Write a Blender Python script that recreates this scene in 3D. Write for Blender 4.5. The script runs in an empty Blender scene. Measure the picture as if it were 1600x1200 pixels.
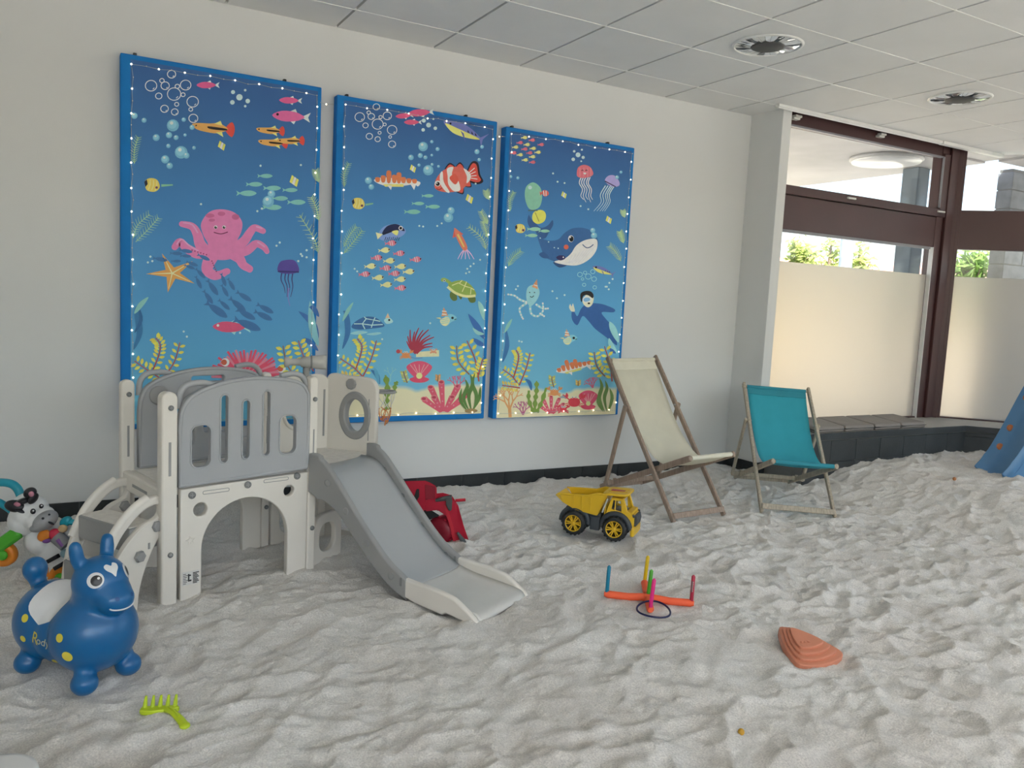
import bpy, bmesh, math, random
import numpy as np
from mathutils import Vector, Matrix, geometry
from mathutils.bvhtree import BVHTree

random.seed(7)
sc = bpy.context.scene
COL = sc.collection

# ---------------------------------------------------------------- camera
CAM = Vector((-0.8041, -4.8765, 1.3030))
YAW, PITCH, ROLL = math.radians(29.39494), math.radians(-6.02166), math.radians(2.83016)
FPX = 1253.5
def _axes():
    cy, sy, cp, sp = math.cos(YAW), math.sin(YAW), math.cos(PITCH), math.sin(PITCH)
    fw = Vector((sy * cp, cy * cp, sp)); rt = Vector((cy, -sy, 0)); up = rt.cross(fw)
    c, s = math.cos(ROLL), math.sin(ROLL)
    return fw, c * rt + s * up, -s * rt + c * up
FW, RT, UP = _axes()
cam_data = bpy.data.cameras.new('camera')
cam_data.sensor_width = 36.0
cam_data.lens = FPX * 36.0 / 1600.0
cam_data.clip_start = 0.05
cam_data.clip_end = 300
cam = bpy.data.objects.new('camera', cam_data)
COL.objects.link(cam)
M3 = Matrix((RT, UP, -FW)).transposed()
cam.matrix_world = Matrix.Translation(CAM) @ M3.to_4x4()
sc.camera = cam

# ---------------------------------------------------------------- light
world = bpy.data.worlds.new('sky')
sc.world = world
world.use_nodes = True
wn = world.node_tree.nodes
wn.clear()
sky = wn.new('ShaderNodeTexSky')
sky.sky_type = 'NISHITA'
sky.sun_disc = False
sky.sun_elevation = math.radians(54)
sky.sun_rotation = math.radians(200)
sky.air_density = 1.0
sky.dust_density = 3.5
sky.ozone_density = 0.6
bg = wn.new('ShaderNodeBackground')
bg.inputs['Strength'].default_value = 0.32
wo = wn.new('ShaderNodeOutputWorld')
world.node_tree.links.new(sky.outputs[0], bg.inputs[0])
world.node_tree.links.new(bg.outputs[0], wo.inputs[0])

sun_data = bpy.data.lights.new('sun', 'SUN')
sun_data.energy = 8.0
sun_data.angle = math.radians(0.6)
sun_data.color = (1.0, 0.95, 0.88)
sun = bpy.data.objects.new('sun', sun_data)
COL.objects.link(sun)
sun.rotation_euler = Vector((0.34, 0.48, -0.81)).to_track_quat('-Z', 'Y').to_euler()

def portal(name, centre, normal, w, h):
    d = bpy.data.lights.new(name, 'AREA')
    d.shape = 'RECTANGLE'; d.size = w; d.size_y = h
    d.cycles.is_portal = True
    o = bpy.data.objects.new(name, d)
    COL.objects.link(o)
    o.location = centre
    o.rotation_euler = Vector(normal).to_track_quat('-Z', 'Y').to_euler()
    return o

vs = sc.view_settings
vs.view_transform = 'Standard'
vs.look = 'None'
vs.gamma = 1.0
vs.use_curve_mapping = False
vs.exposure = 1.08
cy = sc.cycles
cy.max_bounces = 7; cy.diffuse_bounces = 5; cy.glossy_bounces = 3; cy.transmission_bounces = 5; cy.transparent_max_bounces = 10
cy.caustics_reflective = False; cy.sample_clamp_indirect = 8.0

# ---------------------------------------------------------------- helpers
def ray(u, v):
    return FW + RT * ((u - 800) / FPX) - UP * ((v - 600) / FPX)
def at_z(u, v, z):
    d = ray(u, v); return CAM + d * ((z - CAM.z) / d.z)
def at_y(u, v, y):
    d = ray(u, v); return CAM + d * ((y - CAM.y) / d.y)
def at_plane(u, v, pt, n):
    d = ray(u, v); n = Vector(n); return CAM + d * ((Vector(pt) - CAM).dot(n) / d.dot(n))

def s2l(c):
    return tuple(((x / 255) / 12.92 if x / 255 <= 0.04045 else ((x / 255 + 0.055) / 1.055) ** 2.4) for x in c)
ILL = 0.46
def alb(r, g, b, k=None):
    k = ILL if k is None else k
    return tuple(min(0.92, x / k) for x in s2l((r, g, b)))

MATS = {}
def mat(name, col, rough=0.5, metal=0.0, var=0.06, vscale=14.0, bump=0.0, bscale=60.0, spec=0.5, transl=0.0, coat=0.0, sss=0.0):
    if name in MATS: return MATS[name]
    m = bpy.data.materials.new(name); m.use_nodes = True
    nt = m.node_tree; nd = nt.nodes; L = nt.links
    b = nd['Principled BSDF']
    b.inputs['Roughness'].default_value = rough
    b.inputs['Metallic'].default_value = metal
    b.inputs['Specular IOR Level'].default_value = spec
    if coat: b.inputs['Coat Weight'].default_value = coat
    tc = nd.new('ShaderNodeTexCoord')
    nz = nd.new('ShaderNodeTexNoise'); nz.inputs['Scale'].default_value = vscale; nz.inputs['Detail'].default_value = 4
    L.new(tc.outputs['Object'], nz.inputs['Vector'])
    mr = nd.new('ShaderNodeMapRange')
    mr.inputs['From Min'].default_value = 0.25; mr.inputs['From Max'].default_value = 0.75
    mr.inputs['To Min'].default_value = 1 - var; mr.inputs['To Max'].default_value = 1 + var
    L.new(nz.outputs['Fac'], mr.inputs['Value'])
    vm = nd.new('ShaderNodeVectorMath'); vm.operation = 'SCALE'
    vm.inputs[0].default_value = col[:3]
    L.new(mr.outputs['Result'], vm.inputs['Scale'])
    L.new(vm.outputs['Vector'], b.inputs['Base Color'])
    if bump:
        n2 = nd.new('ShaderNodeTexNoise'); n2.inputs['Scale'].default_value = bscale; n2.inputs['Detail'].default_value = 6
        L.new(tc.outputs['Object'], n2.inputs['Vector'])
        bp = nd.new('ShaderNodeBump'); bp.inputs['Strength'].default_value = bump; bp.inputs['Distance'].default_value = 0.01
        L.new(n2.outputs['Fac'], bp.inputs['Height']); L.new(bp.outputs['Normal'], b.inputs['Normal'])
    if transl:
        t = nd.new('ShaderNodeBsdfTranslucent'); L.new(vm.outputs['Vector'], t.inputs['Color'])
        mx = nd.new('ShaderNodeMixShader'); mx.inputs[0].default_value = transl
        out = nd['Material Output']
        L.new(b.outputs[0], mx.inputs[1]); L.new(t.outputs[0], mx.inputs[2]); L.new(mx.outputs[0], out.inputs[0])
    MATS[name] = m
    return m

def tag(o, label=None, cat=None, group=None, kind=None):
    if label: o['label'] = label
    if cat: o['category'] = cat
    if group: o['group'] = group
    if kind: o['kind'] = kind
    return o

def pmx(o):
    """world matrix of an object without a depsgraph update"""
    m = Matrix.Identity(4)
    while o is not None:
        m = o.matrix_basis @ m
        o = o.parent
    return m

def thing(name, label, cat, loc=(0, 0, 0), rot=(0, 0, 0), group=None):
    o = bpy.data.objects.new(name, None)
    o.empty_display_size = 0.05
    COL.objects.link(o)
    o.location = loc; o.rotation_euler = rot
    tag(o, label, cat, group)
    return o

def put(name, me, material=None, parent=None, world=False, label=None):
    """link a mesh as one object; world=True: vertices are world coordinates"""
    if material is not None and not me.materials:
        me.materials.append(material)
    o = bpy.data.objects.new(name, me)
    COL.objects.link(o)
    if parent is not None:
        o.parent = parent
        if world: me.transform(pmx(parent).inverted())
    if label: o['label'] = label
    return o

def copy_tree(o, parent=None):
    c = o.copy(); COL.objects.link(c); c.parent = parent
    for ch in list(o.children):
        copy_tree(ch, c)
    return c

class MB:
    def __init__(self): self.v = []; self.f = []; self.s = []; self.m = []
    def add(self, vs_, fs, smooth=False, mi=0, mx=None):
        k = len(self.v)
        if mx is not None: vs_ = [mx @ Vector(p) for p in vs_]
        self.v += [tuple(p) for p in vs_]
        for f in fs:
            self.f.append(tuple(i + k for i in f)); self.s.append(smooth); self.m.append(mi)
        return self
    def box(self, a, b, mx=None, mi=0):
        (x0, y0, z0), (x1, y1, z1) = a, b
        v = [(x0, y0, z0), (x1, y0, z0), (x1, y1, z0), (x0, y1, z0), (x0, y0, z1), (x1, y0, z1), (x1, y1, z1), (x0, y1, z1)]
        return self.add(v, [(3, 2, 1, 0), (4, 5, 6, 7), (0, 1, 5, 4), (1, 2, 6, 5), (2, 3, 7, 6), (3, 0, 4, 7)], False, mi, mx)
    def bar(self, p, q, w, h, up=(0, 0, 1)):
        """rectangular bar from p to q, w across, h along up"""
        p, q = Vector(p), Vector(q); d = (q - p); L = d.length; d.normalize()
        s = d.cross(Vector(up)).normalized(); u = s.cross(d).normalized()
        mx = Matrix((d, s, u)).transposed().to_4x4(); mx.translation = p
        return self.box((0, -w / 2, -h / 2), (L, w / 2, h / 2), mx)
    def tube(self, pts, r, n=10, closed=False, caps=True, flat=1.0):
        pts = [Vector(p) for p in pts]; N = len(pts)
        rs = r if isinstance(r, (list, tuple)) else [r] * N
        prev = None; vs_ = []; fs = []
        for i, p in enumerate(pts):
            if closed: t = pts[(i + 1) % N] - pts[i - 1]
            else: t = pts[min(i + 1, N - 1)] - pts[max(i - 1, 0)]
            t.normalize()
            if prev is None:
                a = Vector((0, 0, 1)) if abs(t.z) < 0.9 else Vector((1, 0, 0))
                s = t.cross(a).normalized()
            else:
                s = (prev - t * prev.dot(t)).normalized()
            prev = s; u = t.cross(s)
            for k in range(n):
                a = 2 * math.pi * k / n
                vs_.append(p + s * (rs[i] * math.cos(a)) + u * (rs[i] * flat * math.sin(a)))
        for i in range(N if closed else N - 1):
            j = (i + 1) % N
            for k in range(n):
                k2 = (k + 1) % n
                fs.append((i * n + k, i * n + k2, j * n + k2, j * n + k))
        self.add(vs_, fs, True)
        if caps and not closed:
            self.add(vs_[:n], [tuple(range(n))[::-1]]); self.add(vs_[-n:], [tuple(range(n))])
        return self
    def lathe(self, prof, n=24, mx=None, smooth=True, cap=True):
        vs_ = []; fs = []
        for r, z in prof:
            for k in range(n):
                a = 2 * math.pi * k / n
                vs_.append((r * math.cos(a), r * math.sin(a), z))
        for i in range(len(prof) - 1):
            for k in range(n):
                k2 = (k + 1) % n
                fs.append((i * n + k, i * n + k2, (i + 1) * n + k2, (i + 1) * n + k))
        if cap:
            fs.append(tuple(range(n))[::-1]); fs.append(tuple((len(prof) - 1) * n + k for k in range(n)))
        return self.add(vs_, fs, smooth, 0, mx)
    def ball(self, c, r, nu=16, nv=10, mx=None):
        rx, ry, rz = r if isinstance(r, (tuple, list)) else (r, r, r)
        vs_ = [(c[0], c[1], c[2] - rz)]; fs = []
        for i in range(1, nv):
            t = math.pi * i / nv - math.pi / 2
            for k in range(nu):
                a = 2 * math.pi * k / nu
                vs_.append((c[0] + rx * math.cos(t) * math.cos(a), c[1] + ry * math.cos(t) * math.sin(a), c[2] + rz * math.sin(t)))
        vs_.append((c[0], c[1], c[2] + rz)); top = len(vs_) - 1
        for k in range(nu):
            k2 = (k + 1) % nu
            fs.append((0, 1 + k2, 1 + k)); fs.append((top, top - nu + k, top - nu + k2))
            for i in range(nv - 2):
                a = 1 + i * nu
                fs.append((a + k, a + k2, a + nu + k2, a + nu + k))
        return self.add(vs_, fs, True, 0, mx)
    def prism(self, poly, z0, z1, mx=None):
        n = len(poly)
        ar = sum(poly[i][0] * poly[(i + 1) % n][1] - poly[(i + 1) % n][0] * poly[i][1] for i in range(n))
        if ar < 0: poly = poly[::-1]
        vs_ = [(p[0], p[1], z0) for p in poly] + [(p[0], p[1], z1) for p in poly]
        fs = [tuple(range(n))[::-1], tuple(range(n, 2 * n))] + [(i, (i + 1) % n, n + (i + 1) % n, n + i) for i in range(n)]
        return self.add(vs_, fs, False, 0, mx)
    def mesh(self, name, bevel=0, seg=2, ang=35):
        me = bpy.data.meshes.new(name)
        me.from_pydata(self.v, [], self.f)
        me.polygons.foreach_set('use_smooth', self.s)
        me.polygons.foreach_set('material_index', self.m)
        if bevel:
            bm = bmesh.new(); bm.from_mesh(me)
            bmesh.ops.remove_doubles(bm, verts=bm.verts, dist=1e-6)
            ed = [e for e in bm.edges if len(e.link_faces) == 2 and e.calc_face_angle(0) > math.radians(ang)]
            bmesh.ops.bevel(bm, geom=ed, offset=bevel, segments=seg, profile=0.5, affect='EDGES', clamp_overlap=True)
            bm.to_mesh(me); bm.free()
        me.update()
        return me
    def build(self, name, material, parent=None, world=False, bevel=0, seg=2, label=None, ang=35):
        return put(name, self.mesh(name, bevel, seg, ang), material, parent, world, label)

def rrect(x0, y0, x1, y1, r, n=6):
    r = min(r, abs(x1 - x0) / 2 - 1e-5, abs(y1 - y0) / 2 - 1e-5)
    out = []
    for cx, cy, a0 in ((x1 - r, y0 + r, -90), (x1 - r, y1 - r, 0), (x0 + r, y1 - r, 90), (x0 + r, y0 + r, 180)):
        for k in range(n + 1):
            a = math.radians(a0 + 90 * k / n)
            out.append((cx + r * math.cos(a), cy + r * math.sin(a)))
    return out
def circ(cx, cy, r, n=24, ry=None):
    ry = r if ry is None else ry
    return [(cx + r * math.cos(2 * math.pi * k / n), cy + ry * math.sin(2 * math.pi * k / n)) for k in range(n)]
def spl(pts, n=6, closed=True):
    """Catmull-Rom through the points"""
    P = [Vector(p) for p in pts]; N = len(P); out = []
    rng = range(N) if closed else range(N - 1)
    for i in rng:
        if closed: a, b, c, d = P[i - 1], P[i], P[(i + 1) % N], P[(i + 2) % N]
        else: a, b, c, d = P[max(i - 1, 0)], P[i], P[i + 1], P[min(i + 2, N - 1)]
        for k in range(n):
            t = k / n
            out.append(tuple(0.5 * ((2 * b) + (c - a) * t + (2 * a - 5 * b + 4 * c - d) * t * t + (3 * b - a - 3 * c + d) * t ** 3)))
    if not closed: out.append(tuple(P[-1]))
    return out

def plate_mesh(name, outer, holes, thick, bevel=0.0, res=2):
    """flat plate in XY with holes, thickness along Z centred on 0, rounded edges"""
    cu = bpy.data.curves.new(name, 'CURVE'); cu.dimensions = '2D'; cu.fill_mode = 'BOTH'
    for ring in [outer] + list(holes):
        sp = cu.splines.new('POLY'); sp.points.add(len(ring) - 1); sp.use_cyclic_u = True
        for k, p in enumerate(ring): sp.points[k].co = (p[0], p[1], 0, 1)
    cu.extrude = max(thick / 2 - bevel, 1e-5); cu.bevel_depth = bevel; cu.bevel_resolution = res
    cu.offset = -bevel
    o = bpy.data.objects.new(name, cu)
    me = bpy.data.meshes.new_from_object(o)
    bpy.data.objects.remove(o); bpy.data.curves.remove(cu)
    me.name = name
    me.materials.clear()
    return me
def plate(name, outer, holes, thick, material, parent, mx, bevel=0.0, res=2, label=None):
    me = plate_mesh(name, outer, holes, thick, bevel, res)
    me.transform(mx)
    return put(name, me, material, parent, False, label)

def text_mesh(body, size, extrude=0.0005):
    cu = bpy.data.curves.new('text', 'FONT'); cu.body = body; cu.size = size; cu.extrude = extrude
    cu.align_x = 'CENTER'; cu.align_y = 'CENTER'
    o = bpy.data.objects.new('text', cu)
    me = bpy.data.meshes.new_from_object(o)
    bpy.data.objects.remove(o); bpy.data.curves.remove(cu)
    me.materials.clear()
    return me
def frame(o, x, y):
    """matrix with local X along x and local Y along y, origin o"""
    x = Vector(x).normalized(); y = Vector(y); z = x.cross(y).normalized(); y = z.cross(x)
    m = Matrix((x, y, z)).transposed().to_4x4(); m.translation = Vector(o)
    return m
# ---------------------------------------------------------------- room shell
CH = 2.855                       # ceiling height above the sand
XL, XR, YB = -3.2, 8.22, -6.4    # left wall, right window wall, wall behind the camera
XC, XW = 4.02, 4.115             # end of the picture wall, start of the first window
YW = -0.20                       # glass line of the first window
W2A = Vector((6.39, YW, 0)); W2D = Vector((0.695, -0.719, 0)).normalized()
W2L = (XR - W2A.x) / W2D.x
W2B = W2A + W2D * W2L
W2N = Vector((W2D.y, -W2D.x, 0))            # points into the room
SILL = 0.39

M_wall = mat('white_wall_paint', (0.72, 0.73, 0.725), 0.85, var=0.02, vscale=1.3, bump=0.05, bscale=180)
M_ceil = mat('mineral_ceiling_tile', (0.80, 0.80, 0.79), 0.95, var=0.03, vscale=3, bump=0.25, bscale=420)
M_ceilback = mat('ceiling_void_shade', (0.07, 0.07, 0.07), 0.9)  # near black, so the shade in the tile gaps is partly colour
M_rail = mat('white_metal_rail', (0.82, 0.82, 0.80), 0.4, var=0.02)
M_tile = mat('black_slate_tile', (0.020, 0.024, 0.026), 0.5, var=0.25, vscale=9, bump=0.12, bscale=60)
M_ltile = mat('dark_ledge_tile', (0.036, 0.042, 0.046), 0.45, var=0.25, vscale=7, bump=0.12, bscale=60)
M_grout = mat('grey_grout', (0.17, 0.17, 0.165), 0.9)
M_sill = mat('grey_stone_sill', (0.50, 0.48, 0.45), 0.55, var=0.08, vscale=6)
M_brown = mat('brown_window_frame', (0.070, 0.028, 0.028), 0.42, var=0.08, vscale=3)
M_gasket = mat('grey_window_gasket', (0.25, 0.25, 0.27), 0.5)
M_clip = mat('white_blind_clip', (0.75, 0.74, 0.70), 0.4)

def struct(o): o['kind'] = 'structure'; return o

# walls
wall_back = struct(MB().box((XL, 0, -0.3), (XC, 0.25, CH + 0.25)).build('wall_back', M_wall))
wall_return = struct(MB().box((XC, -0.33, -0.3), (XW, 0.25, CH + 0.1)).build('wall_return', M_wall, bevel=0.004))
wall_left = struct(MB().box((XL - 0.25, YB, -0.3), (XL, 0.25, CH + 0.25)).build('wall_left', M_wall))
# the wall behind the camera, with an assumed wide window
wb = MB()
wb.box((XL - 0.25, YB - 0.25, -0.3), (-3.0, YB, CH + 0.25))
wb.box((5.5, YB - 0.25, -0.3), (XR + 0.2, YB, CH + 0.25))
wb.box((-3.0, YB - 0.25, -0.3), (5.5, YB, 0.8))
wb.box((-3.0, YB - 0.25, 2.70), (5.5, YB, CH + 0.25))
wall_front = struct(wb.build('wall_front', M_wall))
# unseen roof slab; rear overhang added to keep sun out of the back window
struct(MB().box((XL - 0.3, YB - 1.9, CH + 0.12), (6.3, 0.25, CH + 0.4)).box((6.3, YB - 1.9, CH + 0.12), (XR + 0.15, -2.0, CH + 0.4)).build('roof_slab', M_wall))

# ceiling: a void plate, tiles in a grid and the white cross rails
cv = [(XL, YB), (XR, YB), (XR, W2B.y), (W2A.x + 0.33, YW - 0.02), (XW, YW - 0.02), (XC, -0.0), (XL, 0)]
ceiling = struct(MB().prism(cv, CH + 0.022, CH + 0.05).build('ceiling', M_ceilback))
def clip(poly, n, d):
    out = []
    for i in range(len(poly)):
        a, b = Vector(poly[i - 1]), Vector(poly[i])
        da, db = a.dot(n) - d, b.dot(n) - d
        if (da <= 0) != (db <= 0): out.append(tuple(a + (b - a) * (da / (da - db))))
        if db <= 0: out.append(tuple(b))
    return out
n2 = Vector((-W2N.x, -W2N.y)); d2 = n2.dot(Vector((W2A.x, W2A.y))) + 0.16
PX, PY, D0 = 0.625, 0.629, 0.361
full = None
for i in range(-6, 14):
    for j in range(0, 13):
        x0, x1 = i * PX + 0.008, (i + 1) * PX - 0.008
        if j == 0: y1, y0 = -0.001, -D0 + 0.003
        else: y1, y0 = -(D0 + (j - 1) * PY) - 0.003, -(D0 + j * PY) + 0.003
        if y1 < YB or x1 < XL or x0 > XR: continue
        x0, x1, y0 = max(x0, XL), min(x1, XR), max(y0, YB)
        if j == 0:
            if x0 > XC: continue
            x1 = min(x1, XC)
        p = [(x0, y0), (x1, y0), (x1, y1), (x0, y1)]
        q = clip(p, n2, d2)
        if len(q) < 3: continue
        whole = len(q) == 4 and abs((x1 - x0) - PX + 0.016) < 1e-6 and abs((y1 - y0) - PY + 0.006) < 1e-6 and q == p
        if whole:
            if full is None:
                full = MB().box((0, 0, 0), (x1 - x0, y1 - y0, 0.018)).mesh('ceiling_tile', 0.0015, 1)
                full.materials.append(M_ceil)
            o = bpy.data.objects.new('ceiling_tile', full); COL.objects.link(o); o.location = (x0, y0, CH)
            o.parent = ceiling
        else:
            MB().prism(q, CH, CH + 0.018).build('ceiling_tile', M_ceil, ceiling)
for j in range(0, 12):
    y = -(D0 + j * PY)
    xe = 6.55 + (-y - 0.36) * 0.97 if j < 3 else XR
    MB().box((XL, y - 0.004, CH - 0.0025), (min(xe, XR), y + 0.004, CH + 0.02)).build('ceiling_runner', M_rail, ceiling)

# curtain rail along the window head
struct(MB().box((3.88, -0.415, CH - 0.022), (5.88, -0.375, CH)).box((3.885, -0.405, CH - 0.03), (5.875, -0.385, CH - 0.018)).build('trim_1', M_rail, bevel=0.003))
struct(MB().box((5.89, -0.42, CH - 0.028), (6.80, -0.37, CH)).build('trim_2', M_rail, bevel=0.003))

# skirting of black tiles
def skirt(name, x0, x1, first, step):
    base = MB().box((x0, -0.006, -0.2), (x1, 0.0, 0.086)).build(name, M_grout)
    struct(base)
    x = first
    while x > x0: x -= step
    while x < x1:
        a, b = max(x, x0) + 0.0015, min(x + step, x1) - 0.0015
        if b - a > 0.01: MB().box((a, -0.011, -0.2), (b, -0.002, 0.088)).build('tile', M_tile, base, bevel=0.001, seg=1)
        x += step
skirt('baseboard_back', XL, XC, 1.249, 0.3305)
bret = struct(MB().box((XC - 0.006, -0.336, -0.2), (XW, -0.012, 0.098)).build('baseboard_return', M_grout))
MB().box((XC - 0.012, -0.20, -0.2), (XC, -0.012, 0.10)).build('tile', M_tile, bret, bevel=0.001, seg=1)
MB().box((XC - 0.012, -0.342, -0.2), (XC, -0.203, 0.10)).build('tile', M_tile, bret, bevel=0.001, seg=1)
MB().box((XC - 0.012, -0.345, -0.2), (XW, -0.33, 0.10)).build('tile', M_tile, bret, bevel=0.001, seg=1)

# window ledge: tiled front, stone top
YL = -0.72
LA = Vector((XW, YL, 0)); LB = Vector((6.15, YL, 0)); LC = LB + W2D * 2.9
inner = [(LA.x, LA.y), (LB.x, LB.y), (LC.x, LC.y), (LC.x + 0.55, LC.y + 0.55), (W2A.x + 0.05, YW + 0.06), (XW, YW + 0.06)]
ledge = struct(MB().prism([(p[0], p[1]) for p in inner], -0.3, SILL - 0.03).build('trim_3', M_grout))
off = [(LA.x, LA.y + 0.004), (LB.x + 0.002, LB.y + 0.004), (LC.x + 0.003, LC.y + 0.003), (LC.x + 0.55, LC.y + 0.55), (W2A.x + 0.05, YW + 0.06), (XW, YW + 0.06)]
MB().prism(off, SILL - 0.03, SILL).build('sill_top', M_sill, ledge, bevel=0.003)
MB().box((XW, YL - 0.018, SILL - 0.050), (LB.x - 0.006, YL + 0.003, SILL + 0.001)).build('sill_nosing', M_ltile, ledge, bevel=0.003)
fx = frame(LB, W2D, (0, 0, 1))
MB().box((0, SILL - 0.050, -0.003), (2.9, SILL + 0.001, 0.018), fx).build('sill_nosing', M_ltile, ledge, bevel=0.003)
x = 4.408
x = 4.115 - 0.006
xs = [4.115, 4.408] + [4.703 + 0.298 * k for k in range(5)] + [LB.x]
for a, b in zip(xs[:-1], xs[1:]):
    for z0, z1 in ((0.165, SILL - 0.058), (-0.14, 0.162)):
        MB().box((a + 0.0015, YL - 0.009, z0), (b - 0.0015, YL + 0.002, z1)).build('tile', M_ltile, ledge, bevel=0.0012, seg=1)
k = 0.0
while k < 2.9:
    for z0, z1 in ((0.165, 0.30), (0.303, SILL - 0.058), (-0.14, 0.162)):
        MB().box((k + 0.0015, z0, -0.002), (k + 0.2965, z1, 0.009), fx).build('tile', M_ltile, ledge, bevel=0.0012, seg=1)
    k += 0.298

# glass
def glass_mat():
    m = bpy.data.materials.new('clear_window_glass'); m.use_nodes = True
    nt = m.node_tree; nd = nt.nodes; L = nt.links; nd.remove(nd['Principled BSDF'])
    t = nd.new('ShaderNodeBsdfTransparent'); t.inputs[0].default_value = (0.95, 0.97, 0.96, 1)
    g = nd.new('ShaderNodeBsdfGlossy'); g.inputs['Roughness'].default_value = 0.02
    f0 = nd.new('ShaderNodeLayerWeight'); f0.inputs['Blend'].default_value = 0.5
    f1 = nd.new('ShaderNodeMath'); f1.operation = 'POWER'; f1.inputs[1].default_value = 4.0; L.new(f0.outputs['Facing'], f1.inputs[0])
    f = nd.new('ShaderNodeMath'); f.operation = 'MULTIPLY_ADD'; f.inputs[1].default_value = 0.55; f.inputs[2].default_value = 0.03; L.new(f1.outputs[0], f.inputs[0])
    mx = nd.new('ShaderNodeMixShader')
    L.new(f.outputs[0], mx.inputs[0]); L.new(t.outputs[0], mx.inputs[1]); L.new(g.outputs[0], mx.inputs[2])
    L.new(mx.outputs[0], nd['Material Output'].inputs[0])
    return m
M_glass = glass_mat()
def film_mat():
    m = bpy.data.materials.new('frosted_film'); m.use_nodes = True
    nt = m.node_tree; nd = nt.nodes; L = nt.links; nd.remove(nd['Principled BSDF'])
    t = nd.new('ShaderNodeBsdfTranslucent'); t.inputs[0].default_value = (0.84, 0.815, 0.77, 1)
    r = nd.new('ShaderNodeBsdfRefraction'); r.inputs['IOR'].default_value = 1.5; r.inputs['Roughness'].default_value = 0.36
    r.inputs[0].default_value = (0.68, 0.645, 0.59, 1)
    mx = nd.new('ShaderNodeMixShader'); mx.inputs[0].default_value = 0.35
    L.new(r.outputs[0], mx.inputs[1]); L.new(t.outputs[0], mx.inputs[2])
    L.new(mx.outputs[0], nd['Material Output'].inputs[0])
    return m
M_film = film_mat()

ZT0, ZT1 = 1.965, 2.31        # brown transom panel
ZF = 1.715                    # top of the frosted film
# first window (parallel to the picture wall)
window_1 = MB()
Y0, Y1 = YW - 0.045, YW + 0.045
window_1.box((XW, Y0, 2.775), (6.40, Y1, CH + 0.10))                  # head
window_1.box((XW, Y0, ZT0), (6.30, Y1, ZT1 - 0.075))                  # transom panel
window_1.box((XW, Y0 - 0.02, ZT1 - 0.07), (6.18, Y1, ZT1))            # sash bottom rail
window_1.box((6.16, Y0 - 0.02, ZT1 - 0.07), (6.25, Y1, 2.80))         # sash stile
window_1.box((XW, Y0, SILL), (6.30, Y1, SILL + 0.012))
window_1 = struct(window_1.build('window_1', M_brown, bevel=0.004))
MB().box((XW, YW - 0.008, ZT1), (6.17, YW + 0.008, 2.78)).build('pane', M_glass, window_1)
MB().box((XW, YW - 0.008, SILL + 0.01), (6.14, YW + 0.008, ZT0)).build('pane', M_glass, window_1)
MB().box((XW, YW - 0.012, SILL + 0.012), (6.135, YW - 0.009, ZF)).build('frosted_film', M_film, window_1)
MB().box((XW, Y0 - 0.008, ZT0 - 0.022), (6.10, Y0 + 0.02, ZT0)).build('gasket', M_gasket, window_1)
MB().box((XW, Y0 - 0.012, 2.762), (6.16, Y0 + 0.02, 2.776)).build('gasket', M_gasket, window_1)
MB().box((6.15, Y0 - 0.024, 2.32), (6.158, Y0, 2.77)).build('gasket', M_gasket, window_1)
MB().box((6.137, Y0 - 0.01, SILL), (6.146, Y0 + 0.03, ZT0)).build('gasket', mat('bright_edge_strip', (0.7, 0.7, 0.7), 0.4), window_1)
for (u, v) in ((1248, 183), (1380, 211), (1330, 310), (1470, 331)):
    p = at_y(u, v, Y0 - 0.022)
    c = MB()
    if v < 250:
        c.box((p.x - 0.05, p.y - 0.02, p.z - 0.006), (p.x + 0.02, p.y + 0.022, p.z + 0.012)).box((p.x - 0.07, p.y - 0.02, p.z - 0.026), (p.x - 0.0, p.y + 0.022, p.z - 0.008))
    else:
        c.box((p.x - 0.05, p.y - 0.014, p.z - 0.008), (p.x + 0.05, p.y + 0.02, p.z + 0.008))
    c.build('window_catch', M_clip, window_1, bevel=0.004)

# corner post between the two windows
post = MB()
post.box((6.145, Y0 - 0.005, SILL), (6.25, Y1, CH + 0.1))
post.box((6.25, Y0 - 0.03, SILL), (6.36, Y1, CH + 0.1))
fw2 = frame(W2A, W2D, (0, 0, 1))              # local x along the window, y up, z into the room (x cross y)
post.box((-0.10, SILL, -0.045), (0.10, CH + 0.1, 0.05), fw2)
post.box((0.0, SILL, 0.05), (0.07, CH + 0.1, 0.075), fw2)
struct(post.build('trim_4', M_brown, bevel=0.006))

# second window, turned 46 degrees
w2 = MB()
w2.box((0.08, ZT0, -0.045), (W2L, ZT1 + 0.01, 0.045), fw2)
w2.box((0.08, SILL, -0.045), (W2L, SILL + 0.012, 0.045), fw2)
w2.box((0.08, CH + 0.06, -0.045), (W2L, CH + 0.2, 0.045), fw2)
w2.box((1.55, SILL, -0.045), (1.65, CH + 0.1, 0.045), fw2)
window_2 = struct(w2.build('window_2', M_brown, bevel=0.004))
MB().box((0.09, ZT1, -0.008), (W2L, CH + 0.07, 0.008), fw2).build('pane', M_glass, window_2)
MB().box((0.09, SILL + 0.01, -0.008), (W2L, ZT0, 0.008), fw2).build('pane', M_glass, window_2)
MB().box((0.09, SILL + 0.012, 0.009), (1.55, ZF, 0.012), fw2).build('frosted_film', M_film, window_2)

# third window along the right side, outside the picture
w3 = MB()
for y in (W2B.y, -3.5, -4.95, YB):
    w3.box((XR - 0.045, y - 0.05, SILL), (XR + 0.045, y + 0.05, CH + 0.1))
w3.box((XR - 0.045, YB, CH - 0.02), (XR + 0.045, W2B.y, CH + 0.12)).box((XR - 0.045, YB, ZT0), (XR + 0.045, W2B.y, ZT0 + 0.1))
w3.box((XR - 0.1, YB, -0.3), (XR + 0.1, W2B.y, SILL))
window_3 = struct(w3.build('window_3', M_brown))
MB().box((XR - 0.006, YB, SILL), (XR + 0.006, W2B.y, CH)).build('pane', M_glass, window_3)
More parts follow.
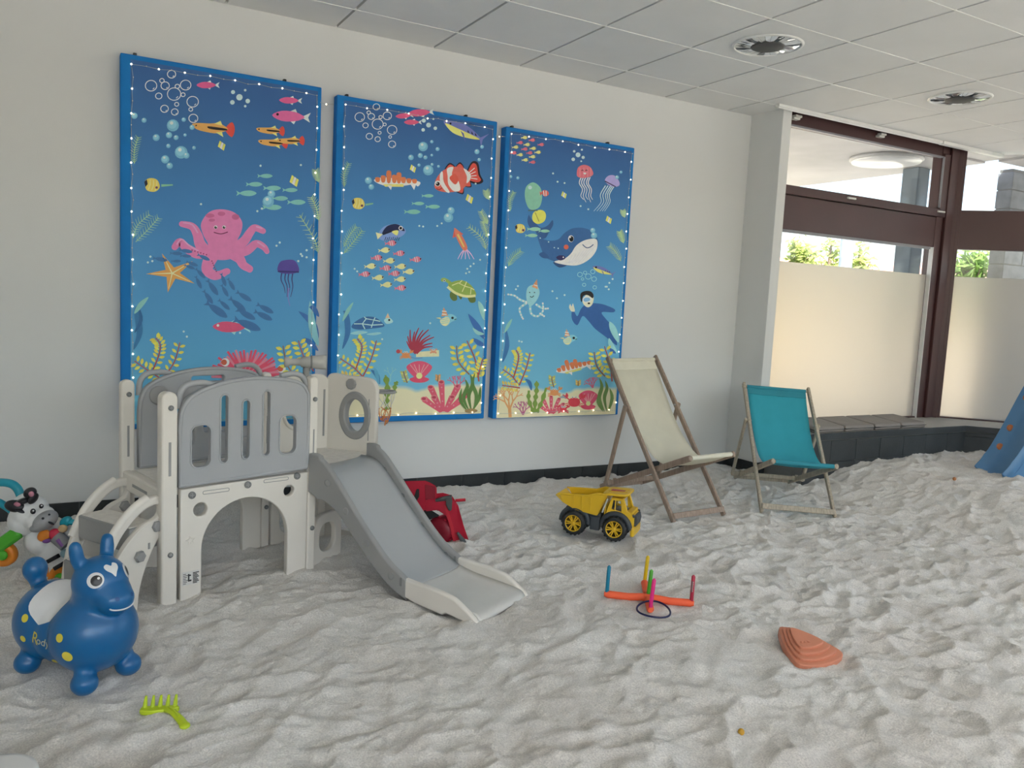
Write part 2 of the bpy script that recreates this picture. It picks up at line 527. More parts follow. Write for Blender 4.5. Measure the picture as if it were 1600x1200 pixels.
# unseen window behind the camera, assumed and sized to brighten the left side
w4 = MB()
for xx in (-3.0, -0.2, 2.6, 5.4): w4.box((xx, YB - 0.15, 0.8), (xx + 0.1, YB - 0.06, 2.70))
window_4 = struct(w4.build('window_4', M_brown))
MB().box((-3.0, YB - 0.11, 0.8), (5.5, YB - 0.10, 2.70)).build('pane', M_glass, window_4)

portal('portal_1', (5.25, YW + 0.12, 1.6), (0, -1, 0), 2.3, 2.5)
c2 = W2A + W2D * (W2L / 2) - W2N * 0.12
portal('portal_2', (c2.x, c2.y, 1.63), W2N, W2L, 2.5)
portal('portal_3', (XR + 0.12, (YB + W2B.y) / 2, 1.62), (-1, 0, 0), W2B.y - YB, 2.5)
portal('portal_4', (1.25, YB - 0.3, 1.75), (0, 1, 0), 8.5, 1.9)
# ---------------------------------------------------------------- sand
def vnoise(x, y, seed):
    xi = np.floor(x).astype(np.int64); yi = np.floor(y).astype(np.int64)
    fx_ = x - xi; fy = y - yi
    fx_ = fx_ * fx_ * (3 - 2 * fx_); fy = fy * fy * (3 - 2 * fy)
    def h(a, b):
        n = (a * 374761393 + b * 668265263 + seed * 1442695041) & 0xffffffff
        n = ((n ^ (n >> 13)) * 1274126177) & 0xffffffff
        return ((n ^ (n >> 16)) & 0xffff) / 65535.0
    return (h(xi, yi) * (1 - fx_) + h(xi + 1, yi) * fx_) * (1 - fy) + (h(xi, yi + 1) * (1 - fx_) + h(xi + 1, yi + 1) * fx_) * fy
def hash2(a, b, seed):
    n = (a * 374761393 + b * 668265263 + seed * 1442695041) & 0xffffffff
    n = ((n ^ (n >> 13)) * 1274126177) & 0xffffffff
    n = ((n ^ (n >> 15)) * 2246822519) & 0xffffffff
    return ((n ^ (n >> 16)) & 0xffff) / 65535.0
def bowls(x, y, s, seed, asp=1.7, ang0=None, spread=math.pi):
    """overlapping scooped hollows with sharp rims: lowest of many tilted bowls"""
    X = x / s; Y = y / s
    xi = np.floor(X).astype(np.int64); yi = np.floor(Y).astype(np.int64)
    best = np.full(x.shape, 9.0)
    for dx in (-2, -1, 0, 1, 2):
        for dy in (-2, -1, 0, 1, 2):
            if abs(dx) + abs(dy) == 4: continue
            a, b = xi + dx, yi + dy
            cx = a + 0.1 + 0.8 * hash2(a, b, seed); cy = b + 0.1 + 0.8 * hash2(a, b, seed + 1)
            th = (hash2(a, b, seed + 2) - 0.5) * spread + (0 if ang0 is None else ang0)
            c, sn = np.cos(th), np.sin(th)
            ex, ey = X - cx, Y - cy
            p = (ex * c + ey * sn) / math.sqrt(asp); q = (-ex * sn + ey * c) * math.sqrt(asp)
            best = np.minimum(best, (p * p + q * q) * (0.8 + 0.6 * hash2(a, b, seed + 3)) + 0.35 * hash2(a, b, seed + 4))
    return np.minimum(best, 1.0)
def sstep(a, b, x):
    t = np.clip((x - a) / (b - a), 0, 1); return t * t * (3 - 2 * t)
CALM = [(-0.75, -2.0, 0.5, 0.5), (0.05, -1.75, 0.55, 0.5), (0.5, -1.5, 0.45, 0.4), (-0.2, -1.0, 0.6, 0.6), (0.3, -2.5, 0.5, 0.6),
        (1.8, -1.27, 0.26, 0.85), (1.47, -2.17, 0.28, 0.7), (1.72, -2.82, 0.2, 0.9), (-0.53, -2.3, 0.18, 0.8)]
def sandh(x, y):
    x = np.asarray(x, float); y = np.asarray(y, float)
    wx = x + 0.10 * (vnoise(x * 3.1, y * 3.1, 3) - 0.5) + 0.022 * (vnoise(x * 11, y * 11, 5) - 0.5)
    wy = y + 0.10 * (vnoise(x * 3.1 + 7, y * 3.1, 4) - 0.5) + 0.022 * (vnoise(x * 11, y * 11 + 9, 6) - 0.5)
    big = bowls(wx, wy, 0.30, 11, 1.8, 0.5, 2.2)
    mid = bowls(wx, wy, 0.14, 23, 1.7, 0.4, 2.4)
    sml = bowls(wx, wy, 0.07, 37, 1.5)
    amp = 0.020 * big + 0.036 * mid + 0.017 * sml
    calm = np.ones_like(x)
    for cx, cy, r, k in CALM:
        calm *= 1 - k * np.exp(-(((x - cx) / r) ** 2 + ((y - cy) / r) ** 2) * 1.6)
    amp = amp * (0.22 + 0.78 * calm) * (0.75 + 0.5 * vnoise(x * 0.9 + 3, y * 0.9, 8))
    h = amp - 0.026
    h += 0.05 * (vnoise(x * 0.8, y * 0.8, 9) - 0.5) * np.clip(calm, 0.3, 1)
    h -= 0.022 * np.exp(-(((x - 0.72) / 0.26) ** 2 + ((y + 1.86) / 0.26) ** 2))
    h += 0.004 * (vnoise(x * 22, y * 22, 14) - 0.5) + 0.005 * (vnoise(x * 48, y * 48, 15) - 0.5) + 0.003 * (vnoise(x * 95, y * 95, 16) - 0.5)
    h += 0.15 * sstep(3.95, 4.85, x)
    h += 0.02 * sstep(-0.5, -0.05, y) * (1 - sstep(4.1, 4.6, x))
    return h
def axis(lo, hi, a, b, fine, coarse):
    return np.concatenate([np.arange(lo, a, coarse), np.arange(a, b, fine), np.arange(b, hi + coarse, coarse)])
gx = axis(XL, XR, -1.5, 6.3, 0.0080, 0.024)
gy = axis(YB, 0.01, -3.7, 0.0, 0.0078, 0.06)
GX, GY = np.meshgrid(gx, gy)
GZ = sandh(GX, GY)
nx, ny = len(gx), len(gy)
co = np.stack([GX, GY, GZ], -1).reshape(-1, 3).astype(np.float32)
idx = np.arange(nx * ny).reshape(ny, nx)
quads = np.stack([idx[:-1, :-1], idx[:-1, 1:], idx[1:, 1:], idx[1:, :-1]], -1).reshape(-1, 4)
cx_ = co[quads[:, 0]]
keep = ((cx_[:, 0] - W2A.x) * W2N.x + (cx_[:, 1] - W2A.y) * W2N.y) > 0.2
quads = quads[keep]
me = bpy.data.meshes.new('floor')
me.vertices.add(len(co)); me.vertices.foreach_set('co', co.ravel())
me.loops.add(quads.size); me.loops.foreach_set('vertex_index', quads.ravel().astype(np.int32))
me.polygons.add(len(quads)); me.polygons.foreach_set('loop_start', np.arange(0, quads.size, 4, dtype=np.int32))
me.polygons.foreach_set('use_smooth', np.ones(len(quads), dtype=bool))
me.update(calc_edges=True); me.validate()
def sand_mat():
    m = bpy.data.materials.new('white_sand'); m.use_nodes = True
    nt = m.node_tree; nd = nt.nodes; L = nt.links; b = nd['Principled BSDF']
    b.inputs['Roughness'].default_value = 0.95; b.inputs['Specular IOR Level'].default_value = 0.25
    tc = nd.new('ShaderNodeTexCoord')
    n1 = nd.new('ShaderNodeTexNoise'); n1.inputs['Scale'].default_value = 2.2; n1.inputs['Detail'].default_value = 5
    L.new(tc.outputs['Object'], n1.inputs['Vector'])
    cr = nd.new('ShaderNodeValToRGB')
    cr.color_ramp.elements[0].position = 0.35; cr.color_ramp.elements[0].color = (0.885, 0.84, 0.79, 1)
    cr.color_ramp.elements[1].position = 0.65; cr.color_ramp.elements[1].color = (0.935, 0.91, 0.87, 1)
    L.new(n1.outputs['Fac'], cr.inputs[0])
    n2_ = nd.new('ShaderNodeTexNoise'); n2_.inputs['Scale'].default_value = 190; n2_.inputs['Detail'].default_value = 3
    L.new(tc.outputs['Object'], n2_.inputs['Vector'])
    mr = nd.new('ShaderNodeMapRange'); mr.inputs['From Min'].default_value = 0.3; mr.inputs['From Max'].default_value = 0.7
    mr.inputs['To Min'].default_value = 0.80; mr.inputs['To Max'].default_value = 1.10
    L.new(n2_.outputs['Fac'], mr.inputs[0])
    vm = nd.new('ShaderNodeVectorMath'); vm.operation = 'SCALE'
    L.new(cr.outputs[0], vm.inputs[0]); L.new(mr.outputs[0], vm.inputs['Scale']); L.new(vm.outputs[0], b.inputs['Base Color'])
    n3 = nd.new('ShaderNodeTexNoise'); n3.inputs['Scale'].default_value = 110; n3.inputs['Detail'].default_value = 6; n3.inputs['Roughness'].default_value = 0.7
    L.new(tc.outputs['Object'], n3.inputs['Vector'])
    bp = nd.new('ShaderNodeBump'); bp.inputs['Strength'].default_value = 0.9; bp.inputs['Distance'].default_value = 0.012
    L.new(n3.outputs['Fac'], bp.inputs['Height']); L.new(bp.outputs[0], b.inputs['Normal'])
    return m
floor = put('floor', me, sand_mat()); struct(floor)
floor['label'] = 'white play sand with footprints and ripples'
def sz(x, y): return float(sandh(np.array([x]), np.array([y]))[0])
# ---------------------------------------------------------------- outside
M_pave = mat('beige_paving', (0.60, 0.56, 0.49), 0.85, var=0.12, vscale=0.8)
M_soffit = mat('pale_soffit', (0.46, 0.45, 0.455), 0.6, var=0.2, vscale=1.2)
M_conc = mat('grey_concrete_pillar', (0.17, 0.21, 0.25), 0.85, var=0.12, vscale=6)  # blue mixed in for shade, so the frosted film shows a bluish strip
M_stone = mat('grey_stone_cladding', (0.21, 0.225, 0.25), 0.85, var=0.25, vscale=9, bump=0.4, bscale=25)  # bluish tint of the pier's shade mixed into the grey
ground = struct(MB().box((-40, 0.3, -0.5), (70, 80, -0.25)).box((XR + 0.2, -40, -0.5), (70, 0.3, -0.25)).box((-40, -40, -0.5), (XR + 0.2, YB - 0.35, -0.25)).build('ground_outside', M_pave))
ZS = 2.97
so = MB().box((2.5, 0.30, ZS), (7.7, 3.8, ZS + 0.35))
so.box((7.7, -9, ZS), (9.4, 0.16, ZS + 0.35)).box((6.30, -2.0, ZS + 0.02), (7.7, 0.30, ZS + 0.35))
soffit = struct(so.build('trim_5', M_soffit))
lamp = thing('soffit_lamp', 'white round flat lamp on the outdoor soffit beyond the first window', 'lamp', (6.75, 0.78, ZS))
MB().lathe([(0.36, -0.002), (0.36, -0.03), (0.34, -0.04)][::-1], 40).build('lamp_rim', mat('lamp_rim', (0.5, 0.5, 0.5), 0.5), lamp)
MB().lathe([(0.335, -0.055), (0.345, -0.03)], 40).build('lamp_glass', mat('lamp_opal', (0.85, 0.85, 0.85), 0.3), lamp)
MBp = MB().box((7.42, 0.86, -0.3), (7.62, 1.06, ZS))
o = MBp.build('concrete_pillar', M_conc, bevel=0.01); tag(o, 'grey concrete pillar outside, just beside the brown corner post', 'pillar')
o.location = (0, 0, 0)
# stone clad wall pier outside the second window, in courses
pier = thing('stone_pier', 'grey stone clad pier outside the second window', 'pier', (8.58, 0.34, -0.25))
MB().box((-0.41, -0.07, 0), (1.19, 0.07, ZS + 0.25)).build('pier_core', M_grout, pier)
zz = 0.0; kk = 0
while zz < ZS + 0.2:
    hh = 0.2
    xx = -0.42 - (0.15 if kk % 2 else 0.0)
    while xx < 1.2:
        a, b = max(xx, -0.42), min(xx + 0.5, 1.2)
        if b - a > 0.03: MB().box((a + 0.004, -0.085, zz + 0.004), (b - 0.004, 0.085, min(zz + hh, ZS + 0.22) - 0.004)).build('stone', M_stone, pier, bevel=0.006, seg=1)
        xx += 0.5
    zz += hh; kk += 1
# lamp post far out
pd = ray(1322, 400); tpos = CAM + pd * 13.0
pole = thing('lamp_post', 'thin dark lamp post outside between the trees', 'lamp post', (tpos.x, tpos.y, -0.25))
MB().lathe([(0.13, 0), (0.13, 0.3), (0.11, 0.32), (0.10, 3.1)], 14).build('shaft', mat('lamp_post_paint', (0.16, 0.19, 0.24), 0.5), pole)
MB().lathe([(0.10, 3.1), (0.16, 3.15), (0.16, 3.35), (0.05, 3.45)], 14).build('lantern_head', mat('lamp_post_paint', (0.16, 0.19, 0.24), 0.5), pole)

M_leafA = mat('yellow_green_leaf', (0.30, 0.36, 0.10), 0.6, var=0.35, vscale=1.2, transl=0.45)
M_leafB = mat('fresh_green_leaf', (0.20, 0.32, 0.08), 0.6, var=0.35, vscale=1.2, transl=0.45)
M_bark = mat('tree_bark', (0.16, 0.12, 0.09), 0.9, var=0.2)
def tree(name, label, u, v_top, dist, w, h_crown, leafm, seed, dens=1100, leaf=0.10):
    rnd = random.Random(seed)
    d = ray(u, v_top); p = CAM + d * dist
    top = p.z; base = Vector((p.x, p.y, -0.3))
    t = thing(name, label, 'tree', base, group=None)
    tr = MB(); H = top + 0.3
    tr.tube([(0, 0, 0), (0.05, 0.02, H * 0.4), (-0.03, 0, H * 0.7), (0, 0, H * 0.95)], [0.11, 0.08, 0.05, 0.02], 8)
    tips = []
    for k in range(16):
        z0 = H - h_crown * rnd.uniform(0.25, 1.0); a = rnd.uniform(0, 6.28); r = w * rnd.uniform(0.35, 1.0) * (0.55 + 0.45 * (H - z0) / h_crown)
        e = Vector((r * math.cos(a), r * math.sin(a), min(H - 0.1, z0 + h_crown * rnd.uniform(0.1, 0.3))))
        tr.tube([(0, 0, z0), tuple(e * 0.5 + Vector((0, 0, z0 * 0.5 - 0.05))), tuple(e)], [0.03, 0.02, 0.008], 6)
        tips.append((Vector((0, 0, z0)), e))
    tips.append((Vector((0, 0, H * 0.7)), Vector((0, 0, H))))
    tr.build('trunk', M_bark, t)
    lv = MB()
    for k in range(dens):
        a, e = rnd.choice(tips); q = a.lerp(e, rnd.uniform(0.35, 1.05)) + Vector((rnd.gauss(0, 0.16), rnd.gauss(0, 0.16), rnd.gauss(0, 0.14))) * (w / 0.9)
        s = leaf * rnd.uniform(0.7, 1.4)
        x = Vector((rnd.gauss(0, 1), rnd.gauss(0, 1), rnd.gauss(0, 1))).normalized(); y = x.orthogonal().normalized()
        nrm = x.cross(y) * (0.15 * s)
        lv.add([q - x * s, q + y * s * 0.45 + nrm, q + x * s, q - y * s * 0.45 + nrm], [(0, 1, 2, 3)])
    o = lv.build('foliage', leafm, t); o['kind'] = 'stuff'
    return t
tree('slim_tree', 'slim yellow green tree outside, leftmost behind the first window', 1252, 366, 17, 0.42, 2.0, M_leafA, 1, 700, 0.085)
tree('bushy_tree', 'bushy yellow green tree outside behind the lamp post', 1300, 370, 18, 0.62, 2.0, M_leafA, 2, 900, 0.09)
tree('small_tree', 'yellow green tree outside, just right of the lamp post', 1346, 374, 19, 0.5, 2.0, M_leafA, 3, 700, 0.09)
tree('leafy_tree', 'fresh green leafy tree outside the second window', 1525, 388, 13, 0.62, 1.4, M_leafB, 4, 650, 0.11)
# low house far away with a red tiled roof edge
hd = CAM + ray(1400, 420) * 34
house = thing('low_house', 'low pale house far outside with a red tiled roof edge', 'house', (hd.x, hd.y, -0.25))
fh = Matrix.Rotation(math.radians(-30), 4, 'Z')
MB().box((-8, -1, 0), (8, 6, 3.3), fh).build('house_wall', mat('cream_render', (0.75, 0.68, 0.55), 0.9), house)
rf = MB(); rf.add([(-8.4, -1.6, 3.2), (8.4, -1.6, 3.2), (8.4, 2.5, 4.1), (-8.4, 2.5, 4.1), (8.4, 6.6, 3.2), (-8.4, 6.6, 3.2)], [(0, 1, 2, 3), (3, 2, 4, 5)], mx=fh)
rf.build('roof', mat('red_roof_tile', (0.50, 0.25, 0.18), 0.8), house)
for k in (-5, -2, 1, 4):
    MB().box((k, -1.03, 1.0), (k + 1.1, -0.98, 2.3), fh).build('window', M_conc, house)

# cream wall added beyond the terrace to tint the frosted film warm
gw = MB().box((4.5, 6.2, -0.3), (11.2, 6.45, 1.95)).build('film_tint_wall', mat('film_tint_cream', (0.78, 0.66, 0.46), 0.9, var=0.05))
gw.location = (0, 0, 0)
tag(gw, 'cream wall added outside to warm the light through the frosted film', 'wall')
# ---------------------------------------------------------------- three ocean pictures
YF = -0.072                     # front of the pictures
M_pframe = mat('blue_cloth_edge', alb(0, 84, 140), 0.75, var=0.05, bump=0.15, bscale=300)
M_hook = mat('dark_metal_hook', (0.05, 0.05, 0.05), 0.5, metal=0.6)

def ink():
    m = bpy.data.materials.new('printed_ink'); m.use_nodes = True
    nt = m.node_tree; b = nt.nodes['Principled BSDF']; b.inputs['Roughness'].default_value = 0.6
    b.inputs['Specular IOR Level'].default_value = 0.3
    at = nt.nodes.new('ShaderNodeAttribute'); at.attribute_name = 'ink'
    nz = nt.nodes.new('ShaderNodeTexNoise'); nz.inputs['Scale'].default_value = 35; nz.inputs['Detail'].default_value = 4
    tc = nt.nodes.new('ShaderNodeTexCoord'); nt.links.new(tc.outputs['Object'], nz.inputs['Vector'])
    mr = nt.nodes.new('ShaderNodeMapRange'); mr.inputs['To Min'].default_value = 0.9; mr.inputs['To Max'].default_value = 1.1
    nt.links.new(nz.outputs[0], mr.inputs[0])
    vm = nt.nodes.new('ShaderNodeVectorMath'); vm.operation = 'SCALE'
    nt.links.new(at.outputs['Color'], vm.inputs[0]); nt.links.new(mr.outputs[0], vm.inputs['Scale'])
    nt.links.new(vm.outputs[0], b.inputs['Base Color'])
    return m
M_ink = ink()

def canvas_mat(name, stops):
    m = bpy.data.materials.new(name); m.use_nodes = True
    nt = m.node_tree; nd = nt.nodes; L = nt.links; b = nd['Principled BSDF']
    b.inputs['Roughness'].default_value = 0.62; b.inputs['Specular IOR Level'].default_value = 0.35
    tc = nd.new('ShaderNodeTexCoord'); sx = nd.new('ShaderNodeSeparateXYZ'); L.new(tc.outputs['Generated'], sx.inputs[0])
    nz = nd.new('ShaderNodeTexNoise'); nz.inputs['Scale'].default_value = 3; nz.inputs['Detail'].default_value = 3
    L.new(tc.outputs['Generated'], nz.inputs['Vector'])
    ma = nd.new('ShaderNodeMath'); ma.operation = 'MULTIPLY_ADD'; ma.inputs[1].default_value = 0.08
    L.new(nz.outputs['Fac'], ma.inputs[0]); L.new(sx.outputs['Z'], ma.inputs[2])
    sb = nd.new('ShaderNodeMath'); sb.operation = 'SUBTRACT'; sb.inputs[1].default_value = 0.04; L.new(ma.outputs[0], sb.inputs[0])
    cr = nd.new('ShaderNodeValToRGB')
    while len(cr.color_ramp.elements) < len(stops): cr.color_ramp.elements.new(0.5)
    for e, (p, c) in zip(cr.color_ramp.elements, stops): e.position = p; e.color = (*ink_col(c), 1)
    L.new(sb.outputs[0], cr.inputs[0]); L.new(cr.outputs[0], b.inputs['Base Color'])
    n2_ = nd.new('ShaderNodeTexNoise'); n2_.inputs['Scale'].default_value = 5; L.new(tc.outputs['Object'], n2_.inputs['Vector'])
    bp = nd.new('ShaderNodeBump'); bp.inputs['Strength'].default_value = 0.12; bp.inputs['Distance'].default_value = 0.02
    L.new(n2_.outputs[0], bp.inputs['Height']); L.new(bp.outputs[0], b.inputs['Normal'])
    return m

def ink_col(c):
    a = alb(*c); g = 0.3 * a[0] + 0.5 * a[1] + 0.2 * a[2]
    return tuple(x * 0.86 + g * 0.14 for x in a)
class Ink:
    """flat printed shapes, given in picture pixels and laid on the canvas plane"""
    def __init__(self): self.v = []; self.f = []; self.c = []; self.k = 0; self.marks = [0]
    def mark(self): self.marks.append(len(self.f)); return self
    def poly(self, pts, col, k=None):
        self.k += 1
        y = YF - 0.0011 - 0.000012 * (self.k if k is None else k)
        P = []
        for (u, v) in pts:
            q = at_y(u, v, YF)
            P.append((q.x, y, q.z))
        tri = geometry.tessellate_polygon([[Vector((a, c, 0)) for a, b, c in P]])
        n = len(self.v); self.v += P
        cc = ink_col(col)
        for t in tri:
            a, b, c = (Vector((P[i][0], P[i][2])) for i in t)
            if (b - a).cross(c - a) < 0: t = t[::-1]
            self.f.append(tuple(n + i for i in t)); self.c.append(cc)
        return self
    def line(self, pts, w, col, w1=None):
        w1 = w if w1 is None else w1
        L_, R_ = [], []; N = len(pts)
        for i, p in enumerate(pts):
            a, b = Vector(pts[max(i - 1, 0)]), Vector(pts[min(i + 1, N - 1)])
            d = (b - a); d = d.normalized() if d.length > 0 else Vector((1, 0)); n = Vector((-d.y, d.x))
            h = (w + (w1 - w) * i / (N - 1)) / 2
            L_.append(tuple(Vector(p) + n * h)); R_.append(tuple(Vector(p) - n * h))
        self.k += 1; kk = self.k
        for i in range(N - 1): self.poly([L_[i], L_[i + 1], R_[i + 1], R_[i]], col, kk)
        self.k = kk
        return self
    def ring(self, c, r, w, col, ry=None):
        ry = r if ry is None else ry
        pts = circ(c[0], c[1], r, 18, ry)
        return self.line(pts + [pts[0], ], w, col)
    def disc(self, c, r, col, ry=None): return self.poly(circ(c[0], c[1], r, 14, ry), col)
    def build(self, name, parent, label=None, stuff=False):
        ms = [0, len(self.f)] if stuff else sorted(set(self.marks + [len(self.f)]))
        for a, b in zip(ms[:-1], ms[1:]):
            used = sorted({i for f in self.f[a:b] for i in f}); ix = {q: k for k, q in enumerate(used)}
            me = bpy.data.meshes.new(name)
            me.from_pydata([self.v[q] for q in used], [], [tuple(ix[q] for q in f) for f in self.f[a:b]])
            at = me.color_attributes.new('ink', 'FLOAT_COLOR', 'CORNER')
            i = 0
            for p, c in zip(me.polygons, self.c[a:b]):
                for _ in p.loop_indices: at.data[i].color = (*c, 1); i += 1
            o = put(name, me, M_ink, parent, True, label)
            if stuff: o['kind'] = 'stuff'

BL = (28, 76, 134)
def T(cx, cy, s, ang, pts, flip=1):
    c, sn = math.cos(math.radians(ang)), math.sin(math.radians(ang))
    return [(cx + s * (x * flip * c - y * sn), cy + s * (x * flip * sn + y * c)) for x, y in pts]
def fish_simple(I, x, y, L, ang, col, flip=1, fin=None, eye=None):
    body = spl([(-0.5, 0), (-0.25, -0.13), (0.1, -0.12), (0.32, -0.03), (0.32, 0.03), (0.1, 0.12), (-0.25, 0.13)], 3)
    I.poly(T(x, y, L, ang, [(0.26, 0), (0.5, -0.13), (0.44, 0), (0.5, 0.13)], flip), fin or col)
    if fin: I.poly(T(x, y, L, ang, [(-0.1, -0.1), (0.1, -0.2), (0.16, -0.08)], flip), fin).poly(T(x, y, L, ang, [(-0.05, 0.1), (0.08, 0.2), (0.14, 0.08)], flip), fin)
    I.poly(T(x, y, L, ang, body, flip), col)
    if eye: I.disc(T(x, y, L, ang, [(-0.36, -0.03)], flip)[0], max(0.9, 0.035 * L), eye)
    I.mark()
def bubbles(I, lst, col=(170, 196, 210), fill=None, w=1.3):
    for (x, y, r) in lst:
        if fill: I.disc((x, y), r, fill)
        else:
            I.ring((x, y), r, w, col, r * 0.93)
            if r > 5: I.line([(x + r * 0.3, y + r * 0.62), (x + r * 0.58, y + r * 0.35)], 1.2, col)
def solidbub(I, lst):
    for (x, y, r) in lst:
        I.disc((x, y), r, (80, 140, 165)); I.disc((x - r * 0.1, y - r * 0.15), r * 0.72, (100, 155, 178)); I.disc((x - r * 0.2, y - r * 0.4), r * 0.28, (165, 195, 205))
def feather(I, pts, col=(120, 150, 120), leaf=9):
    P = spl(pts, 6, False)
    I.line(P, 1.3, col)
    for i in range(1, len(P) - 1):
        a, b = Vector(P[i]), Vector(P[i + 1]); d = (b - a).normalized(); n = Vector((-d.y, d.x))
        for s in (-1, 1):
            e = a + n * s * leaf * (0.5 + 0.5 * math.sin(math.pi * i / len(P))) + d * leaf * 0.6
            I.line([tuple(a), tuple(e)], 1.5, col, 0.5)
    I.mark()
def yweed(I, stem, col_s=(140, 62, 48), col_l=(196, 166, 48), leaf=9, gap=2, w=2.2):
    P = spl(stem, 7, False)
    for i in range(2, len(P) - 1, gap):
        a, b = Vector(P[i]), Vector(P[i + 1]); d = (b - a).normalized(); n = Vector((-d.y, d.x))
        for s in (-1, 1):
            c = a + n * s * leaf * 0.62 + d * leaf * 0.25
            ang = math.degrees(math.atan2((n * s + d * 0.5).y, (n * s + d * 0.5).x))
            cc = col_l if (i + s) % 3 else tuple(min(255, int(q * 1.13)) for q in col_l)
            I.poly(T(c.x, c.y, leaf, ang, spl([(-0.5, 0), (0, -0.26), (0.5, 0), (0, 0.26)], 3)), cc)
    I.line(P, w, col_s, w * 0.6)
    I.mark()
def blade(I, pts, w, col):
    P = spl(pts, 5, False); N = len(P); L_, R_ = [], []
    for i, p in enumerate(P):
        a, b = Vector(P[max(i - 1, 0)]), Vector(P[min(i + 1, N - 1)]); d = (b - a).normalized(); n = Vector((-d.y, d.x))
        h = w * math.sin(math.pi * (0.04 + 0.96 * i / (N - 1)))
        L_.append(tuple(Vector(p) + n * h)); R_.append(tuple(Vector(p) - n * h))
    I.poly(L_ + R_[::-1], col)
    I.mark()
def guppy(I, x, y, L, ang=0):
    I.poly(T(x, y, L, ang, spl([(0.28, -0.03), (0.42, -0.17), (0.5, 0), (0.44, 0.19), (0.28, 0.05)], 3)), (176, 48, 36))
    I.poly(T(x, y, L, ang, spl([(-0.52, -0.04), (-0.42, -0.09), (-0.1, -0.1), (0.12, -0.12), (0.32, -0.02), (0.3, 0.04), (0.1, 0.12), (-0.15, 0.11), (-0.4, 0.06)], 3)), (190, 128, 54))
    I.poly(T(x, y, L, ang, spl([(-0.14, -0.03), (0.1, -0.02), (0.3, 0.0), (0.3, 0.04), (0.05, 0.04), (-0.12, 0.02)], 3)), (24, 22, 26))
    I.poly(T(x, y, L, ang, [(0.0, -0.1), (0.15, -0.18), (0.2, -0.07)]), (205, 172, 90)).poly(T(x, y, L, ang, [(0.05, 0.1), (0.24, 0.2), (0.2, 0.08)]), (205, 172, 90))
    I.disc(T(x, y, L, ang, [(-0.42, -0.03)])[0], 1.2, (20, 20, 20))
    I.mark()
def butterfly(I, x, y, s, ang=10):
    I.poly(T(x, y, s, ang, spl([(-0.5, -0.2), (-0.2, -0.42), (0.25, -0.38), (0.5, 0.05), (0.25, 0.4), (-0.25, 0.42), (-0.45, 0.15)], 4)), (205, 158, 58))
    for k in (-0.2, 0.02, 0.24): I.line(T(x, y, s, ang, [(k, -0.33), (k + 0.06, 0), (k, 0.35)]), 1, (228, 204, 120))
    I.poly(T(x, y, s, ang, [(-0.42, -0.3), (-0.3, 0.0), (-0.42, 0.2), (-0.55, -0.1)]), (34, 36, 50))
    I.disc(T(x, y, s, ang, [(0.3, 0.12)])[0], 2, (80, 44, 70))
    I.mark()
def tinyfish(I, x, y, s=9):
    for k, c in ((0, (205, 190, 60)), (0.35, (225, 225, 190)), (0.7, (205, 190, 60))):
        I.poly(T(x, y, s, 35, [(-0.5 + k, -0.45), (-0.2 + k, -0.45), (0.1 + k, 0.4), (-0.25 + k, 0.4)]), c)
    I.mark()
def schoolfish(I, x, y, L, col, stripes=False):
    I.poly(T(x, y, L, -5, spl([(0.5, 0), (0.2, -0.24), (-0.15, -0.14), (-0.3, 0), (-0.15, 0.14), (0.2, 0.24)], 3)), col)
    I.poly(T(x, y, L, -5, [(-0.24, 0), (-0.5, -0.16), (-0.42, 0), (-0.5, 0.16)]), col)
    if stripes:
        for k in (-0.05, 0.12): I.line(T(x, y, L, -5, [(k, -0.2), (k + 0.05, 0.2)]), 1, (225, 170, 180))
    I.poly(T(x, y, L, -5, [(0.36, -0.12), (0.52, -0.02), (0.36, 0.08)]), (50, 34, 46))
    I.mark()
def shell(I, x, y, w, h):
    I.poly(spl([(x - w * .5, y - h * .18), (x - w * .3, y - h * .42), (x, y - h * .5), (x + w * .3, y - h * .42), (x + w * .5, y - h * .18), (x + w * .15, y + h * .28), (x - w * .15, y + h * .28)], 5), (176, 58, 88))
    for k in (-0.36, -0.2, 0, 0.2, 0.36): I.line([(x, y + h * .2), (x + w * k, y - h * .34)], 1.2, (205, 120, 120))
    I.poly(spl([(x - w * .38, y + h * .32), (x, y + h * .2), (x + w * .38, y + h * .32), (x + w * .2, y + h * .48), (x - w * .2, y + h * .48)], 4), (176, 50, 80))
    I.disc((x, y + h * .18), w * .12, (222, 188, 110))
    I.mark()
def tubecoral(I, x, y, s, tubes):
    for dx, h, a in tubes:
        top = (x + dx + math.sin(math.radians(a)) * h, y - math.cos(math.radians(a)) * h)
        I.line([(x + dx * 0.3, y), top], s * 0.5, (172, 62, 84), s)
        I.disc(top, s * 0.5, (196, 96, 100), s * 0.36); I.disc(top, s * 0.34, (150, 40, 62), s * 0.22)
        for t in (0.35, 0.6, 0.82): I.disc((x + dx * 0.3 + (top[0] - x - dx * 0.3) * t, y + (top[1] - y) * t), 1.2, (200, 110, 120))
    I.mark()
def kelp(I, pts, w, col=(96, 122, 44)):
    P = spl(pts, 8, False); N = len(P); L_, R_ = [], []
    for i, p in enumerate(P):
        a, b = Vector(P[max(i - 1, 0)]), Vector(P[min(i + 1, N - 1)]); d = (b - a).normalized(); n = Vector((-d.y, d.x))
        h = w * (0.7 + 0.3 * math.sin(i * 1.3)) * (1 if i < N - 2 else 0.5)
        L_.append(tuple(Vector(p) + n * h)); R_.append(tuple(Vector(p) - n * h))
    I.poly(L_ + R_[::-1], col)
    I.mark()
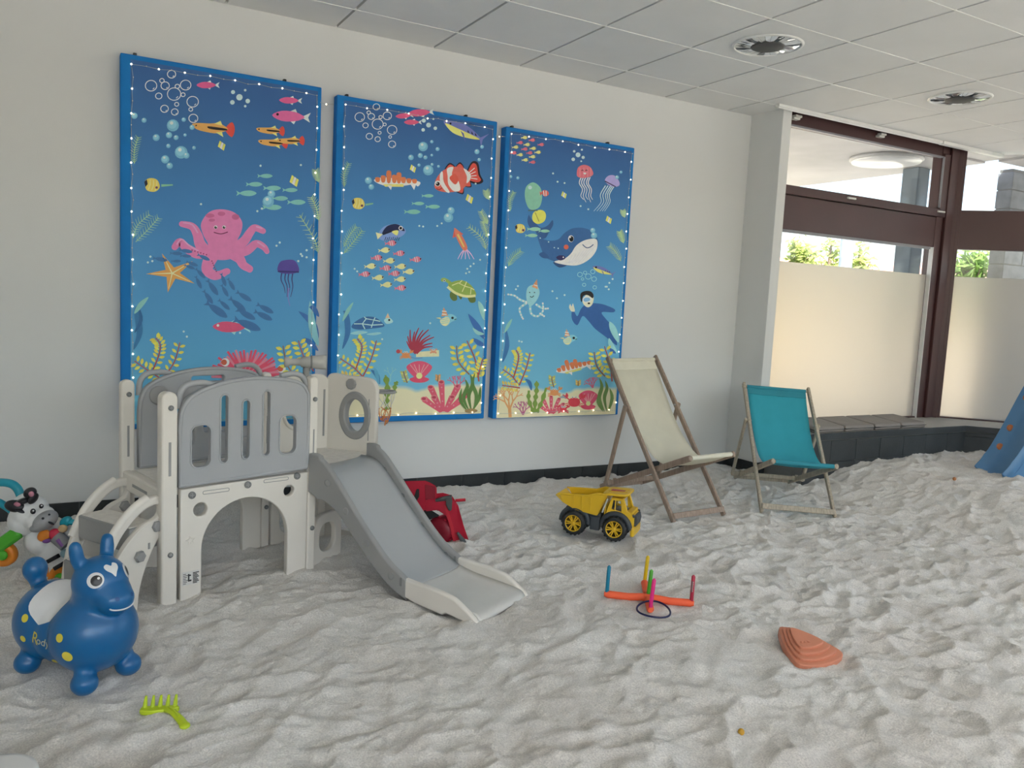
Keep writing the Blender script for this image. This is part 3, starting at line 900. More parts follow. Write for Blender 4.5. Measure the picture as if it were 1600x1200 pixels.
def branch(I, x, y, L, ang, w, col, dep, rnd):
    e = (x + L * math.sin(math.radians(ang)), y - L * math.cos(math.radians(ang)))
    I.line([(x, y), e], w, col, w * 0.75)
    if dep:
        for d in (-28, 24): branch(I, e[0], e[1], L * 0.68, ang + d + rnd.uniform(-10, 10), w * 0.75, col, dep - 1, rnd)
def crab(I, x, y, s, col):
    for sg in (-1, 1):
        for a in (0.1, 0.25, 0.4): I.line([(x + sg * s * .25, y + s * a * .5), (x + sg * s * .55, y + s * (a * 0.8 + 0.05))], 1.2, col)
        I.line([(x + sg * s * .25, y - s * .1), (x + sg * s * .5, y - s * .3)], 1.8, col)
        I.poly(T(x + sg * s * .52, y - s * .36, s * .34, sg * 20, spl([(-.5, .1), (-.35, -.45), (0, -.1), (.35, -.5), (.5, .1), (0, .5)], 3)), col)
    I.poly(spl([(x - s * .36, y), (x - s * .2, y - s * .22), (x + s * .2, y - s * .22), (x + s * .36, y), (x + s * .2, y + s * .26), (x - s * .2, y + s * .26)], 4), col)
    for sg in (-1, 1): I.disc((x + sg * s * .1, y - s * .28), 1.5, (225, 215, 200)); I.disc((x + sg * s * .1, y - s * .28), 0.7, (20, 20, 20))
    I.mark()
def ripple_blade_set(I, side_pts):
    for pts, w, col in side_pts: blade(I, pts, w, col)

def common_left(I_weed, dx, y0):
    pass

# ---- the three panels
def panel(label, x0, x1, z0, z1, stops, bl, br, bt, bb):
    t = thing('ocean_picture', label, 'picture', ((x0 + x1) / 2, -0.036, z0), group='ocean pictures on the wall')
    MB().box((x0, YF, z0), (x1, -0.002, z1)).build('wrapped_frame', M_pframe, t, True, bevel=0.006)
    cm = MB().box((x0 + bl, YF - 0.0008, z0 + bb), (x1 - br, YF + 0.001, z1 - bt)).build('printed_cloth', canvas_mat('printed_sea_cloth', stops), t, True)
    for fx_ in (0.06, 0.80):
        MB().box((x0 + (x1 - x0) * fx_, -0.03, z1 - 0.004), (x0 + (x1 - x0) * fx_ + 0.018, -0.0, z1 + 0.022)).build('hook', M_hook, t, True, bevel=0.004)
    return t
SEA = [(0.0, (66, 140, 166)), (0.3, (50, 120, 164)), (0.62, (34, 98, 150)), (1.0, (28, 70, 120))]
SEAB = [(0.0, (196, 168, 136)), (0.098, (196, 170, 138)), (0.112, (76, 144, 170)), (0.4, (54, 126, 168)), (0.7, (36, 100, 152)), (1.0, (28, 70, 120))]
p1 = panel('tall ocean picture with the pink octopus and orange starfish', -0.531, 0.530, 0.490, 2.479, SEA, 0.048, 0.022, 0.026, 0.03)
p2 = panel('tall ocean picture with the big orange clownfish and green turtle', 0.623, 1.697, 0.486, 2.455, SEAB, 0.040, 0.026, 0.028, 0.036)
p3 = panel('tall ocean picture with the smiling whale and the diver', 1.762, 2.826, 0.482, 2.436, SEAB, 0.030, 0.024, 0.026, 0.004)

# ================= picture 1 =================
I = Ink()
bubbles(I, [(236, 134, 9), (268, 116, 6.5), (272, 147, 10.5), (290, 133, 8.3), (301, 159, 9), (258, 134, 6.5), (248, 150, 5), (257, 170, 6), (273, 175, 5.3), (302, 185, 7), (253, 126, 3.5), (277, 135, 3.5), (286, 148, 3.2), (276, 163, 3.2), (298, 171, 3)])
I.build('printed_bubble_rings', p1, stuff=True)
I = Ink()
solidbub(I, [(270, 196, 9.5), (244, 215, 5.5), (264, 211, 5), (275, 215, 4), (283, 238, 10), (258, 249, 6.5), (265, 259, 5), (291, 243, 5), (287, 187, 3.5), (263, 228, 3.5), (300, 199, 4), (289, 211, 2.6), (303, 231, 3), (424, 303, 6), (419, 315, 9), (210, 181, 5), (225, 188, 4)])
for x, y, r in ((374, 152, 5), (363, 160, 3.6), (387, 158, 3.6), (364, 144, 3.2), (383, 141, 2), (383, 166, 2)): I.disc((x, y), r, (150, 172, 190))
for x, y in ((487, 387), (479, 391), (470, 397), (472, 400), (466, 408), (479, 402), (235, 401), (238, 408), (231, 410), (407, 259), (470, 258), (314, 319), (402, 330), (409, 326), (432, 384), (437, 379), (287, 518), (292, 526), (375, 520)): I.disc((x, y), 1.7, (150, 190, 205))
I.build('printed_bubbles', p1, stuff=True)
I = Ink()
for a in ((325, 133, 36, 0), (454, 157, 36, 2)): fish_simple(I, a[0], a[1], a[2], a[3], (188, 62, 112), 1, (165, 175, 195))
fish_simple(I, 455, 182, 60, 4, (196, 72, 124), 1, (165, 175, 195), (30, 20, 30))
fish_simple(I, 362, 511, 60, 2, (178, 58, 96), 1, (120, 170, 185), (225, 225, 225))
I.build('printed_pink_fish', p1)
I = Ink()
guppy(I, 334, 200, 66, 4); guppy(I, 423, 204, 44, 2); guppy(I, 427, 223, 46, 2); guppy(I, 455, 220, 42, -2)
I.build('printed_guppy', p1)
I = Ink()
for (x, y, L) in ((414, 275, 24), (397, 288, 26), (385, 302, 32), (425, 294, 28), (453, 297, 24), (437, 310, 26), (463, 316, 29), (425, 324, 30)): fish_simple(I, x, y, L, 180, (92, 152, 148))
butterfly(I, 238, 289, 24); I.line([(252, 290), (270, 289)], 4, (96, 150, 120), 2)
tinyfish(I, 345, 227, 11); tinyfish(I, 458, 282, 13)
I.build('printed_small_fish', p1)
# octopus
I = Ink()
PK, PKd, PKl = (186, 92, 140), (158, 72, 116), (206, 120, 158)
def arm(I, pts, w, w1): I.line(spl(pts, 6, False), w, PK, w1); I.disc(pts[-1], w1 * 0.5, PK); 
arm(I, [(325, 398), (313, 382), (308, 366), (300, 354), (284, 350)], 20, 9)
arm(I, [(330, 394), (308, 396), (292, 388), (281, 378), (273, 386)], 18, 10)
arm(I, [(358, 392), (380, 378), (390, 364), (398, 356), (411, 361)], 17, 9)
arm(I, [(362, 396), (385, 392), (400, 381), (412, 386), (417, 393)], 16, 8)
arm(I, [(332, 398), (326, 410), (324, 422), (334, 430), (344, 429), (354, 424)], 22, 10)
arm(I, [(362, 396), (374, 404), (380, 414), (390, 420)], 18, 11)
for c in ((390, 421), (355, 424)): I.disc(c, 5, PK)
I.poly(spl([(345, 327), (326, 332), (314, 350), (318, 368), (325, 382), (322, 398), (340, 406), (362, 404), (374, 392), (370, 378), (377, 362), (378, 346), (366, 332)], 6), PK)
for c, rx, ry in (((328, 337), 7, 3.5), ((346, 334), 6, 3.5), ((368, 339), 6, 4.5), ((331, 344), 5, 2.5)): I.disc(c, rx, PKd, ry)
for pts in ([(286, 348), (300, 351), (309, 364)], [(276, 382), (284, 374), (296, 384), (310, 392)], [(400, 354), (410, 357)], [(402, 378), (414, 386)]): I.line(spl(pts, 4, False), 2.2, PKl)
for k in range(6): I.disc((331 + k * 1.4, 408 + k * 3.2), 1.1, (120, 40, 80)); I.disc((300 + k * 4.5, 391 + k * 1.4), 1.1, (120, 40, 80))
for x in (337, 350): I.disc((x, 355), 2.8, (235, 225, 230)); I.disc((x, 355.3), 2.1, (18, 14, 20)); I.disc((x + 0.6, 354.4), 0.8, (235, 235, 235))
I.line(spl([(334, 363), (345, 365.5), (356, 362.5)], 4, False), 1.5, (96, 26, 62))
I.build('printed_octopus', p1, 'pink smiling octopus in the print')
# starfish
I = Ink()
c0 = (269, 427); tips = [(253, 396), (301, 408), (304, 443), (262, 457), (228, 428)]; P = []
for k, tp in enumerate(tips):
    nt_ = tips[(k + 1) % 5]; m = ((tp[0] + nt_[0]) / 2, (tp[1] + nt_[1]) / 2)
    P += [tp, (c0[0] + (m[0] - c0[0]) * 0.36, c0[1] + (m[1] - c0[1]) * 0.36)]
I.poly(P, (196, 124, 52))
for tp in tips: I.line([c0, (c0[0] + (tp[0] - c0[0]) * 0.8, c0[1] + (tp[1] - c0[1]) * 0.8)], 2, (226, 190, 130), 0.6)
I.build('printed_starfish', p1, 'orange starfish in the print')
# jellyfish
I = Ink()
for k, dx in enumerate((-9, -3, 2, 8)): I.line(spl([(450 + dx, 424), (450 + dx - 2, 436), (451 + dx * 0.8, 448), (450 + dx * 0.5, 458 + 6 * (k % 2))], 4, False), 2, (48, 44, 96), 0.8)
I.poly(spl([(434, 424), (437, 410), (448, 406), (460, 407), (466, 416), (466, 425), (450, 428)], 5), (64, 52, 124)); I.line([(434, 424), (467, 425)], 2.4, (42, 36, 92))
I.line(spl([(451, 450), (450, 464), (453, 478)], 4, False), 3, (92, 100, 160), 1)
I.build('printed_jellyfish', p1, 'dark violet jellyfish in the print')
# shadow shoal
I = Ink()
for (x, y, L, a) in ((250, 405, 24, 190), (275, 396, 20, 182), (290, 392, 22, 190), (290, 400, 18, 182), (300, 412, 20, 200), (318, 402, 22, 205), (275, 408, 16, 180), (296, 417, 18, 200), (313, 427, 22, 225), (310, 441, 22, 245), (332, 449, 30, 235), (349, 437, 22, 250), (361, 444, 22, 240), (351, 454, 22, 240), (325, 464, 26, 235), (350, 476, 24, 222), (371, 476, 34, 220), (381, 463, 28, 212), (338, 484, 42, 215), (384, 491, 34, 208), (414, 482, 30, 208), (411, 493, 32, 206), (386, 507, 46, 202)):
    fish_simple(I, x, y, L, a, (40, 88, 136))
I.build('printed_shoal_fish', p1)
# weeds and coral
I = Ink()
feather(I, [(210, 256), (210, 235), (216, 214)], (110, 146, 110), 7)
feather(I, [(208, 372), (215, 352), (234, 335)], (110, 150, 130), 9); feather(I, [(212, 378), (232, 358), (248, 340)], (110, 150, 130), 8)
feather(I, [(497, 395), (490, 372), (468, 336)], (120, 150, 120), 9); feather(I, [(498, 345), (494, 325), (486, 308)], (130, 160, 120), 8); feather(I, [(498, 285), (495, 275), (493, 266)], (120, 150, 120), 7)
blade(I, [(209, 546), (218, 520), (214, 490), (212, 478)], 5, (34, 96, 140)); blade(I, [(210, 520), (220, 500), (216, 478)], 3, (30, 84, 130)); blade(I, [(210, 490), (220, 476), (232, 464)], 4, (100, 154, 150))
blade(I, [(497, 530), (488, 505), (466, 486)], 5, (34, 82, 140)); blade(I, [(497, 540), (488, 510), (484, 470)], 6, (96, 150, 160)); blade(I, [(498, 495), (490, 482), (483, 480)], 4, (34, 82, 140)); blade(I, [(497, 548), (484, 535), (474, 528)], 4, (34, 82, 140))
yweed(I, [(252, 592), (230, 578), (210, 564)], leaf=10); yweed(I, [(238, 580), (248, 555), (250, 538), (243, 528)], leaf=9); yweed(I, [(254, 592), (272, 566), (281, 535)], leaf=9)
yweed(I, [(462, 592), (448, 568), (442, 540)], (120, 76, 50), leaf=11); yweed(I, [(490, 580), (474, 556), (466, 532)], leaf=11)
I.build('printed_seaweed', p1)
I = Ink()
rnd = random.Random(3)
for k in range(30):
    a = -88 + k * 176 / 29
    r = 42 + rnd.uniform(-4, 4)
    I.line([(384, 590), (384 + 1.35 * r * math.sin(math.radians(a)), 590 - r * math.cos(math.radians(a)))], 5.2, (182, 52, 78) if k % 3 else (206, 96, 112), 3.4)
for c in ((352, 566), (440, 576)): I.disc(c, 6.5, (214, 200, 180)); I.disc((c[0] - 2, c[1]), 4.5, (160, 70, 44))
I.build('printed_anemone', p1, 'red sea anemone in the print')

# ================= picture 2 =================
I = Ink()
bubbles(I, [(562, 183, 7.5), (588, 167, 5.2), (590, 194, 8.6), (605, 181, 6.6), (612.5, 203, 7.5), (580, 182, 5.2), (571, 196, 4.2), (577, 213, 5), (590, 217.5, 4.2), (612.5, 225.5, 5.6), (576, 176, 2.8), (594.5, 183, 2.6), (601, 194.5, 2.4), (593, 207.5, 2.4), (609.5, 214, 2.2)], w=1.1)
I.build('printed_bubble_rings', p2, stuff=True)
I = Ink()
solidbub(I, [(661, 229, 7.5), (642, 246, 4.4), (656.5, 243, 4), (664.5, 246, 3.3), (669, 266, 8.2), (575.5, 282, 5.5), (580, 292, 4.5), (704.5, 329, 5.6), (700.5, 340, 7.5), (674.5, 221.5, 2.7), (683.5, 233, 3.2), (674.5, 242.5, 2.2), (675, 257, 2.4), (685, 260, 2.3), (654.5, 258, 2.6), (745, 237, 4), (753, 229.5, 3), (748.5, 249.5, 2.8)])
for x, y, r in ((669.5, 195.5, 3.8), (661, 203, 2.8), (680, 200.5, 2.8), (662, 188.5, 3.2), (677, 186, 1.6)): I.disc((x, y), r, (150, 172, 190))
for x, y in ((740, 412), (735, 416), (730, 420), (733, 425), (728, 427), (750, 406), (554, 420), (558, 424), (661, 354), (655, 353), (683, 353), (690, 349), (743, 287), (597, 530), (672, 505)): I.disc((x, y), 1.5, (150, 190, 205))
I.build('printed_bubbles', p2, stuff=True)
I = Ink()
fish_simple(I, 632, 181, 28, -4, (186, 60, 104), 1, (165, 175, 195)); fish_simple(I, 658, 176, 40, -4, (186, 62, 104), 1, (165, 175, 195)); fish_simple(I, 645, 191, 28, 0, (182, 64, 100), 1, (165, 175, 195))
I.build('printed_pink_fish', p2)
def tuna(I, x, y, L, ang):
    I.poly(T(x, y, L, ang, [(0.38, 0.02), (0.56, -0.16), (0.47, 0.02), (0.5, 0.2)]), (84, 92, 150))
    I.poly(T(x, y, L, ang, spl([(-0.55, -0.02), (-0.3, -0.13), (0.05, -0.13), (0.4, 0.0), (0.42, 0.05), (0.1, 0.12), (-0.25, 0.13)], 4)), (84, 92, 150))
    I.poly(T(x, y, L, ang, spl([(-0.5, 0.0), (-0.2, 0.0), (0.4, 0.04), (0.1, 0.13), (-0.25, 0.14)], 4)), (204, 176, 84))
    for k in (0.05, 0.15, 0.24): I.poly(T(x, y, L, ang, [(k, -0.06), (k + 0.08, 0.0), (k + 0.02, 0.0)]), (30, 30, 50))
    I.poly(T(x, y, L, ang, [(-0.1, 0.02), (0.12, 0.24), (0.0, 0.06)]), (70, 80, 140)); I.disc(T(x, y, L, ang, [(-0.38, -0.04)])[0], 1.6, (20, 20, 26))
    I.mark()
I = Ink(); tuna(I, 726, 205, 66, 22); I.build('printed_tuna', p2, 'yellow bellied tuna in the print')
# clownfish
I = Ink()
OR_, ORd = (186, 74, 62), (30, 24, 34)
def cl(pts): return T(707, 281, 1, -14, pts)
I.poly(cl(spl([(24, -6), (36, -20), (45, -16), (44, 2), (46, 14), (36, 16), (24, 8)], 4)), ORd); I.poly(cl(spl([(25, -4), (36, -17), (42, -13), (41, 2), (43, 11), (36, 13), (25, 6)], 4)), (180, 52, 40))
for k in (-8, -3, 2, 7): I.line(cl([(25, k * 0.4), (38, k * 1.2)]), 1.2, (225, 205, 200))
for q in ([(-8, -18), (2, -27), (9, -17)], [(10, -18), (18, -24), (22, -14)], [(-2, 16), (10, 26), (13, 16)], [(16, 14), (26, 18), (25, 6)]):
    I.poly(cl(spl(q, 4)), ORd); I.poly(cl(spl([(x * 0.96, y * 0.9) for x, y in q], 4)), (176, 60, 50))
I.poly(cl(spl([(-30, 4), (-24, -8), (-10, -18), (8, -19), (22, -13), (29, -2), (26, 8), (10, 18), (-8, 18), (-24, 12)], 5)), OR_)
I.poly(cl(spl([(-17, -13), (-12, -16), (-14, 0), (-9, 17), (-14, 16), (-20, 2)], 4)), (226, 216, 208))
I.poly(cl(spl([(-4, -19), (6, -19), (1, -8), (8, 2), (8, 18), (-2, 18), (-8, 6), (-6, -8)], 4)), (226, 216, 208))
I.poly(cl(spl([(21, -13), (28, -5), (29, 2), (25, 8), (20, 10), (23, 0)], 4)), (226, 216, 208))
I.poly(cl(spl([(-4, -4), (6, -8), (9, 2), (2, 8)], 4)), (186, 62, 44))
I.disc(cl([(-24, 0)])[0], 4.6, (230, 220, 214)); I.disc(cl([(-24, 0.5)])[0], 3.2, (16, 14, 18)); I.disc(cl([(-25, -0.8)])[0], 1, (235, 235, 235))
I.line(cl(spl([(-28, 7), (-24, 10), (-19, 8)], 3, False)), 1.2, (120, 24, 40))
I.build('printed_clownfish', p2, 'big orange and white banded fish in the print')
def goby(I, x, y, L, ang):
    I.poly(T(x, y, L, ang, spl([(-0.5, 0.0), (-0.3, -0.07), (0.2, -0.04), (0.5, 0.0), (0.46, 0.1), (0.36, 0.06), (0, 0.12), (-0.3, 0.1)], 4)), (214, 200, 186))
    I.poly(T(x, y, L, ang, [(-0.3, 0.08), (0.15, 0.06), (0.15, 0.12), (-0.25, 0.13)]), (206, 170, 84))
    for k, h in ((-0.42, 0.06), (-0.3, 0.1), (-0.18, 0.2), (-0.06, 0.12), (0.04, 0.17), (0.14, 0.08), (0.26, 0.06), (0.38, 0.05)):
        I.poly(T(x, y, L, ang, spl([(k - 0.05, -h), (k + 0.05, -h), (k + 0.04, 0.03), (k - 0.03, 0.03)], 3)), (172, 92, 48))
    I.poly(T(x, y, L, ang, [(-0.2, 0.1), (-0.12, 0.2), (-0.1, 0.1)]), (214, 200, 186)).poly(T(x, y, L, ang, [(0.3, 0.06), (0.38, 0.18), (0.42, 0.06)]), (214, 200, 186))
    I.mark()
I = Ink(); goby(I, 620, 283, 72, 2); I.build('printed_goby', p2, 'brown and white spotted fish in the print')
I = Ink()
for (x, y, L) in ((668, 306, 19), (653, 318, 20), (676, 323, 23), (644, 331, 26)): fish_simple(I, x, y, L, 180, (96, 156, 146))
butterfly(I, 560, 318, 20); I.line([(571, 320), (583, 318)], 3.4, (96, 150, 120), 2)
tinyfish(I, 644, 263, 9); tinyfish(I, 732, 310, 11)
for (x, y, c) in ((600, 391, 0), (623, 396, 1), (610, 380, 1), (588, 403, 1), (607.5, 407.5, 0), (649, 405.5, 1), (578, 416, 0), (625, 416.5, 0), (602, 419, 1), (638, 424.5, 0), (569, 428.5, 1), (615.5, 427.5, 1), (590, 434, 0), (624.5, 436.5, 0), (603, 445, 0), (625, 450, 1)):
    schoolfish(I, x, y, 19, (205, 186, 120) if not c else (186, 88, 112), c)
I.build('printed_small_fish', p2)
I = Ink()    # blue tang
I.poly(spl([(590, 368), (600, 354), (618, 350), (629, 354), (634, 362), (626, 370), (610, 375), (598, 376)], 4), (92, 120, 170)); I.poly(spl([(597, 366), (604, 354), (618, 350), (629, 355), (632, 361), (624, 360), (612, 362)], 4), (22, 30, 66))
I.poly([(598, 366), (587, 363), (590, 374)], (214, 196, 130)); I.poly(spl([(612, 362), (622, 360), (620, 368)], 3), (206, 180, 90)); I.line([(598, 366), (612, 361)], 3, (22, 26, 50))
I.disc((626, 356.5), 3.4, (222, 222, 222)); I.disc((626, 356.5), 2.2, (16, 16, 22))
for k in range(8): I.line([(603 + k * 3, 370 + (k % 2)), (601 + k * 3, 376)], 1, (26, 36, 76))
I.build('printed_tang', p2, 'dark blue fish with yellow fins in the print')
I = Ink()    # squid
for k in (-7, -4, 0, 4, 8): I.line(spl([(727, 388), (727 + k, 396), (727 + k * 1.7, 405)], 4, False), 2, (190, 140, 190), 0.8)
I.poly([(710, 356), (707, 372), (716, 368), (724, 366)], (190, 70, 62)); I.poly(spl([(710, 356), (719, 364), (728, 380), (730, 389), (724, 391), (717, 380), (711, 366)], 4), (200, 92, 70))
I.line([(715, 366), (725, 386)], 3.4, (206, 150, 70), 2.2)
I.build('printed_squid', p2, 'orange red squid in the print')
I = Ink()    # green turtle
GT = (112, 138, 52)
I.poly(spl([(704, 456), (712, 458), (714, 468), (708, 470), (703, 464)], 4), (74, 92, 40)); I.poly(spl([(730, 460), (742, 464), (742, 472), (734, 472)], 4), (74, 92, 40)); I.poly(spl([(715, 460), (722, 462), (720, 468)], 4), (74, 92, 40))
I.poly(spl([(704, 446), (696, 440), (690, 440), (689, 436), (694, 434), (702, 438), (708, 444)], 4), (110, 136, 60))
I.poly(spl([(700, 446), (708, 440), (722, 438), (734, 444), (742, 454), (743, 462), (730, 463), (712, 458)], 5), GT)
I.line(spl([(699, 448), (712, 458), (728, 463), (743, 462)], 4, False), 4, (200, 196, 120))
for q in ([(706, 446), (716, 442), (726, 447), (722, 456)], [(722, 438), (718, 442)], [(726, 447), (736, 450), (735, 460)], [(736, 450), (741, 453)], [(726, 447), (729, 440)]): I.line(q, 1.4, (200, 196, 120))
I.disc((694, 438.5), 1.8, (230, 230, 220)); I.disc((694, 438.5), 1.1, (18, 18, 18))
I.build('printed_green_turtle', p2, 'green turtle in the print')
I = Ink()    # blue turtle
I.poly(spl([(600, 500), (607, 496), (613, 500), (613, 504), (604, 506)], 4), (130, 170, 176)); I.poly([(602, 497), (606, 489), (609, 497)], (206, 150, 120)); I.disc((608, 500), 1.6, (16, 20, 24))
I.poly(spl([(549, 511), (556, 502), (570, 495), (586, 496), (597, 504), (600, 510), (585, 513), (560, 515)], 5), (34, 82, 132))
for q in ([(553, 506), (566, 506), (572, 498)], [(566, 506), (570, 514)], [(572, 498), (569, 495)], [(572, 498), (584, 500), (580, 512)], [(584, 500), (594, 502)], [(584, 500), (586, 496)], [(566, 506), (580, 508), (598, 507)]): I.line(q, 1.5, (140, 180, 200))
I.poly(spl([(547, 521), (560, 517), (575, 519), (560, 523)], 3), (110, 160, 170)); I.poly(spl([(572, 522), (590, 519), (596, 521), (584, 524)], 3), (110, 160, 170))
I.build('printed_blue_turtle', p2, 'blue shelled turtle in the print')
def partyfish(I, x, y, s):
    I.poly(T(x, y, s, 0, spl([(-0.05, -0.12), (0.2, -0.22), (0.42, -0.1), (0.4, 0.02), (0.2, 0.12), (0.05, 0.25), (-0.15, 0.2)], 4)), (96, 158, 176))
    I.poly(T(x, y, s, 0, spl([(-0.24, 0.02), (0.05, -0.1), (0.15, 0.05), (0.02, 0.26), (-0.18, 0.22)], 4)), (200, 190, 130))
    for k in (0.02, 0.1, 0.18): I.line(T(x, y, s, 0, [(-0.22, k), (0.1, k - 0.05)]), 1.2, (120, 165, 165))
    I.poly(T(x, y, s, 0, [(-0.2, -0.12), (-0.1, -0.5), (0.08, -0.16)]), (196, 120, 80))
    for k in (-0.22, -0.34): I.line(T(x, y, s, 0, [(-0.17, k), (0.02, k + 0.02)]), 1.6, (226, 210, 200))
    I.poly(T(x, y, s, 0, [(-0.24, -0.08), (-0.42, -0.06), (-0.2, 0.0)]), (190, 170, 110))
    I.disc(T(x, y, s, 0, [(0.26, -0.06)])[0], 2, (20, 24, 30)); I.line(T(x, y, s, 0, [(0.34, 0.02), (0.42, -0.02)]), 1.1, (20, 30, 50))
    I.mark()
I = Ink(); partyfish(I, 697, 499, 38); I.build('printed_party_fish', p2, 'pale striped fish with a party hat in the print')
I = Ink()    # red coral on its ledge
I.poly([(650, 550), (686, 547), (686, 557), (650, 558)], (196, 172, 136))
for a, l in ((-38, 24), (-26, 30), (-14, 38), (-4, 34), (6, 40), (17, 38), (28, 42), (38, 36), (48, 38), (58, 30), (68, 28)):
    e = (650 + l * math.sin(math.radians(a)), 552 - l * math.cos(math.radians(a)))
    m = (650 + l * .5 * math.sin(math.radians(a - 12)), 552 - l * .55 * math.cos(math.radians(a - 12)))
    I.line(spl([(650, 552), m, e], 5, False), 4.5, (136, 34, 56), 1.4)
crab(I, 634, 555, 17, (196, 110, 58)); crab(I, 677, 549, 9, (190, 120, 90)); I.disc((622, 549), 3.2, (150, 50, 60)); I.line(spl([(642, 558), (650, 560), (660, 559)], 3, False), 2.4, (70, 120, 160))
I.build('printed_red_coral', p2)
I = Ink()
shell(I, 655, 581, 40, 34); I.build('printed_shell', p2, 'pink scallop shell with a pearl in the print')
I = Ink(); tubecoral(I, 693, 643, 10, [(-14, 26, -40), (-8, 40, -18), (12, 26, 42), (8, 42, 20), (-2, 46, -2), (16, 34, 36), (-6, 24, -22), (6, 24, 18)])
I.build('printed_tube_coral', p2, 'pink tube coral in the print')
I = Ink(); rnd = random.Random(5)
for k in range(3): branch(I, 712 + k * 2, 606, 8, -25 + 25 * k, 2.2, (170, 70, 100), 3, rnd)
branch(I, 610, 597, 10, 0, 1.2, (110, 160, 160), 3, rnd)
I.build('printed_branch_coral', p2, stuff=True)
I = Ink()
feather(I, [(538, 292), (538, 272), (545, 255)], (110, 146, 110), 6); feather(I, [(537, 386), (546, 368), (557, 354)], (110, 150, 120), 7); feather(I, [(537, 396), (552, 378), (566, 360)], (110, 150, 120), 7)
feather(I, [(759, 390), (753, 372), (732, 354)], (120, 150, 120), 7); feather(I, [(762, 350), (757, 342), (751, 330)], (130, 160, 120), 6); feather(I, [(762, 372), (758, 358), (754, 346)], (130, 160, 120), 6); feather(I, [(764, 312), (761, 305), (759, 298)], (120, 150, 120), 6)
blade(I, [(535, 545), (543, 520), (541, 492), (536, 486)], 4.5, (34, 90, 140)); blade(I, [(535, 502), (543, 486), (552, 472)], 3, (100, 154, 150))
blade(I, [(757, 530), (746, 512), (731, 490)], 5, (34, 84, 146)); blade(I, [(756, 500), (752, 482), (747, 470)], 4, (110, 160, 160)); blade(I, [(757, 540), (748, 536), (738, 528)], 4, (34, 84, 146)); blade(I, [(756, 522), (746, 520), (738, 512)], 3, (110, 160, 160))
blade(I, [(593, 600), (588, 585), (579, 578)], 3.5, (34, 90, 140)); blade(I, [(592, 600), (588, 583), (585, 575)], 3, (60, 130, 160))
yweed(I, [(566, 588), (552, 574), (531, 560)], leaf=8); yweed(I, [(555, 578), (563, 555), (565, 540), (558, 529)], leaf=8); yweed(I, [(567, 588), (580, 560), (588, 532)], leaf=8); yweed(I, [(566, 604), (550, 592), (533, 588)], (140, 62, 48), (196, 150, 60), 9)
yweed(I, [(733, 585), (716, 565), (713, 540)], (120, 76, 50), leaf=10); yweed(I, [(748, 596), (742, 562), (729, 532)], leaf=10); yweed(I, [(746, 590), (750, 575), (754, 560)], leaf=8)
kelp(I, [(585, 618), (587, 606), (586, 598)], 4); kelp(I, [(604, 640), (604, 622), (605, 606), (602, 586)], 5); kelp(I, [(616, 614), (617, 602), (621, 596)], 4)
for pts, w in (([(732, 641), (724, 622), (730, 604), (726, 592)], 3), ([(736, 641), (732, 618), (738, 600), (734, 584)], 3.2), ([(740, 641), (744, 618), (738, 600), (742, 582)], 3), ([(738, 641), (748, 622), (750, 604)], 2.6), ([(729, 641), (719, 625), (721, 606)], 2.4)): blade(I, pts, w, (70, 104, 46))
I.poly(spl([(726, 641), (736, 638), (746, 641), (740, 645), (730, 645)], 3), (120, 100, 60))
yweed(I, [(636, 598), (632, 588), (630, 580)], (120, 90, 50), (150, 150, 70), 5); yweed(I, [(683, 596), (684, 590), (684, 586)], (120, 90, 50), (170, 120, 70), 4)
I.build('printed_seaweed', p2)

# ================= picture 3 =================
I = Ink()
for (x, y, c) in ((819, 215, 0), (831, 219, 1), (812, 223, 1), (823, 226, 0), (845, 226, 1), (805, 230, 0), (832.5, 232, 0), (819.5, 233, 1), (840, 238, 0), (802, 239, 1), (827, 239, 1), (812, 242, 0), (831.5, 245, 0), (820, 250, 0), (831.5, 253.5, 1)):
    schoolfish(I, x, y, 11, (200, 190, 100) if not c else (180, 84, 100))
I.build('printed_small_shoal', p3)
I = Ink()
solidbub(I, [(809, 278, 2.5), (798, 276, 2.5), (970, 269, 2.4), (964, 277, 3), (926, 360, 4), (928, 368, 5)])
for x, y, r in ((903, 242, 3.8), (897, 236.5, 2), (895.5, 249, 2.8), (911, 246, 2.5), (909, 234, 1.6), (908, 252, 1.4)): I.disc((x, y), r, (150, 172, 190))
for x, y in ((882, 286), (871, 284), (919, 327), (907, 322), (864, 271), (863, 455), (870, 466), (882, 461), (806, 452), (809, 447), (948, 448), (952, 442), (957, 436), (951, 452), (946, 448), (815, 534), (811, 533)): I.disc((x, y), 1.5, (150, 190, 205))
bubbles(I, [(906, 429, 3.8), (919, 432, 4.5), (914, 426, 2.6), (928, 436, 3.8), (912.5, 445, 2.6), (926, 424.5, 3.4), (929, 449, 2.8), (910, 436, 2)], (110, 165, 190), w=1)
I.build('printed_bubbles', p3, stuff=True)
I = Ink()    # pink jellyfish
for k, dx in enumerate((-6, -2.5, 1, 5, 8)): I.line(spl([(914 + dx, 277), (911 + dx, 286), (916 + dx, 296), (914 + dx * 1.1, 306), (918 + dx, 312 + 4 * (k % 2))], 4, False), 1.6, (176, 180, 210), 0.7)
I.poly(spl([(901, 273), (903, 262), (912, 257.5), (922, 261), (927, 271), (922, 276), (912, 278), (904, 277)], 4), (196, 82, 96))
for k in (906, 912, 918, 923): I.line([(k, 276), (k, 262)], 0.8, (210, 120, 130))
for x in (910, 916): I.line(spl([(x - 1.6, 267), (x, 265.5), (x + 1.6, 267)], 3, False), 1, (50, 20, 30))
I.poly(spl([(911, 270), (916, 270), (914, 273)], 3), (230, 210, 210))
I.build('printed_pink_jellyfish', p3, 'pink smiling jellyfish in the print')
I = Ink()    # violet jellyfish
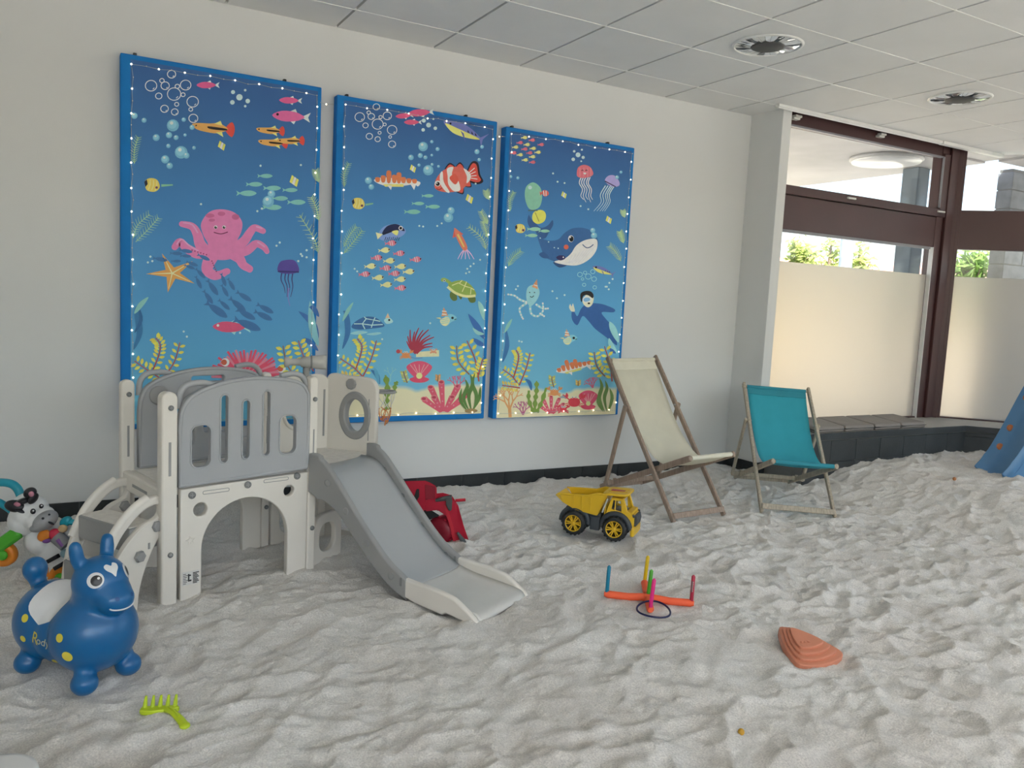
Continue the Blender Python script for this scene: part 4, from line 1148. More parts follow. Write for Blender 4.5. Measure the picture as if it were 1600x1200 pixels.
for k, dx in enumerate((-7, -3, 1, 4, 7)): I.line(spl([(953 + dx, 290), (945 + dx, 304), (946 + dx, 316), (936 + dx * 1.2, 330)], 4, False), 1.6, (150, 170, 210), 0.6)
I.poly(spl([(945, 282), (950, 275), (959, 274), (966, 281), (968, 289), (961, 292), (951, 289)], 4), (132, 124, 176)); I.line([(945, 283), (962, 292)], 1.6, (40, 36, 70))
I.build('printed_violet_jellyfish', p3, 'violet jellyfish in the print')
I = Ink()    # balloons
I.poly(spl([(833, 285), (822, 292), (820, 308), (825, 324), (833, 328), (843, 323), (847, 308), (844, 293)], 5), (98, 152, 132)); I.disc((828, 293), 3, (150, 190, 175)); I.mark()
I.poly(spl([(842, 328), (833, 333), (832, 344), (840, 350), (850, 346), (853, 337), (850, 330)], 5), (200, 186, 56)); I.line([(836, 332), (842, 346)], 1, (120, 110, 40)); I.line([(825, 329), (840, 329)], 1.4, (60, 80, 60))
I.build('printed_balloon', p3)
I = Ink()    # whale
WB = (32, 78, 128)
I.poly(spl([(826, 336), (824, 346), (828, 356), (836, 361), (842, 372), (852, 372), (858, 362), (864, 352), (863, 344), (856, 352), (846, 356), (838, 350), (830, 342)], 4), (30, 70, 118))
I.poly(spl([(838, 364), (846, 372), (858, 376), (872, 374), (882, 364), (894, 357), (910, 356), (924, 361), (933, 372), (934, 384), (924, 400), (908, 412), (888, 415), (868, 409), (852, 402), (846, 390)], 6), WB)
I.poly(spl([(842, 397), (850, 394), (858, 403), (848, 403)], 4), (30, 70, 118)); I.poly(spl([(864, 410), (876, 410), (886, 414), (874, 418)], 4), (26, 58, 100))
I.poly(spl([(933, 376), (926, 373), (912, 376), (900, 384), (892, 396), (882, 404), (866, 409), (884, 414), (904, 414), (922, 404), (932, 390)], 6), (198, 196, 206))
for k in range(7): I.line(spl([(930 - k * 6, 384 + k * 2.4), (918 - k * 5, 398 + k * 2), (908 - k * 5, 411)], 3, False), 0.8, (164, 166, 184))
I.disc((892, 373), 4.4, (226, 224, 222), 5.4); I.disc((892.6, 373.3), 3.4, (14, 16, 22), 4.4); I.disc((891, 370.8), 1.2, (235, 235, 235)); I.disc((884.5, 386), 3.8, (190, 74, 48))
I.line(spl([(910, 382), (916, 387), (922, 386), (927, 382)], 4, False), 1.4, (40, 70, 110))
for p in ((866, 387), (872, 388), (857, 378), (844, 372)): I.disc(p, 1, (150, 190, 210))
I.build('printed_whale', p3, 'smiling blue whale with a pale belly in the print')
I = Ink()
butterfly(I, 813, 357, 16); 
for (x, y, L) in ((834, 358, 22), (850, 361, 18), (830, 368, 20)): fish_simple(I, x, y, L, 180, (110, 160, 140))
I.poly(spl([(869, 402), (874, 399), (882, 400), (883, 404), (876, 407), (871, 405)], 4), (36, 34, 76)); I.disc((880, 402), 1.2, (220, 220, 220))
I.poly(spl([(846, 301), (850, 297), (856, 299), (857, 304), (851, 307)], 4), (180, 74, 66)); I.line([(849, 298), (850, 306)], 1.3, (225, 215, 210)); I.line([(853, 298), (853, 306)], 1.3, (225, 215, 210)); I.poly([(847, 302), (843, 299), (844, 306)], (180, 74, 66))
tinyfish(I, 880, 304, 8); tinyfish(I, 950, 343, 9)
I.build('printed_little_fish', p3)
I = Ink(); tuna(I, 943, 423, 34, 18); I.build('printed_tuna', p3)
I = Ink()    # octopus with party hat
CO = (110, 162, 172)
for pts in ([(822, 472), (812, 468), (804, 462), (794, 460)], [(822, 474), (812, 482), (814, 492), (817, 498)], [(828, 476), (830, 490), (840, 494), (848, 486), (848, 474)], [(838, 476), (848, 482), (856, 482)], [(844, 490), (850, 494)]):
    P = spl(pts, 6, False); I.line(P, 4, CO, 2.4)
    for k in range(0, len(P), 3): I.disc(P[k], 1.5, (190, 205, 180))
I.poly(spl([(822, 462), (824, 450), (832, 445), (840, 448), (843, 458), (838, 470), (830, 478), (824, 474)], 5), CO)
I.poly([(831, 448), (839, 436), (840, 452)], (196, 120, 80)); I.line([(834, 445), (840, 447)], 1.4, (226, 210, 200))
I.line(spl([(828, 463), (831, 464.5), (834, 462)], 3, False), 1.1, (24, 40, 60)); 
for x in (827.5, 835): I.disc((x, 457), 0.9, (24, 34, 50))
I.build('printed_party_octopus', p3, 'pale blue octopus with a party hat in the print')
I = Ink()    # diver
DB = (28, 74, 130)
I.poly(spl([(908, 482), (918, 474), (932, 474), (944, 476), (960, 483), (958, 488), (940, 488), (948, 500), (958, 512), (964, 538), (958, 536), (946, 526), (930, 514), (918, 500), (910, 494), (902, 508), (894, 500), (893, 488), (897, 487), (902, 494)], 4), DB)
I.poly(spl([(897, 487), (892, 486), (889, 480), (891, 475), (893, 479), (895, 474), (897, 480), (898, 485)], 3), (206, 176, 160))
I.poly(spl([(910, 470), (914, 478), (920, 480), (926, 474), (927, 462), (918, 458)], 4), (206, 174, 154))
I.poly(spl([(907, 468), (907, 459), (913, 455), (922, 455), (927, 460), (926, 466), (918, 461), (911, 463), (909, 472)], 4), (26, 24, 30))
I.poly(spl([(910, 468), (914, 463), (922, 464), (923, 470), (914, 473)], 4), (216, 216, 216)); I.poly(spl([(911.5, 468), (915, 465), (921, 466), (921.5, 469.5), (914, 471.5)], 4), (90, 140, 180)); I.disc((920, 474), 2, (24, 22, 26), 1.4)
I.build('printed_diver', p3, 'diver in a blue suit waving in the print')
I = Ink(); partyfish(I, 888, 530, 32); I.build('printed_party_fish', p3); I = Ink(); goby(I, 898, 573, 60, -14); I.build('printed_goby', p3)
I = Ink(); crab(I, 866, 613, 18, (196, 112, 58)); crab(I, 897, 628, 26, (176, 40, 56)); crab(I, 880, 640, 15, (176, 40, 58)); I.poly([(873, 622), (879, 617), (885, 622)], (120, 130, 140)); I.build('printed_crab', p3)
I = Ink(); shell(I, 919, 625, 30, 30); I.build('printed_shell', p3, 'pink scallop shell with a pearl in the print')
I = Ink(); tubecoral(I, 861, 646, 6, [(-8, 16, -38), (-5, 22, -18), (7, 16, 40), (5, 24, 18), (0, 26, 0), (9, 18, 34)]); I.build('printed_tube_coral', p3)
I = Ink(); rnd = random.Random(8)
for a in (-30, -6, 22): branch(I, 796, 640, 14, a, 3, (192, 124, 70), 3, rnd)
I.line([(797, 652), (796, 638)], 5, (192, 124, 70))
for a in (-30, 0, 26): branch(I, 817, 648, 9, a, 2.2, (150, 70, 110), 3, rnd)
for a in (-40, -12, 14): branch(I, 926, 606, 7, a, 2, (166, 72, 104), 3, rnd)
I.build('printed_branch_coral', p3, stuff=True)
I = Ink()
feather(I, [(797, 330), (797, 312), (803, 300)], (110, 146, 110), 5); feather(I, [(794, 416), (802, 402), (814, 392)], (110, 150, 120), 7)
feather(I, [(970, 408), (962, 394), (952, 384)], (120, 150, 120), 7); feather(I, [(974, 380), (971, 370), (968, 362)], (130, 160, 120), 6); feather(I, [(976, 340), (974, 334), (973, 329)], (120, 150, 120), 5)
blade(I, [(785, 566), (792, 540), (790, 512)], 3.6, (34, 90, 140)); blade(I, [(788, 520), (794, 508), (800, 498)], 2.6, (100, 154, 150))
blade(I, [(966, 535), (958, 515), (952, 502)], 5, (110, 165, 170)); blade(I, [(964, 552), (955, 540), (951, 528)], 4, (110, 165, 170)); blade(I, [(962, 552), (956, 548), (952, 544)], 2.6, (34, 84, 146))
yweed(I, [(810, 602), (800, 588), (785, 577)], leaf=7); yweed(I, [(802, 590), (808, 570), (810, 556), (806, 547)], leaf=7); yweed(I, [(811, 602), (822, 575), (828, 551)], leaf=7); yweed(I, [(812, 606), (798, 604), (784, 602)], (140, 62, 48), (196, 150, 60), 7)
yweed(I, [(945, 588), (932, 572), (928, 550)], (120, 76, 50), leaf=9); yweed(I, [(956, 596), (953, 570), (944, 541)], leaf=9)
kelp(I, [(833, 643), (826, 625), (826, 610)], 3.6); kelp(I, [(835, 644), (836, 626), (838, 610), (838, 595)], 4); kelp(I, [(838, 644), (846, 628), (853, 606)], 3.8)
blade(I, [(830, 610), (827, 598), (820, 592)], 3, (34, 90, 140))
for pts, w in (([(944, 643), (936, 622), (940, 604), (936, 590)], 3), ([(948, 643), (944, 622), (948, 606), (945, 594)], 2.8), ([(950, 643), (956, 622), (952, 606)], 2.6), ([(942, 643), (934, 628), (936, 612)], 2.2)): blade(I, pts, w, (84, 112, 54))
yweed(I, [(865, 605), (862, 594), (862, 588)], (120, 90, 50), (150, 150, 70), 5); yweed(I, [(903, 603), (903, 598), (903, 595)], (120, 90, 50), (170, 140, 70), 4)
I.build('printed_seaweed', p3)

# ---- fairy lights
def bulb_mat():
    m = bpy.data.materials.new('warm_led'); m.use_nodes = True
    b = m.node_tree.nodes['Principled BSDF']; b.inputs['Base Color'].default_value = (1, 0.9, 0.7, 1)
    b.inputs['Emission Color'].default_value = (1.0, 0.80, 0.52, 1); b.inputs['Emission Strength'].default_value = 2.6
    return m
M_bulb = bulb_mat()
M_wire = mat('clear_wire', (0.45, 0.5, 0.5), 0.3)
bm_ = MB().ball((0, 0, 0), 0.0046, 8, 6).mesh('bulb'); bm_.materials.append(M_bulb)
bd_ = MB().ball((0, 0, 0), 0.0030, 8, 6).mesh('bulb'); bd_.materials.append(mat('dim_led', (0.75, 0.72, 0.62), 0.3))
def lights(label, x0, x1, z0, z1, bl, br, bt, bb, extra):
    t = thing('fairy_light_string', label, 'fairy lights', ((x0 + x1) / 2, YF - 0.012, z0), group='fairy lights around the ocean pictures')
    rnd = random.Random(int(x0 * 100))
    y = YF - 0.012
    path = [(x0 + bl, z0 + bb), (x0 + bl, z1 - bt), (x1 - br, z1 - bt), (x1 - br, z0 + bb), (x0 + bl, z0 + bb)]
    pts = []
    for a, b in zip(path[:-1], path[1:]):
        a, b = Vector(a), Vector(b); n = max(2, int((b - a).length / 0.062))
        for k in range(n):
            p = a.lerp(b, k / n); pts.append((p.x + rnd.uniform(-.006, .006), p.y + rnd.uniform(-.006, .006)))
    w = MB().tube([(x, y + 0.003, z) for x, z in pts], 0.0012, 5, closed=True)
    if extra: w.tube(extra, 0.0012, 5)
    w.build('wire', M_wire, t, True)
    allp = [(x, y, z) for x, z in pts] + (list(extra[1:-1]) if extra else [])
    mt = pmx(t).inverted()
    for kb, p in enumerate(allp):
        o = bpy.data.objects.new('bulb', bm_ if kb % 2 == 0 else bd_); COL.objects.link(o); o.parent = t; o.location = mt @ Vector(p)
lights('warm fairy light string around the octopus picture', -0.531, 0.530, 0.490, 2.479, 0.055, 0.03, 0.05, 0.04, [(0.52, YF - 0.012, 2.39), (0.555, YF - 0.012, 2.385), (0.59, YF - 0.012, 2.39), (0.60, YF - 0.012, 2.391)])
lights('warm fairy light string around the clownfish and turtle picture', 0.623, 1.697, 0.486, 2.455, 0.046, 0.036, 0.05, 0.05, [(1.68, YF - 0.012, 2.36), (1.708, YF - 0.012, 2.36), (1.732, YF - 0.012, 2.364), (1.752, YF - 0.012, 2.365)])
lights('warm fairy light string around the whale and diver picture', 1.762, 2.826, 0.482, 2.436, 0.042, 0.032, 0.04, 0.035, None)
# ---------------------------------------------------------------- climbing playset with slide
M_pw = mat('cream_white_plastic', (0.76, 0.72, 0.655), 0.42, var=0.03, vscale=6)
M_pg = mat('cool_grey_plastic', (0.39, 0.40, 0.415), 0.42, var=0.03, vscale=6)
M_pr = mat('warm_grey_plastic', (0.31, 0.31, 0.305), 0.42, var=0.03, vscale=6)
M_chute = mat('grey_slide_chute', (0.40, 0.415, 0.425), 0.33, var=0.02, vscale=6)
M_pd = mat('dark_grey_plastic', (0.20, 0.205, 0.205), 0.45, var=0.03)
M_end = mat('pale_slide_end', (0.62, 0.61, 0.58), 0.4, var=0.03)
M_sandtop = mat('sprinkled_sand', (0.80, 0.77, 0.72), 0.95, var=0.08, vscale=40, bump=0.5, bscale=150)
PS = thing('climbing_playset', 'white and grey plastic climbing playset with arch, steps and curved slide', 'playset', (-0.40, -1.376, 0.0), (0, 0, math.radians(15)))
PV = lambda b: frame((0, b, 0), (1, 0, 0), (0, 0, 1))          # vertical plane, faces the viewer

def screw(parent, mx, x, y, r=0.014, h=0.008):
    m = mx @ Matrix.Translation((x, y, 0))
    s = MB().lathe([(r, -0.004), (r, h * 0.6), (r * 0.82, h)], 18, m); s = s.build('screw', M_pd, parent)
    MB().box((-r * .6, -r * .12, h), (r * .6, r * .12, h + 0.001), m).box((-r * .12, -r * .6, h), (r * .12, r * .6, h + 0.001), m).build('screw_slot', M_pr, s)
def star_outline(parent, mx, x, y, R, m_):
    P = []
    for k in range(10):
        a = math.radians(90 + 36 * k + 8); q = R if k % 2 == 0 else R * 0.45
        P.append((x + q * math.cos(a), y + q * math.sin(a), 0.0))
    return MB().tube([mx @ Vector(p) for p in P], 0.0016, 5, closed=True).build('star_emboss', m_, parent)
def rim(pts2, mx, r, name, m_, parent, closed=True):
    return MB().tube([mx @ Vector((p[0], p[1], 0)) for p in pts2], r, 8, closed=closed).build(name, m_, parent)

# posts
def post(a0, a1, b0, b1, zt, nm='post'):
    w = a1 - a0
    o = plate(nm, rrect(a0, -0.08, a1, zt, w * 0.48), [], b1 - b0, M_pw, PS, PV((b0 + b1) / 2), 0.008)
    MB().box((a0 + w * 0.42, b0 - 0.0012, 0.52), (a0 + w * 0.58, b0 + 0.001, 0.66)).build('groove_shade', M_pr, o)  # groove drawn as a raised grey strip, its shade put into the colour
    for zz in (0.80, 0.19): screw(o, PV(b0), a0 + w * 0.55, zz, 0.011)
    return o
post(-0.072, -0.008, -0.035, 0.02, 0.865)
post(-0.072, -0.014, 0.43, 0.47, 0.865)
post(0.602, 0.645, -0.02, 0.03, 0.905)
post(0.602, 0.645, 0.43, 0.47, 0.88)

# lower panels with the round arch
def arch_panel(b, flip=False):
    cx, r, zs = 0.302, 0.200, 0.180
    out = [(0.012, -0.08), (0.102, -0.08), (0.102, zs)]
    out += [(cx - r * math.cos(math.radians(t)), zs + r * math.sin(math.radians(t))) for t in range(8, 180, 8)]
    out += [(0.502, zs), (0.502, -0.08), (0.60, -0.08), (0.60, 0.46), (0.012, 0.452)]
    o = plate('arch_panel', out, [circ(0.096, 0.357, 0.030, 22), circ(0.505, 0.384, 0.026, 22)], 0.034, M_pw, PS, PV(b), 0.005)
    f = PV(b - 0.0175)
    for x, z in ((0.058, 0.425), (0.304, 0.438), (0.543, 0.448)): screw(o, f, x, z, 0.0155)
    for x0, x1, z in ((0.105, 0.22, 0.428), (0.38, 0.50, 0.443)): rim(rrect(x0, z - 0.007, x1, z + 0.007, 0.006, 3), f, 0.0014, 'slot_shade_line', M_pr, o)  # recessed slots drawn as grey outlines, shade put into the colour
    star_outline(o, f, 0.054, 0.23, 0.020, M_pw)
    return o
ap = arch_panel(0.0)
arch_panel(0.45)
# warning sticker on the front arch panel
stk = MB().box((0.020, -0.0195, 0.040), (0.090, -0.018, 0.098)).build('warning_sticker', mat('sticker_white', (0.70, 0.69, 0.66), 0.5), ap)
pr_ = MB()
for k in range(7): pr_.box((0.023, -0.0200, 0.046 + k * 0.007), (0.023 + 0.012 + 0.004 * (k % 3), -0.0194, 0.0485 + k * 0.007))
for k in range(8): pr_.box((0.064, -0.0200, 0.044 + k * 0.0062), (0.064 + 0.018 + 0.004 * ((k * 2) % 3), -0.0194, 0.048 + k * 0.0062))
pr_.box((0.043, -0.0200, 0.055), (0.058, -0.0194, 0.062)).box((0.043, -0.0200, 0.055), (0.049, -0.0194, 0.088)).box((0.049, -0.0200, 0.078), (0.056, -0.0194, 0.084))
o = pr_.build('sticker_print', mat('black_print', (0.03, 0.03, 0.03), 0.5), stk); o['kind'] = 'stuff'

# grey guard panels
def guard(b, front):
    out = [(0.004, 0.462), (0.30, 0.468), (0.598, 0.476)] + spl([(0.600, 0.50), (0.600, 0.78), (0.588, 0.846), (0.545, 0.886), (0.44, 0.906), (0.32, 0.912), (0.20, 0.898), (0.10, 0.868), (0.036, 0.828), (0.010, 0.775)], 5, False) + [(0.004, 0.72)]
    holes = [rrect(0.053, 0.537, 0.139, 0.719, 0.032), rrect(0.178, 0.547, 0.214, 0.841, 0.018), rrect(0.276, 0.554, 0.312, 0.814, 0.018), rrect(0.371, 0.558, 0.407, 0.849, 0.018), rrect(0.452, 0.555, 0.537, 0.733, 0.032)]
    if not front:
        holes = [rrect(0.10, 0.54, 0.26, 0.72, 0.032), rrect(0.30, 0.60, 0.34, 0.80, 0.018), rrect(0.38, 0.60, 0.42, 0.82, 0.018), rrect(0.46, 0.56, 0.55, 0.74, 0.03), rrect(0.24, 0.845, 0.40, 0.872, 0.012)]
    o = plate('guard_panel', out, holes, 0.036, M_pg, PS, PV(b), 0.006)
    f = PV(b - 0.014)
    ins = [(0.30 + (x - 0.30) * 0.985, 0.69 + (z - 0.69) * 0.972) for x, z in out]
    rim(ins, f, 0.009, 'raised_rim', M_pg, o)
    # rounded shoulder grips behind the top corners
    for pts in ([(0.016, 0.79), (0.020, 0.85), (0.05, 0.885), (0.11, 0.892), (0.16, 0.882)], [(0.47, 0.908), (0.53, 0.918), (0.575, 0.905), (0.602, 0.865), (0.604, 0.81)]):
        MB().tube([PV(b + 0.018) @ Vector((x, z, 0)) for x, z in spl(pts, 5, False)], 0.013, 10).build('shoulder_grip', M_pg, o)
    if front:
        star_outline(o, f, 0.093, 0.803, 0.024, M_pr); star_outline(o, f, 0.487, 0.823, 0.024, M_pr)  # engraved stars drawn as darker strokes, their shade put into the colour
        for h in holes: rim(h, PV(b - 0.0175), 0.0035, 'window_rim', M_pg, o)
    else:
        MB().lathe([(0.043, 0.0), (0.043, 0.006), (0.038, 0.008)], 28, PV(b - 0.018) @ Matrix.Translation((0.09, 0.79, 0))).build('round_emboss', M_pr, o)
    return o
guard(0.0, True); guard(0.45, False)
# platform and left entry beam
pl = MB().box((-0.03, 0.016, 0.425), (0.62, 0.435, 0.455)).build('platform', M_pw, PS, bevel=0.006)
MB().box((-0.02, 0.03, 0.455), (0.60, 0.42, 0.459)).build('sand_dusting', M_sandtop, pl)
eb = MB().box((-0.066, 0.01, 0.375), (-0.03, 0.44, 0.458)).build('entry_beam', M_pw, PS, bevel=0.008)
MB().box((-0.068, 0.14, 0.41), (-0.064, 0.31, 0.422)).build('groove_shade', M_pr, eb)
# steps with curved side rails
ST = [(-0.050, 0.435), (-0.12, 0.432), (-0.19, 0.395), (-0.26, 0.325), (-0.315, 0.225), (-0.348, 0.11), (-0.365, -0.06)]
SI = [(-0.172, -0.06), (-0.160, 0.06), (-0.128, 0.16), (-0.085, 0.24), (-0.050, 0.285)]
out = spl(ST, 5, False) + spl(SI, 5, False)
hole = spl([(-0.075, 0.398), (-0.13, 0.392), (-0.19, 0.352), (-0.245, 0.292), (-0.285, 0.215), (-0.268, 0.205), (-0.215, 0.27), (-0.15, 0.325), (-0.078, 0.352)], 4)
ROTS = math.radians(16)
def SV(b):
    return Matrix.Translation((-0.05, b, 0)) @ Matrix.Rotation(ROTS, 4, 'Z') @ Matrix.Translation((0.05, 0, 0)) @ PV(0)
for b in (0.02, 0.40):
    o = plate('stair_side', out, [hole], 0.030, M_pw, PS, SV(b), 0.008)
    MB().tube([SV(b) @ Vector((x, z, 0)) for x, z in spl(ST[1:5], 6, False)], 0.017, 10).build('hand_rail', M_pw, o)
    rim(spl([(-0.074, 0.345), (-0.15, 0.318), (-0.22, 0.262), (-0.29, 0.16), (-0.32, 0.02)], 5, False), SV(b) @ Matrix.Translation((0, 0, 0.015)), 0.004, 'edge_rib', M_pw, o, False)
    for x, z in ((-0.085, 0.312), (-0.165, 0.205)):
        m = SV(b) @ Matrix.Translation((x, z, 0.014))
        kn = MB().lathe([(0.024, 0), (0.024, 0.012), (0.020, 0.017)], 6, m, smooth=False).build('hex_knob', M_pr, o)
    MB().box((-0.125, 0.225, 0.014), (-0.117, 0.25, 0.018), SV(b)).build('groove_shade', M_pr, o)
for (a0, a1, zt) in ((-0.19, -0.06, 0.315), (-0.255, -0.17, 0.140)):
    TS = Matrix.Translation((-0.05, 0.02, 0)) @ Matrix.Rotation(ROTS, 4, 'Z') @ Matrix.Translation((0.05, -0.02, 0))
    s_ = MB().box((a0, 0.03, zt - 0.10), (a1, 0.375, zt), TS).build('step', M_pr, PS, bevel=0.008)
    MB().box((a0 + 0.008, 0.045, zt), (a1 - 0.006, 0.36, zt + 0.004), TS).build('sand_dusting', M_sandtop, s_)

# right module: platform, back walls, ring window, lower frames
pf = [(0.63, 0.02), (0.70, 0.035), (1.075, 0.145), (1.095, 0.175), (0.975, 0.45), (0.63, 0.45)]
pl2 = MB().prism(pf, 0.425, 0.462).build('platform', M_pw, PS, bevel=0.005)
MB().prism([(0.85 + (x - 0.85) * 0.94, 0.25 + (y - 0.25) * 0.9) for x, y in pf], 0.462, 0.466).build('sand_dusting', M_sandtop, pl2)
bp_ = plate('wall_panel', spl([(0.648, 0.44), (0.648, 0.80), (0.66, 0.845), (0.70, 0.86), (0.80, 0.852), (0.92, 0.862), (0.968, 0.84), (0.978, 0.80), (0.978, 0.44)], 4)[:-3], [circ(0.80, 0.66, 0.07, 28)], 0.03, M_pw, PS, PV(0.452), 0.006)
rim(circ(0.80, 0.66, 0.082, 28), PV(0.436), 0.010, 'ring_emboss', M_pw, bp_)
MB().box((0.945, 0.434, 0.53), (0.955, 0.4365, 0.78)).build('groove_shade', M_pr, bp_)
RA = Vector((0.982, 0.455, 0)); RB = Vector((1.105, 0.165, 0)); RLn = (RB - RA).length
RF = frame(RA, RB - RA, (0, 0, 1))           # faces -x side, toward the platform
rp = plate('wall_panel', [(0.0, 0.44)] + spl([(0.002, 0.74), (0.002, 0.83), (0.02, 0.862), (0.06, 0.868), (0.12, 0.862), (0.22, 0.862), (0.285, 0.85), (0.312, 0.81), (0.315, 0.76)], 5, False) + [(0.315, 0.44)],
           [circ(0.185, 0.655, 0.062, 32, 0.088)], 0.030, M_pw, PS, RF, 0.007)
rg = plate('window_ring', circ(0.185, 0.655, 0.098, 40, 0.128), [circ(0.185, 0.655, 0.060, 40, 0.086)], 0.046, M_pr, rp, RF, 0.008)
MB().lathe([(0.030, 0.0), (0.030, 0.012), (0.024, 0.016)], 9, RF @ Matrix.Translation((0.16, 0.82, 0.012)), smooth=False).build('knob', M_pr, rp)
MB().box((0.268, 0.53, 0.0145), (0.273, 0.75, 0.0165), RF).build('groove_shade', M_pr, rp)
# lower frames of the right module
def lower(A, B, h, name='lower_frame', open_h=None):
    A, B = Vector((*A, 0)), Vector((*B, 0)); L_ = (B - A).length; f = frame(A, B - A, (0, 0, 1))
    oh = h - 0.05 if open_h is None else open_h
    out = [(0, -0.06)] + spl([(0, h * 0.45), (0.012, h * 0.78), (0.06, h * 0.97), (L_ * 0.55, h), (L_, h)], 5, False) + [(L_, -0.06)]
    return plate(name, out, [rrect(0.05, 0.035, L_ - 0.05, oh, 0.05)], 0.03, M_pw, PS, f, 0.006)
lower((0.652, 0.035), (0.860, 0.115), 0.225)
lower((0.655, 0.448), (0.975, 0.448), 0.43, open_h=0.30)
lower((0.982, 0.44), (1.095, 0.175), 0.43, open_h=0.33)

# slide (world yaw 24 degrees)
SR = math.radians(27.6 - 15)
inv = pmx(PS).inverted()
S0 = inv @ Vector((0.38, -1.166, 0))
SC = Vector((math.cos(SR), math.sin(SR), 0)); SFW = Vector((math.sin(SR), -math.cos(SR), 0))
def SP(s, c, z): return S0 + SFW * s + SC * c + Vector((0, 0, z))
prof = spl([(-0.06, 0.474), (0.02, 0.472), (0.08, 0.447), (0.16, 0.378), (0.27, 0.272), (0.38, 0.172), (0.48, 0.096), (0.585, 0.046)], 6, False)
HWd = 0.176
def chute(pr0, name, m_, th=0.012, hw=HWd):
    vs_, fs = [], []
    cr_ = [(-1, 0.012), (-0.86, 0.002), (-0.5, -0.002), (0, -0.003), (0.5, -0.002), (0.86, 0.002), (1, 0.012)]
    for s, z in pr0:
        for c, dz in cr_: vs_.append(SP(s, c * hw, z + dz))
        for c, dz in cr_[::-1]: vs_.append(SP(s, c * hw, z + dz - th))
    n = 14
    for i in range(len(pr0) - 1):
        for k in range(n): fs.append((i * n + k, i * n + (k + 1) % n, (i + 1) * n + (k + 1) % n, (i + 1) * n + k))
    fs += [tuple(range(n))[::-1], tuple(range((len(pr0) - 1) * n, len(pr0) * n))]
    mb = MB(); mb.add(vs_, fs, True); return mb.build(name, m_, PS)
chute(prof, 'slide_chute', M_chute)
endp = spl([(0.580, 0.047), (0.68, 0.030), (0.80, 0.022), (0.92, 0.010), (0.95, -0.010)], 5, False)
chute(endp, 'slide_end', M_end)
def rail(side, pr0, up, dn, name, m_, th=0.030):
    """side cheek along the slide as a rounded plate in the (s, z) plane"""
    top = [(s, z + up(s)) for s, z in pr0]; bot = [(s, z - dn(s)) for s, z in pr0]
    f = frame(SP(0, side * (HWd + th * 0.5), 0), SFW, (0, 0, 1))
    return plate(name, top + bot[::-1], [], th, m_, PS, f, 0.009, 3)
up1 = lambda s: 0.066 + (0.012 if s < 0.05 else 0) - 0.026 * max(0, (s - 0.1) / 0.5)
dn1 = lambda s: 0.10 * max(0.0, 1 - abs(s - 0.03) / 0.14) * 0.6 + 0.070 - 0.02 * max(0, (s - 0.2) / 0.4)
rprof = [(-0.03, 0.470)] + [p for p in prof if p[0] > 0.0]
for sd in (-1, 1):
    o = rail(sd, rprof, up1, dn1, 'slide_rail', M_pr)
    f = frame(SP(0, sd * (HWd + 0.03), 0), SFW, (0, 0, 1)) if sd < 0 else frame(SP(0, sd * HWd, 0), SFW, (0, 0, 1))
    for s, z in ((0.10, 0.43), (0.22, 0.32), (0.35, 0.20), (0.50, 0.085)):
        q = f @ Vector((s, z, 0)); n = (-SC if sd < 0 else -SC)
        MB().lathe([(0.016, -0.002), (0.016, 0.003), (0.011, 0.0035)], 18, frame(q, SFW, (0, 0, 1)) if sd < 0 else frame(q, SFW, (0, 0, 1))).build('round_emboss', M_pd if sd > 0 else M_pr, o)
    e = spl([(0.560, 0.056), (0.64, 0.040), (0.74, 0.030), (0.84, 0.020), (0.93, 0.004), (0.955, -0.006)], 5, False)
    upE = lambda s: 0.036 + 0.016 * math.sin(max(0, (s - 0.56)) / 0.38 * math.pi) - 0.030 * max(0, (s - 0.84) / 0.115)
    dnE = lambda s: 0.045 if s < 0.8 else 0.03
    rail(sd, e, upE, dnE, 'slide_end_rail', M_pw, 0.028)
    MB().box((0.545, 0.050, -0.016), (0.565, 0.095, 0.016), frame(SP(0, sd * (HWd + 0.015), 0), SFW, (0, 0, 1))).build('rail_joint', M_pd, o, bevel=0.006)

# telescope on top of the front right post
tz0 = 0.90
tel = MB().lathe([(0.024, 0.0), (0.024, 0.024), (0.016, 0.028), (0.016, 0.06)], 18, Matrix.Translation((0.618, 0.05, tz0 - 0.02))).build('telescope_mount', M_pr, PS)
MB().box((0.612, 0.035, tz0 + 0.022), (0.632, 0.062, tz0 + 0.075)).build('mount_bracket', M_pd, tel, bevel=0.006)
ta = Vector((math.cos(math.radians(-28)), math.sin(math.radians(-28)), 0.02)).normalized()
tm = frame(Vector((0.612, 0.05, tz0 + 0.066)), ta.orthogonal(), ta.cross(ta.orthogonal()))
tm = tm @ Matrix.Scale(1.12, 4)
body = MB().lathe([(0.014, -0.085), (0.021, -0.084), (0.022, -0.066), (0.014, -0.062), (0.015, -0.02), (0.022, -0.016), (0.024, 0.022), (0.0265, 0.026), (0.030, 0.068), (0.031, 0.085), (0.026, 0.085), (0.024, 0.07)], 24, tm).build('telescope_tube', mat('light_grey_plastic', (0.46, 0.455, 0.43), 0.35), tel)
MB().lathe([(0.0135, -0.0855), (0.0135, -0.080)], 20, tm).build('eyepiece', mat('black_rubber', (0.02, 0.02, 0.02), 0.6), tel)
MB().lathe([(0.0265, 0.020), (0.0275, 0.024), (0.0265, 0.028)], 24, tm, cap=False).build('grip_ring', M_pd, tel)
screw(tel, frame(Vector((0.62, 0.028, tz0 + 0.06)), (1, 0, 0), (0, 0, 1)), 0, 0, 0.009, 0.006)

